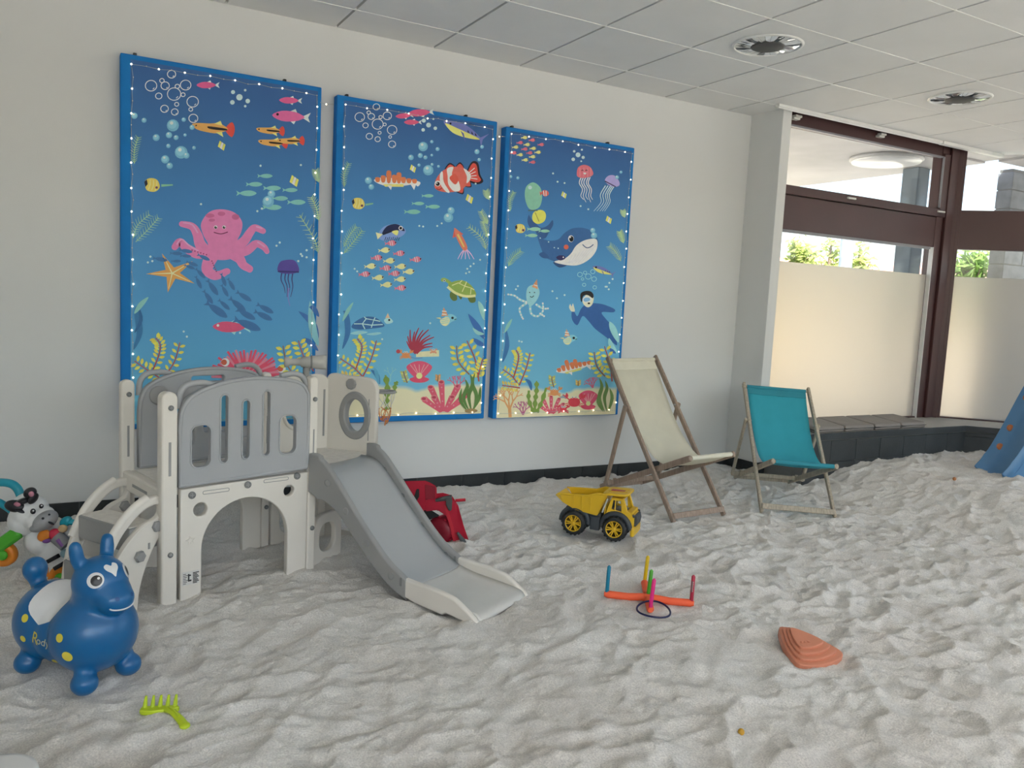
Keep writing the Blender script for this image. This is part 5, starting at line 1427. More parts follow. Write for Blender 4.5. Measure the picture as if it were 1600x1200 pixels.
# basketball ring on the outer edge of the ring panel
hc = inv @ at_plane(602, 612, pmx(PS) @ Vector((1.14, 0.19, 0)), Vector((-math.sin(math.radians(15)), math.cos(math.radians(15)), 0)))
R_h = 0.052
hoop = MB().tube([(hc.x + R_h * math.cos(t * math.pi / 12), hc.y + R_h * math.sin(t * math.pi / 12), hc.z) for t in range(24)], 0.007, 8, closed=True)
hoop = hoop.build('basket_ring', M_pr, PS)
MB().bar((1.09, 0.19, hc.z), (hc.x - R_h, hc.y, hc.z), 0.03, 0.014).build('ring_bracket', M_pr, hoop, bevel=0.003)
M_netw = mat('white_net_cord', (0.75, 0.74, 0.70), 0.8); M_neto = mat('orange_net_cord', (0.72, 0.26, 0.07), 0.8)
rnd = random.Random(4)
for k in range(8):
    t0 = k * math.pi / 4; t1 = t0 + math.pi / 4 * (1 if k % 2 else -1)
    def np_(t, r, z): return (hc.x + r * math.cos(t), hc.y + r * math.sin(t), hc.z + z)
    MB().tube(spl([np_(t0, 0.050, -0.004), np_(t0 + 0.1, 0.045, -0.04), np_(t1, 0.034, -0.085)], 4, False), 0.0022, 5).build('net_cord', M_netw, hoop)
    MB().tube(spl([np_(t1, 0.034, -0.085), np_(t0, 0.032, -0.115), np_(t1 + 0.3, 0.020, -0.15 - 0.03 * rnd.random()), np_(t1 + 0.8, 0.012, -0.13)], 4, False), 0.0022, 5).build('net_cord', M_neto, hoop)
# ---------------------------------------------------------------- two deck chairs
def wood(name, col):
    m = mat(name, col, 0.6, var=0.0)
    nt = m.node_tree; nd = nt.nodes; L = nt.links
    vm = [n for n in nd if n.type == 'VECT_MATH'][0]
    tc = [n for n in nd if n.type == 'TEX_COORD'][0]
    mp = nd.new('ShaderNodeMapping'); mp.inputs['Scale'].default_value = (40, 40, 3.0)
    n2_ = nd.new('ShaderNodeTexNoise'); n2_.inputs['Scale'].default_value = 2.5; n2_.inputs['Detail'].default_value = 6
    L.new(tc.outputs['Object'], mp.inputs[0]); L.new(mp.outputs[0], n2_.inputs['Vector'])
    mr = nd.new('ShaderNodeMapRange'); mr.inputs['From Min'].default_value = 0.3; mr.inputs['From Max'].default_value = 0.7
    mr.inputs['To Min'].default_value = 0.72; mr.inputs['To Max'].default_value = 1.15
    L.new(n2_.outputs['Fac'], mr.inputs[0]); L.new(mr.outputs[0], vm.inputs['Scale'])
    return m
M_w1 = wood('beech_wood_weathered', (0.36, 0.27, 0.21))
M_w2 = wood('pale_pine_wood', (0.46, 0.40, 0.31))
M_bolt = mat('steel_bolt', (0.4, 0.4, 0.4), 0.35, metal=0.9)

def deck_chair(label, loc, yaw, w, ty, tz, sy, sz_, ry, rz, s, woodm, cloth, path, rollz, hemc):
    t = thing('deck_chair', label, 'chair', loc, (0, math.atan(-rollz) if rollz else 0, yaw), group='folding deck chairs on the sand')
    P = lambda x, f, z: Vector((x, -f, z))
    hw = w / 2; bw = hw * 0.86; rt = 0.021; rw = 0.034
    A = Vector((0, ty, tz)).normalized()
    for sd in (-1, 1):
        # long back rail from foot to top
        f0 = P(sd * hw, 0.012, -0.03); t0 = P(sd * hw, -ty - 0.03 * 0.63, tz + 0.03 * 0.77)
        r = MB().bar(f0, t0, rt, rw, (0, 1, 0)).build('back_rail', woodm, t, bevel=0.006)
        pv = P(sd * hw, -ty * s, tz * s)
        MB().lathe([(0.007, -0.018), (0.007, 0.018)], 12, frame(pv, (0, 0, 1), (0, 1, 0))).build('bolt', M_bolt, r)
        # seat frame rail
        q0 = P(sd * bw, sy + 0.012, sz_ + 0.004); q1 = P(sd * bw, -ry - 0.02, rz - 0.012)
        b = MB().bar(q1, q0, rt, 0.038, (0, 0, 1)).build('seat_rail', woodm, t, bevel=0.008)
        for k in (0.06, 0.12, 0.18):            # notches for the strut
            c = q1.lerp(q0, k)
            MB().box((c.x - 0.011, c.y - 0.008, c.z + 0.008), (c.x + 0.011, c.y + 0.008, c.z + 0.03)).build('notch_block', woodm, b, bevel=0.003)
        # prop strut outside the back rail
        ox = sd * (hw + 0.022)
        e = q1.lerp(q0, 0.14)
        MB().bar(P(ox, -ty * s + 0.0, tz * s + 0.012), Vector((ox, e.y, e.z - 0.005)), 0.019, 0.032, (0, 1, 0)).build('prop_strut', woodm, t, bevel=0.006)
    MB().bar(P(-hw, 0.005, 0.010), P(hw, 0.005, 0.010), 0.020, 0.036, (0, 0.3, 1)).build('foot_bar', woodm, t, bevel=0.004)
    MB().tube([P(-hw - 0.012, -ty, tz), P(hw + 0.012, -ty, tz)], 0.010, 10).build('top_bar', woodm, t)
    MB().tube([P(-bw - 0.012, sy, sz_), P(bw + 0.012, sy, sz_)], 0.011, 10).build('seat_bar', woodm, t)
    MB().bar(P(-bw, -ry * 0.99, rz), P(bw, -ry * 0.99, rz), 0.020, 0.032).build('rear_bar', woodm, t, bevel=0.004)
    e = P(0, -ry, rz).lerp(P(0, sy, sz_), 0.16)
    MB().bar((-hw - 0.03, e.y, e.z), (hw + 0.03, e.y, e.z), 0.018, 0.030).build('prop_bar', woodm, t, bevel=0.004)
    # sling
    pts = spl(path, 8, False); N = len(pts); vs_, fs = [], []; nc = 12
    cw = hw - 0.022
    for i, (f, z) in enumerate(pts):
        u = i / (N - 1)
        half = cw * (1 - 0.06 * math.sin(math.pi * u)) if u < 0.85 else cw + (bw - 0.016 - cw) * (u - 0.85) / 0.15
        a, b = Vector(pts[max(i - 1, 0)]), Vector(pts[min(i + 1, N - 1)]); d = (b - a).normalized(); n = Vector((-d.y, d.x))
        if n.y < 0: n = -n
        for k in range(nc + 1):
            x = -1 + 2 * k / nc
            sag = 0.022 * (1 - x * x) * math.sin(math.pi * min(u, 1)) + 0.003 * math.sin(x * 9 + u * 3) * (1 - u)
            q = Vector((f, z)) - n * sag
            vs_.append(P(x * half, q.x, q.y))
    M_ = len(vs_)
    for i in range(N - 1):
        for k in range(nc):
            a = i * (nc + 1) + k; fs.append((a, a + 1, a + nc + 2, a + nc + 1))
    me = bpy.data.meshes.new('sling'); me.from_pydata(vs_, [], fs)
    for p in me.polygons: p.use_smooth = True
    o = put('sling', me, cloth, t)
    so_ = o.modifiers.new('thickness', 'SOLIDIFY'); so_.thickness = 0.003; so_.offset = 0
    hb_v, hb_f = [], []
    for i in range(0, 4):
        for k in range(nc + 1): hb_v.append(vs_[i * (nc + 1) + k] + Vector((0, -0.0035, 0.0022)))
    for i in range(3):
        for k in range(nc): a = i * (nc + 1) + k; hb_f.append((a, a + 1, a + nc + 2, a + nc + 1))
    MB().add(hb_v, hb_f, True).build('hem_band', hemc, o)
    # hem sleeves round the bars and a stitched seam
    hm = MB().tube([P(-cw, -ty, tz), P(cw, -ty, tz)], 0.0135, 12).build('hem_sleeve', hemc, o)
    hm = MB().tube([P(-bw + 0.016, sy, sz_), P(bw - 0.016, sy, sz_)], 0.0145, 12).build('hem_sleeve', hemc, o)
    i = 3
    seam = [vs_[i * (nc + 1) + k] + Vector((0, -0.004, 0.002)) for k in range(nc + 1)]
    MB().tube(seam, 0.0016, 5).build('seam', hemc, o)
    return t
M_cream = mat('cream_canvas', (0.80, 0.77, 0.64), 0.9, var=0.05, vscale=8, bump=0.15, bscale=400, transl=0.25)
M_creamh = mat('cream_canvas_hem', (0.74, 0.71, 0.58), 0.9, var=0.05, bump=0.15, bscale=400)
M_turq = mat('turquoise_canvas', (0.06, 0.50, 0.62), 0.9, var=0.05, vscale=8, bump=0.15, bscale=400, transl=0.3)
M_turqh = mat('turquoise_canvas_hem', (0.035, 0.28, 0.36), 0.9, var=0.05, bump=0.15, bscale=400)
deck_chair('cream canvas deck chair with brown wood frame behind the dump truck', (2.67, -1.173, 0.022), math.radians(-0.65), 0.408, 0.738, 0.904, 0.09, 0.386, 0.80, 0.012, 0.679, M_w1, M_cream,
           [(-0.738, 0.904), (-0.60, 0.70), (-0.47, 0.52), (-0.35, 0.395), (-0.22, 0.315), (-0.08, 0.31), (0.09, 0.386)], 0.028, M_creamh)
deck_chair('turquoise canvas deck chair with pale wood frame in front of the window ledge', (3.39, -1.33, 0.022), math.radians(-31.4), 0.476, 0.793, 0.715, 0.014, 0.312, 0.875, 0.02, 0.69, M_w2, M_turq,
           [(-0.793, 0.715), (-0.66, 0.56), (-0.53, 0.42), (-0.42, 0.335), (-0.30, 0.28), (-0.15, 0.268), (0.014, 0.312)], -0.032, M_turqh)
# ---------------------------------------------------------------- toys
def blob(name, mb, voxel, smooth, material, parent, world=False):
    """fuse overlapping closed shapes into one smooth skin"""
    me = mb.mesh(name)
    o = bpy.data.objects.new(name, me); COL.objects.link(o)
    r = o.modifiers.new('r', 'REMESH'); r.mode = 'VOXEL'; r.voxel_size = voxel; r.use_smooth_shade = True
    s = o.modifiers.new('s', 'SMOOTH'); s.iterations = smooth; s.factor = 0.5
    dg = bpy.context.evaluated_depsgraph_get()
    m2 = bpy.data.meshes.new_from_object(o.evaluated_get(dg))
    bpy.data.objects.remove(o); bpy.data.meshes.remove(me)
    m2.name = name; m2.materials.clear()
    for p in m2.polygons: p.use_smooth = True
    return put(name, m2, material, parent, world)
def decal(name, bvh, mx, pts, material, parent, rings=4, lift=0.0012):
    """flat shape in mx's XY plane pressed onto a surface along -Z"""
    c = Vector((sum(p[0] for p in pts) / len(pts), sum(p[1] for p in pts) / len(pts))); n = len(pts)
    vs_, fs = [], []
    zdir = (mx.to_3x3() @ Vector((0, 0, 1))).normalized()
    def drop(x, y):
        o = mx @ Vector((x, y, 0)); h, nn, i, d = bvh.ray_cast(o, -zdir)
        if h is None: return None
        return h + nn * lift
    for r in range(rings, 0, -1):
        for p in pts:
            q = c + (Vector(p) - c) * (r / rings); h = drop(q.x, q.y)
            vs_.append(h)
    vs_.append(drop(c.x, c.y))
    for r in range(rings - 1):
        for k in range(n): fs.append((r * n + k, r * n + (k + 1) % n, (r + 1) * n + (k + 1) % n, (r + 1) * n + k))
    for k in range(n): fs.append(((rings - 1) * n + k, (rings - 1) * n + (k + 1) % n, rings * n))
    fs = [f for f in fs if all(vs_[i] is not None for i in f)]
    vs_ = [v if v is not None else Vector((0, 0, 0.2)) for v in vs_]
    me = bpy.data.meshes.new(name); me.from_pydata(vs_, [], fs)
    bm = bmesh.new(); bm.from_mesh(me); bmesh.ops.delete(bm, geom=[v for v in bm.verts if not v.link_faces], context='VERTS'); bm.to_mesh(me); bm.free()
    for p in me.polygons: p.use_smooth = True
    return put(name, me, material, parent)

# ---- blue inflatable hopping horse (local x forward, z up)
HR = thing('hopping_horse', 'blue inflatable hopping horse toy with white saddle and yellow spots', 'toy horse', (-0.765, -1.975, -0.006), (0, 0, math.radians(-55)))
M_hb = mat('glossy_blue_vinyl', (0.003, 0.115, 0.31), 0.30, var=0.03, vscale=5, coat=0.15)
M_hw = mat('white_vinyl_print', (0.72, 0.72, 0.72), 0.4); M_hy = mat('yellow_vinyl_print', (0.72, 0.60, 0.06), 0.4); M_hk = mat('black_vinyl_print', (0.01, 0.01, 0.012), 0.3)
h = MB()
h.ball((0.074, 0, 0.168), (0.130, 0.136, 0.132), 32, 20)
h.ball((-0.115, 0, 0.166), (0.128, 0.130, 0.130), 32, 20)
h.ball((-0.03, 0, 0.154), (0.12, 0.122, 0.116), 28, 18)
h.tube([(0.088, 0, 0.22), (0.096, 0, 0.275), (0.104, 0, 0.335)], [0.096, 0.080, 0.078], 24)
h.ball((0.103, 0, 0.340), (0.084, 0.084, 0.082), 28, 18)
h.ball((0.172, 0, 0.296), (0.056, 0.060, 0.050), 24, 16)
h.ball((0.140, 0, 0.310), (0.072, 0.070, 0.060), 24, 16)
for sd in (-1, 1):
    h.tube([(0.075, sd * 0.042, 0.385), (0.068, sd * 0.052, 0.415), (0.064, sd * 0.056, 0.445)], [0.021, 0.022, 0.022], 14)
    h.ball((0.063, sd * 0.057, 0.455), (0.021, 0.020, 0.024), 14, 10)
    for fx_ in (0.130, -0.152):
        h.tube([(fx_ * 0.9, sd * 0.070, 0.09), (fx_, sd * 0.078, 0.045)], [0.030, 0.028], 16)
        h.ball((fx_ + 0.004, sd * 0.080, 0.036), (0.042, 0.042, 0.038), 18, 12)
h.tube([(-0.180, 0, 0.235), (-0.206, 0, 0.268), (-0.218, 0, 0.30)], [0.026, 0.025, 0.032], 14)
h.ball((-0.223, 0, 0.316), (0.037, 0.041, 0.044), 18, 12)
hb = blob('body', h, 0.0065, 5, M_hb, HR)
bv = BVHTree.FromPolygons([v.co.copy() for v in hb.data.vertices], [tuple(p.vertices) for p in hb.data.polygons])
def hdec(name, o, d, pts, m_, up=(0, 0, 1), lift=0.0012, parent=None):
    """decal seen from point o, looking along d"""
    z = -Vector(d).normalized(); x = Vector(up).cross(z).normalized(); y = z.cross(x)
    mx = Matrix((x, y, z)).transposed().to_4x4(); mx.translation = Vector(o)
    return decal(name, bv, mx, pts, m_, parent or HR, lift=lift)
hinv = pmx(HR).inverted()
def hhit(u, v):
    p, n_, _, _ = bv.ray_cast(hinv @ CAM, (hinv.to_3x3() @ ray(u, v)).normalized())
    return p, n_
def hspot(name, p, n_, pts, m_, lift=0.0012, parent=None):
    return hdec(name, p + n_ * 0.06, -n_, pts, m_, lift=lift, parent=parent)
ep, en = hhit(149, 907)
for mir in (1, -1):
    p_, n_ = Vector((ep.x, ep.y * mir, ep.z)), Vector((en.x, en.y * mir, en.z))
    e = hspot('eye', p_, n_, circ(0, 0, 0.0245, 24), M_hw)
    hspot('iris', p_, n_, circ(0.003, -0.001, 0.0165, 20), M_hk, 0.0022, e)
    hspot('eye_glint', p_, n_, circ(0.009, 0.006, 0.004, 12), M_hw, 0.0032, e)
heart = spl([(0, 0.016), (0.014, 0.030), (0.030, 0.022), (0.028, 0.002), (0.012, -0.018), (0, -0.036), (-0.012, -0.018), (-0.028, 0.002), (-0.030, 0.022), (-0.014, 0.030)], 4)
fp, fn = hhit(176, 889)
if fp is not None: hspot('forehead_heart', fp, fn, [(x * 0.72, y * 0.72) for x, y in heart], M_hw)
hdec('mouth_line', (0.40, 0.0, 0.30), (-1, 0, 0.15), [(-0.062 + 0.0, 0.058)] + [(-0.055 + 0.011 * k, 0.030 + 0.00032 * (k - 5) ** 2 * 1.0) for k in range(11)] + [(0.062, 0.058)] + [(0.055 - 0.011 * k, 0.0345 + 0.00032 * (5 - k) ** 2) for k in range(11)], M_hw) if False else None
smile = [Vector((0.28, 0.052 * math.sin(math.radians(a)), 0.276 - 0.010 * math.cos(math.radians(a)) + 0.008)) for a in range(-90, 91, 10)]
pts = []
for q in smile:
    hh = bv.ray_cast(q, Vector((-1, -q.y * 2.2, 0.0)).normalized())
    if hh[0] is not None: pts.append(hh[0] + hh[1] * 0.0006)
if len(pts) > 3: MB().tube(pts, 0.0028, 6).build('smile', M_hw, HR)
for sd in (-1, 1): hdec('nostril', (0.36, sd * 0.026, 0.312), (-1, 0, 0), circ(0, 0, 0.006, 12), mat('dark_blue_print', (0.004, 0.07, 0.24), 0.4))
# saddle: wrapped over the back between neck and tail
sv, sf = [], []; nu, nv_ = 28, 10
for iu in range(nu + 1):
    th = math.radians(-58 + 116 * iu / nu); t_ = abs(th) / math.radians(58)
    xa = -0.118 + 0.020 * t_ + 0.030 * max(0, t_ - 0.5); xb = 0.040 - 0.004 * t_
    wv = 1 - max(0.0, (t_ - 0.62) / 0.38) ** 2.2
    xm = (xa + xb) / 2 - 0.030 * max(0, t_ - 0.4); hw_ = (xb - xa) / 2 * max(wv, 0.02)
    for iv in range(nv_ + 1):
        x = xm + hw_ * (-1 + 2 * iv / nv_)
        dr = Vector((0, math.sin(th), math.cos(th))); o_ = Vector((x, 0, 0.13)) + dr * 0.4
        hh = bv.ray_cast(o_, -dr)
        sv.append((hh[0] + hh[1] * 0.0012) if hh[0] is not None else o_ - dr * 0.28)
for iu in range(nu):
    for iv in range(nv_):
        a = iu * (nv_ + 1) + iv; sf.append((a, a + 1, a + nv_ + 2, a + nv_ + 1))
me = bpy.data.meshes.new('saddle'); me.from_pydata(sv, [], sf)
for p in me.polygons: p.use_smooth = True
put('saddle', me, M_hw, HR)
for (u, v, r) in ((93, 997, 0.0135), (105, 1026, 0.0175), (39, 966, 0.013), (87, 1033, 0.012), (36, 998, 0.011)):
    p_, n_ = hhit(u, v)
    if p_ is None: continue
    hspot('yellow_spot', p_, n_, circ(0, 0, r, 20), M_hy)
    hspot('yellow_spot', Vector((p_.x, -p_.y, p_.z)), Vector((n_.x, -n_.y, n_.z)), circ(0, 0, r, 20), M_hy)
# printed name on the flank
def flank_text(body, size, pos, material, lift, shear, name):
    me = text_mesh(body, size, 0.0)
    bm = bmesh.new(); bm.from_mesh(me)
    bmesh.ops.subdivide_edges(bm, edges=[e for e in bm.edges if e.calc_length() > 0.006], cuts=2, use_grid_fill=False)
    bmesh.ops.triangulate(bm, faces=bm.faces)
    z = Vector((0, -1, 0)); x = Vector((1, 0, -0.10)).normalized(); y = z.cross(x)
    for v in bm.verts:
        q = Vector(pos) + x * (v.co.x + shear * v.co.y) + y * v.co.y
        hh = bv.ray_cast(q, Vector((0, 1, 0)))
        v.co = hh[0] + hh[1] * lift if hh[0] is not None else q
    bm.to_mesh(me); bm.free()
    return put(name, me, material, HR)
tp, tn = hhit(55, 998)
flank_text('R', 0.056, (tp.x, -0.5, tp.z), M_hy, 0.0014, 0.12, 'name_print')
tp, tn = hhit(67, 1004)
flank_text('ody', 0.036, (tp.x, -0.5, tp.z), mat('pale_yellow_print', (0.62, 0.60, 0.38), 0.4), 0.0014, 0.12, 'name_print')

# ---- green sand rake
p0 = at_z(250, 1093, 0.02)
RK = thing('sand_rake', 'lime green plastic sand rake lying in front of the hopping horse', 'rake', (p0.x, p0.y, sz(p0.x, p0.y) - 0.002), (0, 0, math.radians(-18)))
M_rk = mat('lime_green_plastic', (0.60, 0.76, 0.03), 0.38, var=0.04, transl=0.15)
MB().prism(spl([(-0.052, -0.020), (-0.054, 0.010), (-0.03, 0.014), (0.03, 0.012), (0.052, 0.008), (0.056, -0.010), (0.03, -0.022), (-0.01, -0.028)], 4), 0.0, 0.012).build('rake_head', M_rk, RK, bevel=0.003)
MB().tube([(-0.052, -0.018, 0.012), (-0.02, -0.026, 0.013), (0.02, -0.022, 0.013), (0.054, -0.008, 0.012)], 0.004, 8).build('rake_rim', M_rk, RK)
for k in range(5):
    x = -0.046 + 0.022 * k
    MB().tube([(x, 0.006, 0.006), (x + 0.001, 0.012, 0.022), (x + 0.003, 0.014, 0.044)], [0.0070, 0.0062, 0.0036], 8).build('tine', M_rk, RK)
hd_ = MB().tube([(0.020, -0.012, 0.012), (0.045, -0.040, 0.016), (0.072, -0.075, 0.012), (0.092, -0.105, 0.006)], [0.013, 0.011, 0.013, 0.014], 12, flat=0.55).build('handle', M_rk, RK)
MB().tube([(0.030, -0.020, 0.020), (0.048, -0.042, 0.023), (0.070, -0.072, 0.020)], 0.003, 6).build('handle_rib', M_rk, hd_)
MB().ball((0.093, -0.107, 0.006), (0.016, 0.016, 0.009), 14, 8).build('handle_end', M_rk, hd_)

# ---- yellow dump truck (local x forward)
TR = thing('toy_dump_truck', 'yellow toy dump truck with dark grey chassis in front of the cream chair', 'toy truck', (1.845, -1.255, 0.0), (0, 0, math.radians(-51)))
TR.location.z = 0.004
M_ty = mat('yellow_truck_plastic', (0.74, 0.46, 0.02), 0.35, var=0.03); M_tg = mat('charcoal_truck_plastic', (0.045, 0.055, 0.065), 0.45, var=0.05)
M_tyre = mat('black_tyre', (0.014, 0.016, 0.018), 0.6, var=0.05); M_tred = mat('red_truck_print', (0.42, 0.03, 0.05), 0.4); M_tgl = mat('truck_interior_grey', (0.16, 0.17, 0.18), 0.4)
WB_, TW = 0.1175, 0.088
MB().box((-0.165, -0.062, 0.055), (0.150, 0.062, 0.085)).box((-0.165, -0.075, 0.075), (0.03, 0.075, 0.135)).build('chassis', M_tg, TR, bevel=0.006)
for sd in (-1, 1):
    MB().box((-0.028, sd * 0.07 - 0.02, 0.040), (0.028, sd * 0.07 + 0.02, 0.120)).build('side_tank', M_tg, TR, bevel=0.006)
    for x in (-WB_, WB_):       # wheel arches
        MB().tube([(x + 0.078 * math.cos(math.radians(a)), sd * 0.078, 0.068 + 0.078 * math.sin(math.radians(a))) for a in range(0, 181, 12)], 0.011, 8, flat=1.6).build('mudguard', M_tg, TR)
def wheel(x, sd):
    t = MB(); m = frame((x, sd * TW, 0.068), (1, 0, 0), (0, 0, 1))
    if sd > 0: m = m @ Matrix.Rotation(math.pi, 4, 'Y')
    t.lathe([(0.046, -0.024), (0.060, -0.026), (0.067, -0.020), (0.068, 0.0), (0.067, 0.018), (0.060, 0.026), (0.047, 0.026), (0.045, 0.010)], 36, m)
    w = t.build('wheel', M_tyre, TR)
    MB().tube([m @ Vector((0.0455 * math.cos(a * math.pi / 15), 0.0455 * math.sin(a * math.pi / 15), 0.023)) for a in range(30)], 0.0035, 6, closed=True).build('rim', M_ty, w)
    MB().lathe([(0.045, 0.006), (0.045, 0.010)], 28, m).build('rim_plate', mat('dark_yellow_plastic', (0.30, 0.18, 0.012), 0.5), w)
    for k in range(6):
        a = k * math.pi / 3
        q = m @ Matrix.Rotation(a, 4, 'Z')
        MB().prism([(0.008, -0.005), (0.044, -0.010), (0.044, -0.004), (0.012, 0.0), (0.044, 0.004), (0.044, 0.010), (0.008, 0.005)], 0.010, 0.022, q).build('spoke', M_ty, w)
    MB().lathe([(0.012, 0.008), (0.012, 0.022), (0.008, 0.026)], 16, m).build('hub', M_ty, w)
    for k in range(18):
        q = m @ Matrix.Rotation(k * math.pi / 9, 4, 'Z')
        MB().box((0.064, -0.005, -0.018), (0.0715, 0.005, 0.018), q).build('tread_lug', M_tyre, w)
for x in (-WB_, WB_):
    for sd in (-1, 1): wheel(x, sd)
# dump bed: open box with sloped tail and a rim
def bed():
    ys = 0.085
    side = [(-0.215, 0.222), (-0.195, 0.180), (-0.115, 0.140), (0.005, 0.128), (0.045, 0.205), (0.052, 0.232), (0.0, 0.250), (-0.06, 0.222), (-0.12, 0.252), (-0.165, 0.246)]
    mb = MB()
    side = [(-0.212, 0.215), (-0.190, 0.178), (-0.115, 0.145), (0.010, 0.130), (0.050, 0.215), (0.060, 0.245), (0.005, 0.248), (-0.045, 0.228), (-0.095, 0.226), (-0.150, 0.222)]
    f = lambda y: frame((0, y, 0), (1, 0, 0), (0, 0, 1))
    for sd in (-1, 1): mb.prism(side, -0.003, 0.003, f(sd * ys))
    fl_ = [(-0.235, 0.212), (-0.190, 0.176), (-0.115, 0.143), (0.010, 0.128), (0.058, 0.240)]
    for (a, b) in zip(fl_[:-1], fl_[1:]):
        mb.bar((a[0], 0, a[1]), (b[0], 0, b[1]), 2 * ys + 0.006, 0.006, (0, 0, 1))
    return mb.build('dump_bed', M_ty, TR)
bd = bed()
rimp = [(-0.225, 0.218), (-0.150, 0.224), (-0.095, 0.228), (-0.045, 0.230), (0.005, 0.250), (0.060, 0.248)]
for sd in (-1, 1):
    MB().tube([(x, sd * 0.088, z) for x, z in rimp], 0.0055, 8).build('bed_rim', M_ty, bd)
    for x in (-0.13, -0.08, -0.03): MB().box((x - 0.004, sd * 0.088 - 0.004, 0.148), (x + 0.004, sd * 0.088 + 0.004, 0.222)).build('bed_rib', M_ty, bd, bevel=0.0015)
# canopy over the cab with slots
can = plate('cab_guard', rrect(0.035, -0.092, 0.178, 0.092, 0.03), [rrect(0.060, -0.040, 0.160, -0.020, 0.004), rrect(0.060, 0.020, 0.160, 0.040, 0.004)], 0.014, M_ty, bd, Matrix.Translation((0, 0, 0.250)) @ Matrix.Rotation(math.radians(-3), 4, 'Y'), 0.004)
for y in (-0.066, -0.03, 0.03, 0.066): MB().box((0.05, y - 0.005, 0.254), (0.170, y + 0.005, 0.262)).build('guard_rib', M_ty, bd, bevel=0.002)
MB().box((0.066, -0.017, 0.2600), (0.158, 0.017, 0.2645)).build('red_badge', M_tred, bd)
# cab: two side walls with window holes, front, roof, bonnet
cs = [(0.045, 0.098), (0.070, 0.185), (0.085, 0.232), (0.150, 0.232), (0.172, 0.170), (0.200, 0.160), (0.214, 0.140), (0.214, 0.075), (0.196, 0.075), (0.188, 0.105), (0.165, 0.140), (0.135, 0.150), (0.10, 0.146), (0.07, 0.125), (0.056, 0.098)]
for sd in (-1, 1):
    c = plate('cab_side', cs, [[(0.088, 0.172), (0.096, 0.222), (0.106, 0.222), (0.104, 0.168)], [(0.110, 0.168), (0.112, 0.222), (0.140, 0.222), (0.146, 0.162)]], 0.010, M_ty, TR, frame((0, sd * 0.072, 0), (1, 0, 0), (0, 0, 1)), 0.002)
fr_ = MB()
fr_.bar((0.083, 0, 0.232), (0.152, 0, 0.232), 0.15, 0.008)
fr_.box((0.045, -0.07, 0.098), (0.056, 0.07, 0.19)).box((0.17, -0.072, 0.148), (0.205, 0.072, 0.166)).box((0.196, -0.075, 0.060), (0.216, 0.075, 0.150))
fr_.build('cab_front', M_ty, TR, bevel=0.005)
for y in (-0.068, 0.068): MB().bar((0.174, y, 0.165), (0.151, y, 0.232), 0.012, 0.012).build('windscreen_pillar', M_ty, TR, bevel=0.003)
MB().box((0.06, -0.055, 0.10), (0.16, 0.055, 0.165)).build('seat_block', M_tgl, TR, bevel=0.008)
MB().box((0.075, -0.03, 0.165), (0.095, 0.03, 0.215)).build('driver_seat', M_tg, TR, bevel=0.006)
MB().prism([(0.214, 0.085), (0.214, 0.150), (0.226, 0.146), (0.232, 0.120), (0.226, 0.085)], -0.055, 0.055, frame((0, 0, 0), (1, 0, 0), (0, 0, 1))).build('front_grille', M_tg, TR, bevel=0.004)
MB().box((0.200, -0.084, 0.030), (0.224, 0.084, 0.085)).build('front_bumper', M_ty, TR, bevel=0.010)
MB().box((-0.178, -0.07, 0.08), (-0.16, 0.07, 0.150)).build('rear_plate', M_tg, TR, bevel=0.006)
for sd in (-1, 1):
    MB().bar((0.038, sd * 0.080, 0.145), (0.066, sd * 0.080, 0.228), 0.008, 0.010, (0, 1, 0)).build('exhaust_pipe', mat('pale_grey_plastic', (0.55, 0.55, 0.53), 0.4), TR, bevel=0.002)
    MB().ball((0.212, sd * 0.066, 0.145), (0.008, 0.012, 0.010), 12, 8).build('headlamp', M_tg, TR)

# ---- ring toss cross
L_, R_, B_, F_ = at_z(948, 929, 0.012), at_z(1080, 943, 0.012), at_z(1007, 911, 0.012), at_z(1016, 953, 0.012)
cx = (L_ + R_ + B_ + F_) / 4
RT_ = thing('ring_toss', 'orange red ring toss cross with five coloured pegs', 'toy', (cx.x, cx.y, 0.004))
M_rt = mat('fluorescent_orange_foam', (1.0, 0.15, 0.055), 0.6, var=0.04, vscale=30, bump=0.3, bscale=90, transl=0.1)
c0 = Vector((0, 0, 0.010))
arms = []
for q in (L_, R_, B_, F_):
    v = Vector((q.x - cx.x, q.y - cx.y, 0.010)); d = Vector((v.x, v.y, 0)).normalized()
    a = MB(); a.tube([c0, v * 0.5, v - d * 0.004, v + d * 0.012], [0.0165, 0.0165, 0.0165, 0.010], 14); a.build('arm', M_rt, RT_)
MB().lathe([(0.026, -0.006), (0.026, 0.018), (0.020, 0.026)], 16).build('centre_hub', M_rt, RT_)
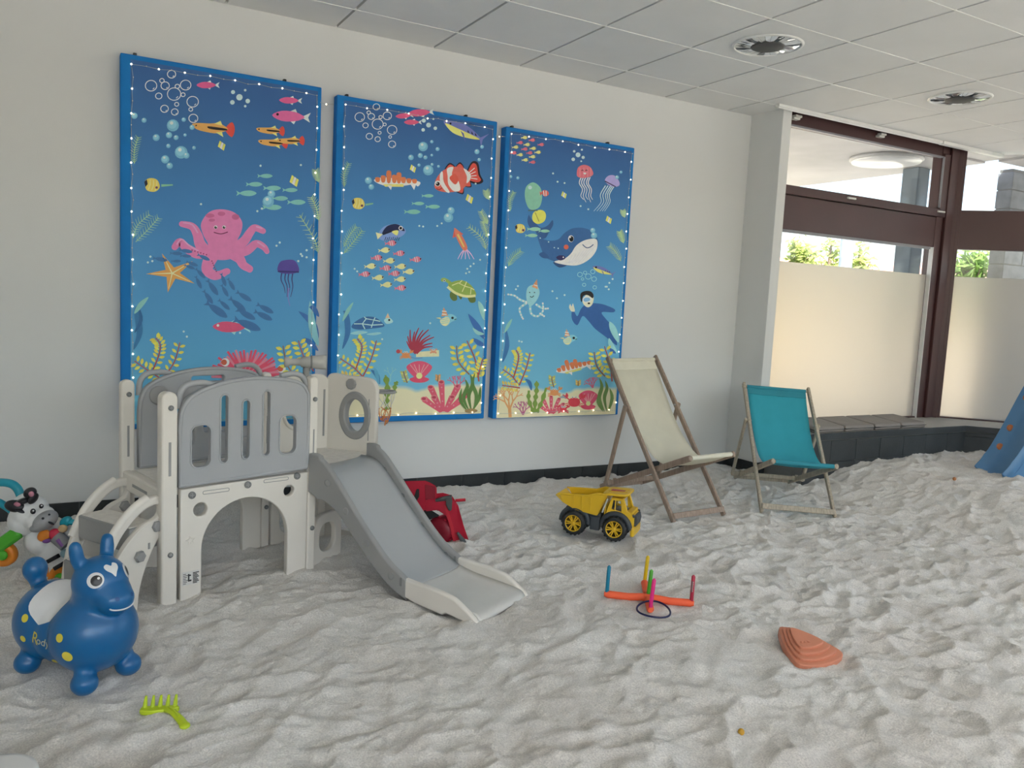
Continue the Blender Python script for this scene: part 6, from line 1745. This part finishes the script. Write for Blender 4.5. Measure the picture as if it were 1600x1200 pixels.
for q, col, nm, hgt in ((L_, (0.01, 0.26, 0.42), 'blue', 0.135), (R_, (0.50, 0.03, 0.07), 'red', 0.130), (B_, (0.85, 0.58, 0.01), 'yellow', 0.132), (F_, (0.85, 0.03, 0.26), 'pink', 0.138), (None, (0.09, 0.42, 0.03), 'green', 0.128)):
    v = Vector((q.x - cx.x, q.y - cx.y, 0)) if q is not None else Vector((0, 0, 0))
    lx = 0.010 if nm in ('pink', 'yellow', 'green') else (0.004 if nm == 'blue' else 0.002)
    pg = MB().tube([(v.x, v.y, 0.01), (v.x + lx * 0.5, v.y, hgt * 0.6), (v.x + lx, v.y, hgt), (v.x + lx, v.y, hgt + 0.007)], [0.0085, 0.0085, 0.0085, 0.004], 14).build('peg', mat(nm + '_peg_plastic', col, 0.4, transl=0.2), RT_, label=nm + ' peg')
    if nm == 'red':
        d = (Vector((CAM.x, CAM.y, 0)) - Vector((R_.x, R_.y, 0))).normalized(); sx_ = Vector((-d.y, d.x, 0))
        fq = frame(v + Vector((lx * 0.5, 0, 0.0)) + d * 0.0072, sx_, (0, 0, 1))
        MB().box((-0.0055, 0.062, 0), (-0.0005, 0.112, 0.0016), fq).build('grey_strip', mat('grey_print', (0.16, 0.12, 0.12), 0.5), pg)
        pm = MB()
        for k in range(9): pm.box((0.0002, 0.064 + k * 0.0052, 0), (0.0030 - 0.0008 * (k % 2), 0.0675 + k * 0.0052, 0.0018), fq)
        o = pm.build('peg_print', mat('pale_print', (0.7, 0.5, 0.5), 0.5), pg); o['kind'] = 'stuff'
hp = at_z(1021, 957, 0.018)
hring = MB().tube([(0.070 * math.cos(k * math.pi / 24), 0.070 * math.sin(k * math.pi / 24), 0.004 * math.sin(k * math.pi / 24 * 2)) for k in range(48)], 0.0042, 10, closed=True).build('toss_ring', mat('navy_ring_plastic', (0.008, 0.012, 0.07), 0.35))
hring.location = (hp.x, hp.y, 0.030); hring.rotation_euler = (0.10, -0.06, 0)
tag(hring, 'dark navy throwing ring around the pink peg', 'ring')

# ---- terracotta stepping stone
q0 = at_z(1262, 1012, 0.03)
SS = thing('stepping_stone', 'terracotta plastic stepping stone with terraced triangular layers', 'stepping stone', (q0.x, q0.y, sz(q0.x, q0.y) + 0.020), (math.radians(8), math.radians(-2), 0))
M_ss = mat('terracotta_plastic', (0.62, 0.235, 0.14), 0.5, var=0.05, vscale=10)
tri_px = [(1222, 990), (1318, 1022), (1248, 1036)]
base = []
for u, v in ((1220, 988), (1270, 1000), (1313, 1016), (1312, 1026), (1285, 1034), (1250, 1034), (1230, 1018), (1219, 1000)):
    w_ = at_z(u, v, 0.012); base.append((w_.x - q0.x, w_.y - q0.y))
prev_top = -0.02
for k, sc_ in enumerate((1.0, 0.84, 0.68, 0.52)):
    off = Vector((0.004, 0.010)) * k
    ply = [(x * sc_ + off.x, y * sc_ + off.y) for x, y in spl(base, 5)]
    z1 = 0.014 + 0.010 * k
    MB().prism(ply, prev_top, z1).build('terrace', M_ss, SS, bevel=0.004, seg=3)
    prev_top = z1 - 0.004
nb = MB()
for dx, dy in ((-0.012, 0.026), (0.004, 0.022), (0.016, 0.016)): nb.ball((dx, dy, prev_top + 0.007), (0.006, 0.004, 0.003), 10, 6)
nb.build('top_mark', M_ss, SS)

# ---- small balls
def ball(name, label, u, v, r, col, zc=None):
    p = at_z(u, v, 0.0)
    z = sz(p.x, p.y); p = at_z(u, v, z + r * 0.8); z = sz(p.x, p.y)
    o = MB().ball((0, 0, 0), r, 20, 12).build(name, mat(name + '_' + str(u), col, 0.35))
    o.location = (p.x, p.y, z + r * 0.75); tag(o, label, 'ball'); return o
ball('small_ball', 'tiny mustard yellow ball on the sand at the bottom of the photo', 1158, 1144, 0.0105, (0.52, 0.28, 0.02))
ball('small_ball', 'tiny orange brown ball on the sand near the blue slide', 1492, 742, 0.013, (0.50, 0.20, 0.07))
# ---------------------------------------------------------------- more toys, cushion, ceiling lamps
VH = Vector((FW.x, FW.y, 0)).normalized()      # horizontal view direction
def on_view(base):
    """returns a function: pixel -> point on the upright plane through base that faces the photo's viewpoint"""
    b = Vector(base)
    return lambda u, v, d=0.0: at_plane(u, v, b + VH * d, VH)

# ---- zebra walker, lying back at the left edge
ZB = Vector((-0.905, -0.93, 0.0))
ZW = thing('zebra_walker', 'white zebra baby walker toy with teal handle and green frame', 'toy walker', ZB)
Zp = on_view(ZB)
M_zw = mat('white_toy_plastic', (0.72, 0.72, 0.71), 0.4, var=0.02); M_zk = mat('black_toy_plastic', (0.015, 0.014, 0.018), 0.4); M_zg = mat('grey_muzzle_plastic', (0.34, 0.34, 0.345), 0.45)
M_zt = mat('teal_toy_plastic', (0.01, 0.30, 0.40), 0.4); M_zgr = mat('green_toy_plastic', (0.08, 0.42, 0.03), 0.4); M_zo = mat('orange_toy_plastic', (0.70, 0.22, 0.02), 0.45); M_zp = mat('purple_toy_plastic', (0.16, 0.05, 0.24), 0.45); M_zr = mat('red_toy_plastic', (0.52, 0.02, 0.06), 0.45)
M_pink = mat('pink_inner_ear', (0.45, 0.18, 0.24), 0.5)
def zell(mb, u, v, d, ru, rv, rd, tilt=0):
    """ellipsoid given in pixels (about 3.25 mm each here) on the view plane"""
    c = Zp(u, v, d); k = 0.00325
    m = Matrix((RT, VH, Vector((0, 0, 1)))).transposed().to_4x4() @ Matrix.Rotation(math.radians(-tilt), 4, 'Y'); m.translation = c
    mb.ball((0, 0, 0), (ru * k, rd * k, rv * k), 22, 14, m); return mb
hd = MB(); zell(hd, 47, 800, 0, 24, 22, 22, 35); zell(hd, 38, 812, 0.0, 20, 22, 20, 0); zell(hd, 62, 810, -0.02, 20, 15, 18, 30); zell(hd, 42, 788, 0.0, 19, 16, 17, 20)
zh = blob('head', hd, 0.005, 6, M_zw, ZW, True)
o = blob('muzzle', zell(zell(MB(), 71, 814, -0.045, 16.5, 11.5, 15, 35), 66, 820, -0.045, 15, 9, 13, 20), 0.004, 4, M_zg, zh, True) if False else None
mz = MB(); zell(mz, 71, 813, -0.04, 16, 12, 17, 38); zell(mz, 64, 821, -0.035, 13, 7.5, 16, 20)
o = blob('muzzle', mz, 0.004, 4, M_zg, None, True); o.parent = zh; o.data.transform(pmx(zh).inverted())
for (u, v, a, b, c) in ((47, 770, 8, 7, 30), (52, 779, 4.5, 8, -30), (24, 791, 14, 8, -12), (36, 783, 9, 4, 15), (33, 796, 10, 3.2, -25)):
    zell(MB(), u, v, -0.052, a, b, 8, c).build('mane_patch', M_zk, zh, True)
zell(MB(), 49, 772, -0.078, 3.6, 3.6, 2, 40).build('inner_ear', M_pink, zh, True); zell(MB(), 27, 788, -0.076, 4.5, 3, 2, -10).build('inner_ear', M_pink, zh, True)
for u, v, r in ((51.5, 799, 3.4), (64.5, 791, 2.8)):
    e = zell(MB(), u, v, -0.072, r, r * 1.1, 2.4).build('eye', M_zk, zh, True); zell(MB(), u + 0.6, v - 1, -0.080, 1.1, 1.1, 1).build('eye_glint', M_zw, zh, True)
zell(MB(), 67, 810, -0.098, 1.8, 1.6, 1.2).build('nostril', M_zk, zh, True); zell(MB(), 77, 804, -0.094, 1.5, 1.3, 1.2).build('nostril', M_zk, zh, True)
zell(MB(), 80, 817.5, -0.096, 4.4, 1.6, 1.5, -28).build('mouth', M_zk, zh, True)
tb = MB(); zell(tb, 62, 843, 0.02, 20, 20, 18); zell(tb, 90, 850, 0.03, 26, 34, 14, -38); zell(tb, 104, 872, 0.03, 20, 28, 13, -35); zell(tb, 98, 890, 0.03, 18, 16, 13)
zb = blob('body', tb, 0.006, 6, M_zw, ZW, True)
zell(MB(), 68.5, 837, -0.040, 9.5, 7.2, 3, 35).build('orange_leaf', M_zo, zb, True); zell(MB(), 73, 845, -0.041, 6, 3.2, 2.6, 10).build('purple_leaf', M_zp, zb, True)
zell(MB(), 86, 835, -0.034, 8.2, 8, 5).build('red_roller', M_zr, zb, True); zell(MB(), 98, 826, -0.030, 6.2, 5.4, 4, 20).build('flower_button', mat('cream_button', (0.6, 0.42, 0.22), 0.5), zb, True)
MB().tube([Zp(88, 838, -0.036), Zp(104, 852, -0.036)], 0.030, 16).build('clear_roller', mat('smoky_grey_plastic', (0.20, 0.20, 0.215), 0.2), zb, True)
MB().tube([Zp(90, 843, -0.058), Zp(99, 853, -0.058)], 0.010, 10).build('purple_beads', M_zp, zb, True)
zell(MB(), 103, 815, -0.01, 9, 6.5, 5, 35).build('teal_paw', M_zt, zb, True); zell(MB(), 113, 816, -0.01, 6, 4, 4, 0).build('teal_paw', M_zt, zb, True)
for q in ((75.5, 877, 91, 868.5), (86, 888, 100, 880)):
    MB().bar(Zp(q[0], q[1], -0.020), Zp(q[2], q[3], -0.030), 0.018, 0.022, tuple(VH)).build('black_stripe', M_zk, zb, True, bevel=0.003)
zell(MB(), 102, 865, -0.025, 6.5, 6, 4).build('blue_button', mat('pale_blue_plastic', (0.25, 0.40, 0.46), 0.4), zb, True); zell(MB(), 109, 872, -0.028, 7, 7.5, 5, 20).build('red_heart', M_zr, zb, True)
def zwheel(u, v, d, r):
    c = Zp(u, v, d); m = frame(c, RT, (0, 0, 1))
    w = MB().lathe([(r * 0.55, -0.018), (r * 0.95, -0.018), (r, -0.010), (r, 0.010), (r * 0.95, 0.018), (r * 0.55, 0.018), (r * 0.5, 0.012)], 28, m).build('wheel', M_zo, ZW, True)
    MB().lathe([(r * 0.42, -0.014), (r * 0.42, 0.020), (r * 0.3, 0.024)], 18, m).build('wheel_cap', M_zgr, w, True)
zwheel(7, 866, -0.03, 0.052); zwheel(97, 902, 0.0, 0.055); zwheel(66, 896, 0.06, 0.05)
MB().bar(Zp(36, 826, -0.015), Zp(-22, 868, -0.015), 0.050, 0.078, tuple(VH)).build('green_leg', M_zgr, ZW, True, bevel=0.012)
MB().bar(Zp(34, 838, -0.045), Zp(-18, 874, -0.045), 0.012, 0.014, tuple(VH)).build('leg_rib', mat('dark_green_toy_plastic', (0.05, 0.30, 0.02), 0.4), ZW, True, bevel=0.004)
MB().tube([Zp(u, v, 0.02) for u, v in spl([(-40, 758), (-8, 754), (14, 755), (26, 762), (33, 776), (37, 790)], 5, False)], 0.018, 12).build('handle', M_zt, ZW, True)
MB().tube([Zp(u, v, 0.03) for u, v in spl([(-40, 784), (-8, 783), (10, 792), (28, 806)], 5, False)], 0.016, 12).build('handle', M_zt, ZW, True)

# ---- red tipped over ride-on toy behind the slide
RB0 = Vector((0.985, -1.05, 0.0))
RD = thing('ride_on_toy', 'red plastic ride-on toy with grey handles tipped over behind the slide', 'ride-on toy', RB0)
Rp = on_view(RB0)
M_red = mat('red_plastic', (0.46, 0.010, 0.035), 0.38, var=0.05); M_redd = mat('dark_red_plastic', (0.25, 0.006, 0.022), 0.45); M_rg = mat('charcoal_handle', (0.075, 0.08, 0.08), 0.5); M_rk2 = mat('black_plastic', (0.012, 0.014, 0.014), 0.5)
def slab(name, px, d, th, m_, parent, bev=0.006):
    A = [Rp(u, v, d) for u, v in px]; B = [Rp(u, v, d + th) for u, v in px]; n = len(px)
    mb = MB(); mb.add(A + B, [tuple(range(n)), tuple(range(2 * n - 1, n - 1, -1))] + [(i, i + n, (i + 1) % n + n, (i + 1) % n) for i in range(n)])
    me = mb.mesh(name); bm = bmesh.new(); bm.from_mesh(me); bmesh.ops.recalc_face_normals(bm, faces=bm.faces)
    bmesh.ops.bevel(bm, geom=[e for e in bm.edges if e.calc_face_angle(0) > 0.6], offset=bev, segments=2, affect='EDGES', clamp_overlap=True); bm.to_mesh(me); bm.free()
    return put(name, me, m_, parent, True)
bodyr = slab('body', [(630, 752), (664, 751), (672, 754), (682, 760), (683, 779), (668, 783), (662, 800), (640, 802), (628, 780)], -0.06, 0.16, M_red, RD)
slab('seat_recess', [(664, 757), (680, 760), (680, 779), (665, 781)], -0.066, 0.012, M_redd, bodyr, 0.002)
slab('body_slot', [(651, 764), (655, 764), (655, 776), (651, 783), (647, 776)], -0.064, 0.01, M_rk2, bodyr, 0.001)
arch = slab('leg', [(660, 781), (690, 781), (704, 778), (714, 786), (715, 806), (722, 830), (730, 852), (724, 857), (712, 852), (706, 828), (697, 806), (684, 797), (664, 799)], -0.055, 0.035, M_red, RD)
slab('leg', [(672, 772), (692, 770), (706, 774), (716, 790), (724, 820), (733, 846), (727, 850), (716, 826), (706, 800), (694, 790), (672, 788)], 0.06, 0.03, M_red, RD)
slab('leg_edge', [(694, 790), (698, 789), (708, 822), (714, 851), (709, 851), (703, 824)], -0.062, 0.012, mat('bright_red_edge', (0.55, 0.02, 0.04), 0.4), arch, 0.002)
MB().tube([Rp(681, 782, -0.05), Rp(695, 779, -0.055), Rp(706, 778, -0.05)], [0.009, 0.013, 0.017], 12).build('handle_bar', M_rg, RD, True)
slab('grey_joint', [(697, 780), (702, 776), (707, 780), (706, 797), (702, 799), (697, 789)], -0.075, 0.03, M_rg, RD, 0.004)
MB().tube([Rp(712, 782, 0.0), Rp(727, 781, -0.01)], 0.0085, 12).build('handle_peg', mat('bright_red_edge', (0.55, 0.02, 0.04), 0.4), RD, True)
MB().tube([Rp(715, 832, -0.07), Rp(722, 843, -0.07), Rp(728, 853, -0.07)], [0.007, 0.013, 0.013], 12).build('foot', M_rg, RD, True)
slab('wheel_arch', [(659, 797), (672, 796), (688, 806), (680, 808), (672, 812), (666, 818), (658, 806)], -0.03, 0.05, M_rk2, RD)
cw = Rp(690, 828, 0.0)
m = frame(cw, (RT * 0.9 - VH * 0.4), (0, 0, 1))
wh = MB().lathe([(0.03, -0.05), (0.066, -0.048), (0.075, -0.035), (0.076, 0.0), (0.075, 0.035), (0.066, 0.048), (0.03, 0.05)], 28, m).build('wheel', M_redd, RD, True)
for k in range(12):
    a = k * math.pi / 6; q = m @ Matrix.Rotation(a, 4, 'Z')
    MB().box((0.072, -0.006, -0.034), (0.081, 0.006, 0.034), q).build('wheel_rib', M_red, wh, True, bevel=0.003)

# ---- blue slide at the right edge
b0 = at_z(1553, 742, 0.145)
BS = thing('toddler_slide', 'blue plastic toddler slide with orange knobs at the right edge', 'slide', (b0.x, b0.y, 0.13))
M_bs = mat('sky_blue_plastic', (0.10, 0.25, 0.46), 0.4, var=0.03); M_bo = mat('orange_knob_plastic', (0.62, 0.20, 0.07), 0.5)
bd_ = Vector((0.93, -0.36, 0)).normalized(); bc = Vector((bd_.y, -bd_.x, 0))     # bc points toward the photo's viewpoint side
def BP(s, c, z): return b0 + bd_ * s + bc * c + Vector((0, 0, z))
bprof = spl([(-0.02, 0.0), (0.04, 0.022), (0.10, 0.10), (0.20, 0.30), (0.31, 0.54), (0.42, 0.74), (0.54, 0.80)], 5, False)
vs_, fs = [], []; cr_ = [(-1, 0.10), (-0.95, 0.105), (-0.84, 0.02), (-0.6, 0.0), (0, -0.004), (0.6, 0.0), (0.84, 0.02), (0.95, 0.105), (1, 0.10), (1, -0.05), (0.9, -0.05), (0.86, -0.006), (0, -0.016), (-0.86, -0.006), (-0.9, -0.05), (-1, -0.05)]
n = len(cr_)
for i, (s, z) in enumerate(bprof):
    t = i / (len(bprof) - 1); k = 0.35 + 0.65 * min(1, t * 5)
    for c, dz in cr_: vs_.append(BP(s + (0.04 if dz > 0.05 else 0.0) * 0 - dz * 0.35, c * 0.15, z + dz * k))
for i in range(len(bprof) - 1):
    for k in range(n): fs.append((i * n + k, i * n + (k + 1) % n, (i + 1) * n + (k + 1) % n, (i + 1) * n + k))
fs += [tuple(range(n))[::-1], tuple(range((len(bprof) - 1) * n, len(bprof) * n))]
mb = MB(); mb.add(vs_, fs, True); mb.build('slide_chute', M_bs, BS, True)
slab2 = [BP(0.0, 0.152, -0.02), BP(0.17, 0.152, -0.03), BP(0.24, 0.152, 0.10), BP(0.36, 0.152, 0.42), BP(0.44, 0.152, 0.66), BP(0.36, 0.152, 0.62), BP(0.24, 0.152, 0.38), BP(0.13, 0.152, 0.15)]
mb = MB(); A = slab2; B = [q - bc * 0.02 for q in slab2]; n = len(A)
mb.add(A + B, [tuple(range(n)), tuple(range(2 * n - 1, n - 1, -1))] + [(i, i + n, (i + 1) % n + n, (i + 1) % n) for i in range(n)]); mb.build('side_cheek', M_bs, BS, True)
for s, z in ((0.13, 0.15), (0.20, 0.30), (0.31, 0.54)):
    q = BP(s, -0.132, z + 0.05); MB().lathe([(0.026, -0.012), (0.026, 0.010), (0.018, 0.016)], 18, frame(q, bd_, (0, 0, 1))).build('knob', M_bo, BS, True)
MB().bar(BP(0.55, 0.0, 0.03), BP(0.20, 0.04, 0.03), 0.10, 0.08).build('base_beam', M_bo, BS, True, bevel=0.01)
for sd in (-1, 1):
    MB().bar(BP(0.72, sd * 0.13, -0.03), BP(0.54, sd * 0.13, 0.80), 0.04, 0.05, (1, 0, 0)).build('ladder_side', M_bs, BS, True, bevel=0.008)
for k in range(3): MB().bar(BP(0.68 - 0.045 * k, -0.13, 0.15 + 0.2 * k), BP(0.68 - 0.045 * k, 0.13, 0.15 + 0.2 * k), 0.05, 0.025).build('ladder_rung', M_bo, BS, True, bevel=0.006)

# ---- folding cushion mat on the ledge
CU = thing('bench_cushion', 'grey folding cushion mat lying on the window ledge', 'cushion', (5.0, -0.45, SILL))
M_cu = mat('grey_faux_leather', (0.27, 0.245, 0.225), 0.6, var=0.08, vscale=8, bump=0.2, bscale=120); M_cud = mat('dark_piping', (0.035, 0.035, 0.037), 0.6)
xs_ = [4.22, 4.57, 4.93, 5.27, 5.60]
for k in range(4):
    sk = 0.20
    a0, a1 = xs_[k] + 0.004, xs_[k + 1] - 0.004
    ply = [(a0, -0.715), (a1, -0.715), (a1 + sk, -0.26), (a0 + sk, -0.26)]
    s_ = MB().prism(ply, SILL + 0.001, SILL + 0.050).build('cushion_segment', M_cu, CU, True, bevel=0.018, seg=3)
    MB().tube([(p[0], p[1], SILL + 0.026) for p in [((q[0] - (a0 + a1 + sk) / 2) * 1.0 + (a0 + a1 + sk) / 2, q[1]) for q in ply]], 0.004, 6, closed=True).build('piping', M_cud, s_, True)

# ---- white round edge in the bottom left corner: a stool standing next to the viewer
wp = at_z(-8, 1200, 0.09)
WS = thing('round_stool', 'white round edge with brown underside in the bottom left corner', 'stool', (wp.x, wp.y, sz(wp.x, wp.y) - 0.01))
MB().lathe([(0.085, 0.075), (0.092, 0.078), (0.094, 0.090), (0.090, 0.098), (0.078, 0.100)], 32).build('stool_top', M_zw, WS)
MB().lathe([(0.070, 0.0), (0.074, 0.04), (0.084, 0.078)], 28).build('stool_foot', mat('brown_wood_base', (0.16, 0.09, 0.05), 0.6), WS)

# ---- recessed ceiling downlights with faceted reflectors
M_chr = mat('chrome_reflector', (0.85, 0.87, 0.89), 0.16, metal=1.0, var=0.0); M_chw = mat('bright_reflection_white', (0.90, 0.92, 0.95), 0.45, metal=0.0, var=0.0); M_dcap = mat('dark_lamp_disc', (0.055, 0.055, 0.055), 0.5); M_dark = mat('dark_reflection_and_plate', (0.06, 0.08, 0.10), 0.15, metal=0.8, var=0.1)
def downlight(label, x, y):
    t = thing('ceiling_downlight', label, 'ceiling light', (x, y, CH), group='round ceiling downlights')
    R_ = 0.198
    MB().lathe([(R_ - 0.012, -0.002), (R_ - 0.010, -0.010), (R_, -0.008), (R_ + 0.006, -0.001)], 56, cap=False).build('trim_ring', M_rail, t)
    nseg = 28; rnd = random.Random(int(x * 10))
    for k in range(nseg):
        a0, a1 = 2 * math.pi * k / nseg, 2 * math.pi * (k + 0.94) / nseg
        r0, r1 = 0.098, R_ - 0.012; tl = rnd.uniform(-0.006, 0.006)
        am = (a0 + a1) / 2; rm = (r0 + r1) / 2
        P_ = [(r0 * math.cos(a0), r0 * math.sin(a0), -0.010 + tl * 0.5), (r0 * math.cos(a1), r0 * math.sin(a1), -0.010 - tl * 0.5), (rm * math.cos(a1), rm * math.sin(a1), -0.007 + tl * 0.5), (r1 * math.cos(a1), r1 * math.sin(a1), -0.003), (r1 * math.cos(a0), r1 * math.sin(a0), -0.003), (rm * math.cos(a0), rm * math.sin(a0), -0.007 - tl * 0.5)]
        MB().add(P_, [(0, 5, 2, 1), (5, 4, 3, 2)]).build('reflector_facet', (M_chr, M_chw, M_dark, M_chr, M_chw)[(k * 3) % 5], t)  # white and dark facets: chrome's bright and dark reflections put into the colour
    MB().lathe([(0.0, -0.017), (0.088, -0.017), (0.095, -0.014), (0.095, -0.004)], 40, cap=False).build('centre_disc', M_dcap, t)
    MB().lathe([(R_ - 0.005, -0.0008), (R_ - 0.005, -0.0004)], 40).build('back_plate', M_dark, t)
downlight('round chrome ceiling downlight above the cream chair, nearer the picture wall corner', 2.8125, -1.305)
downlight('round chrome ceiling downlight farther right, in front of the windows', 4.6875, -1.305)
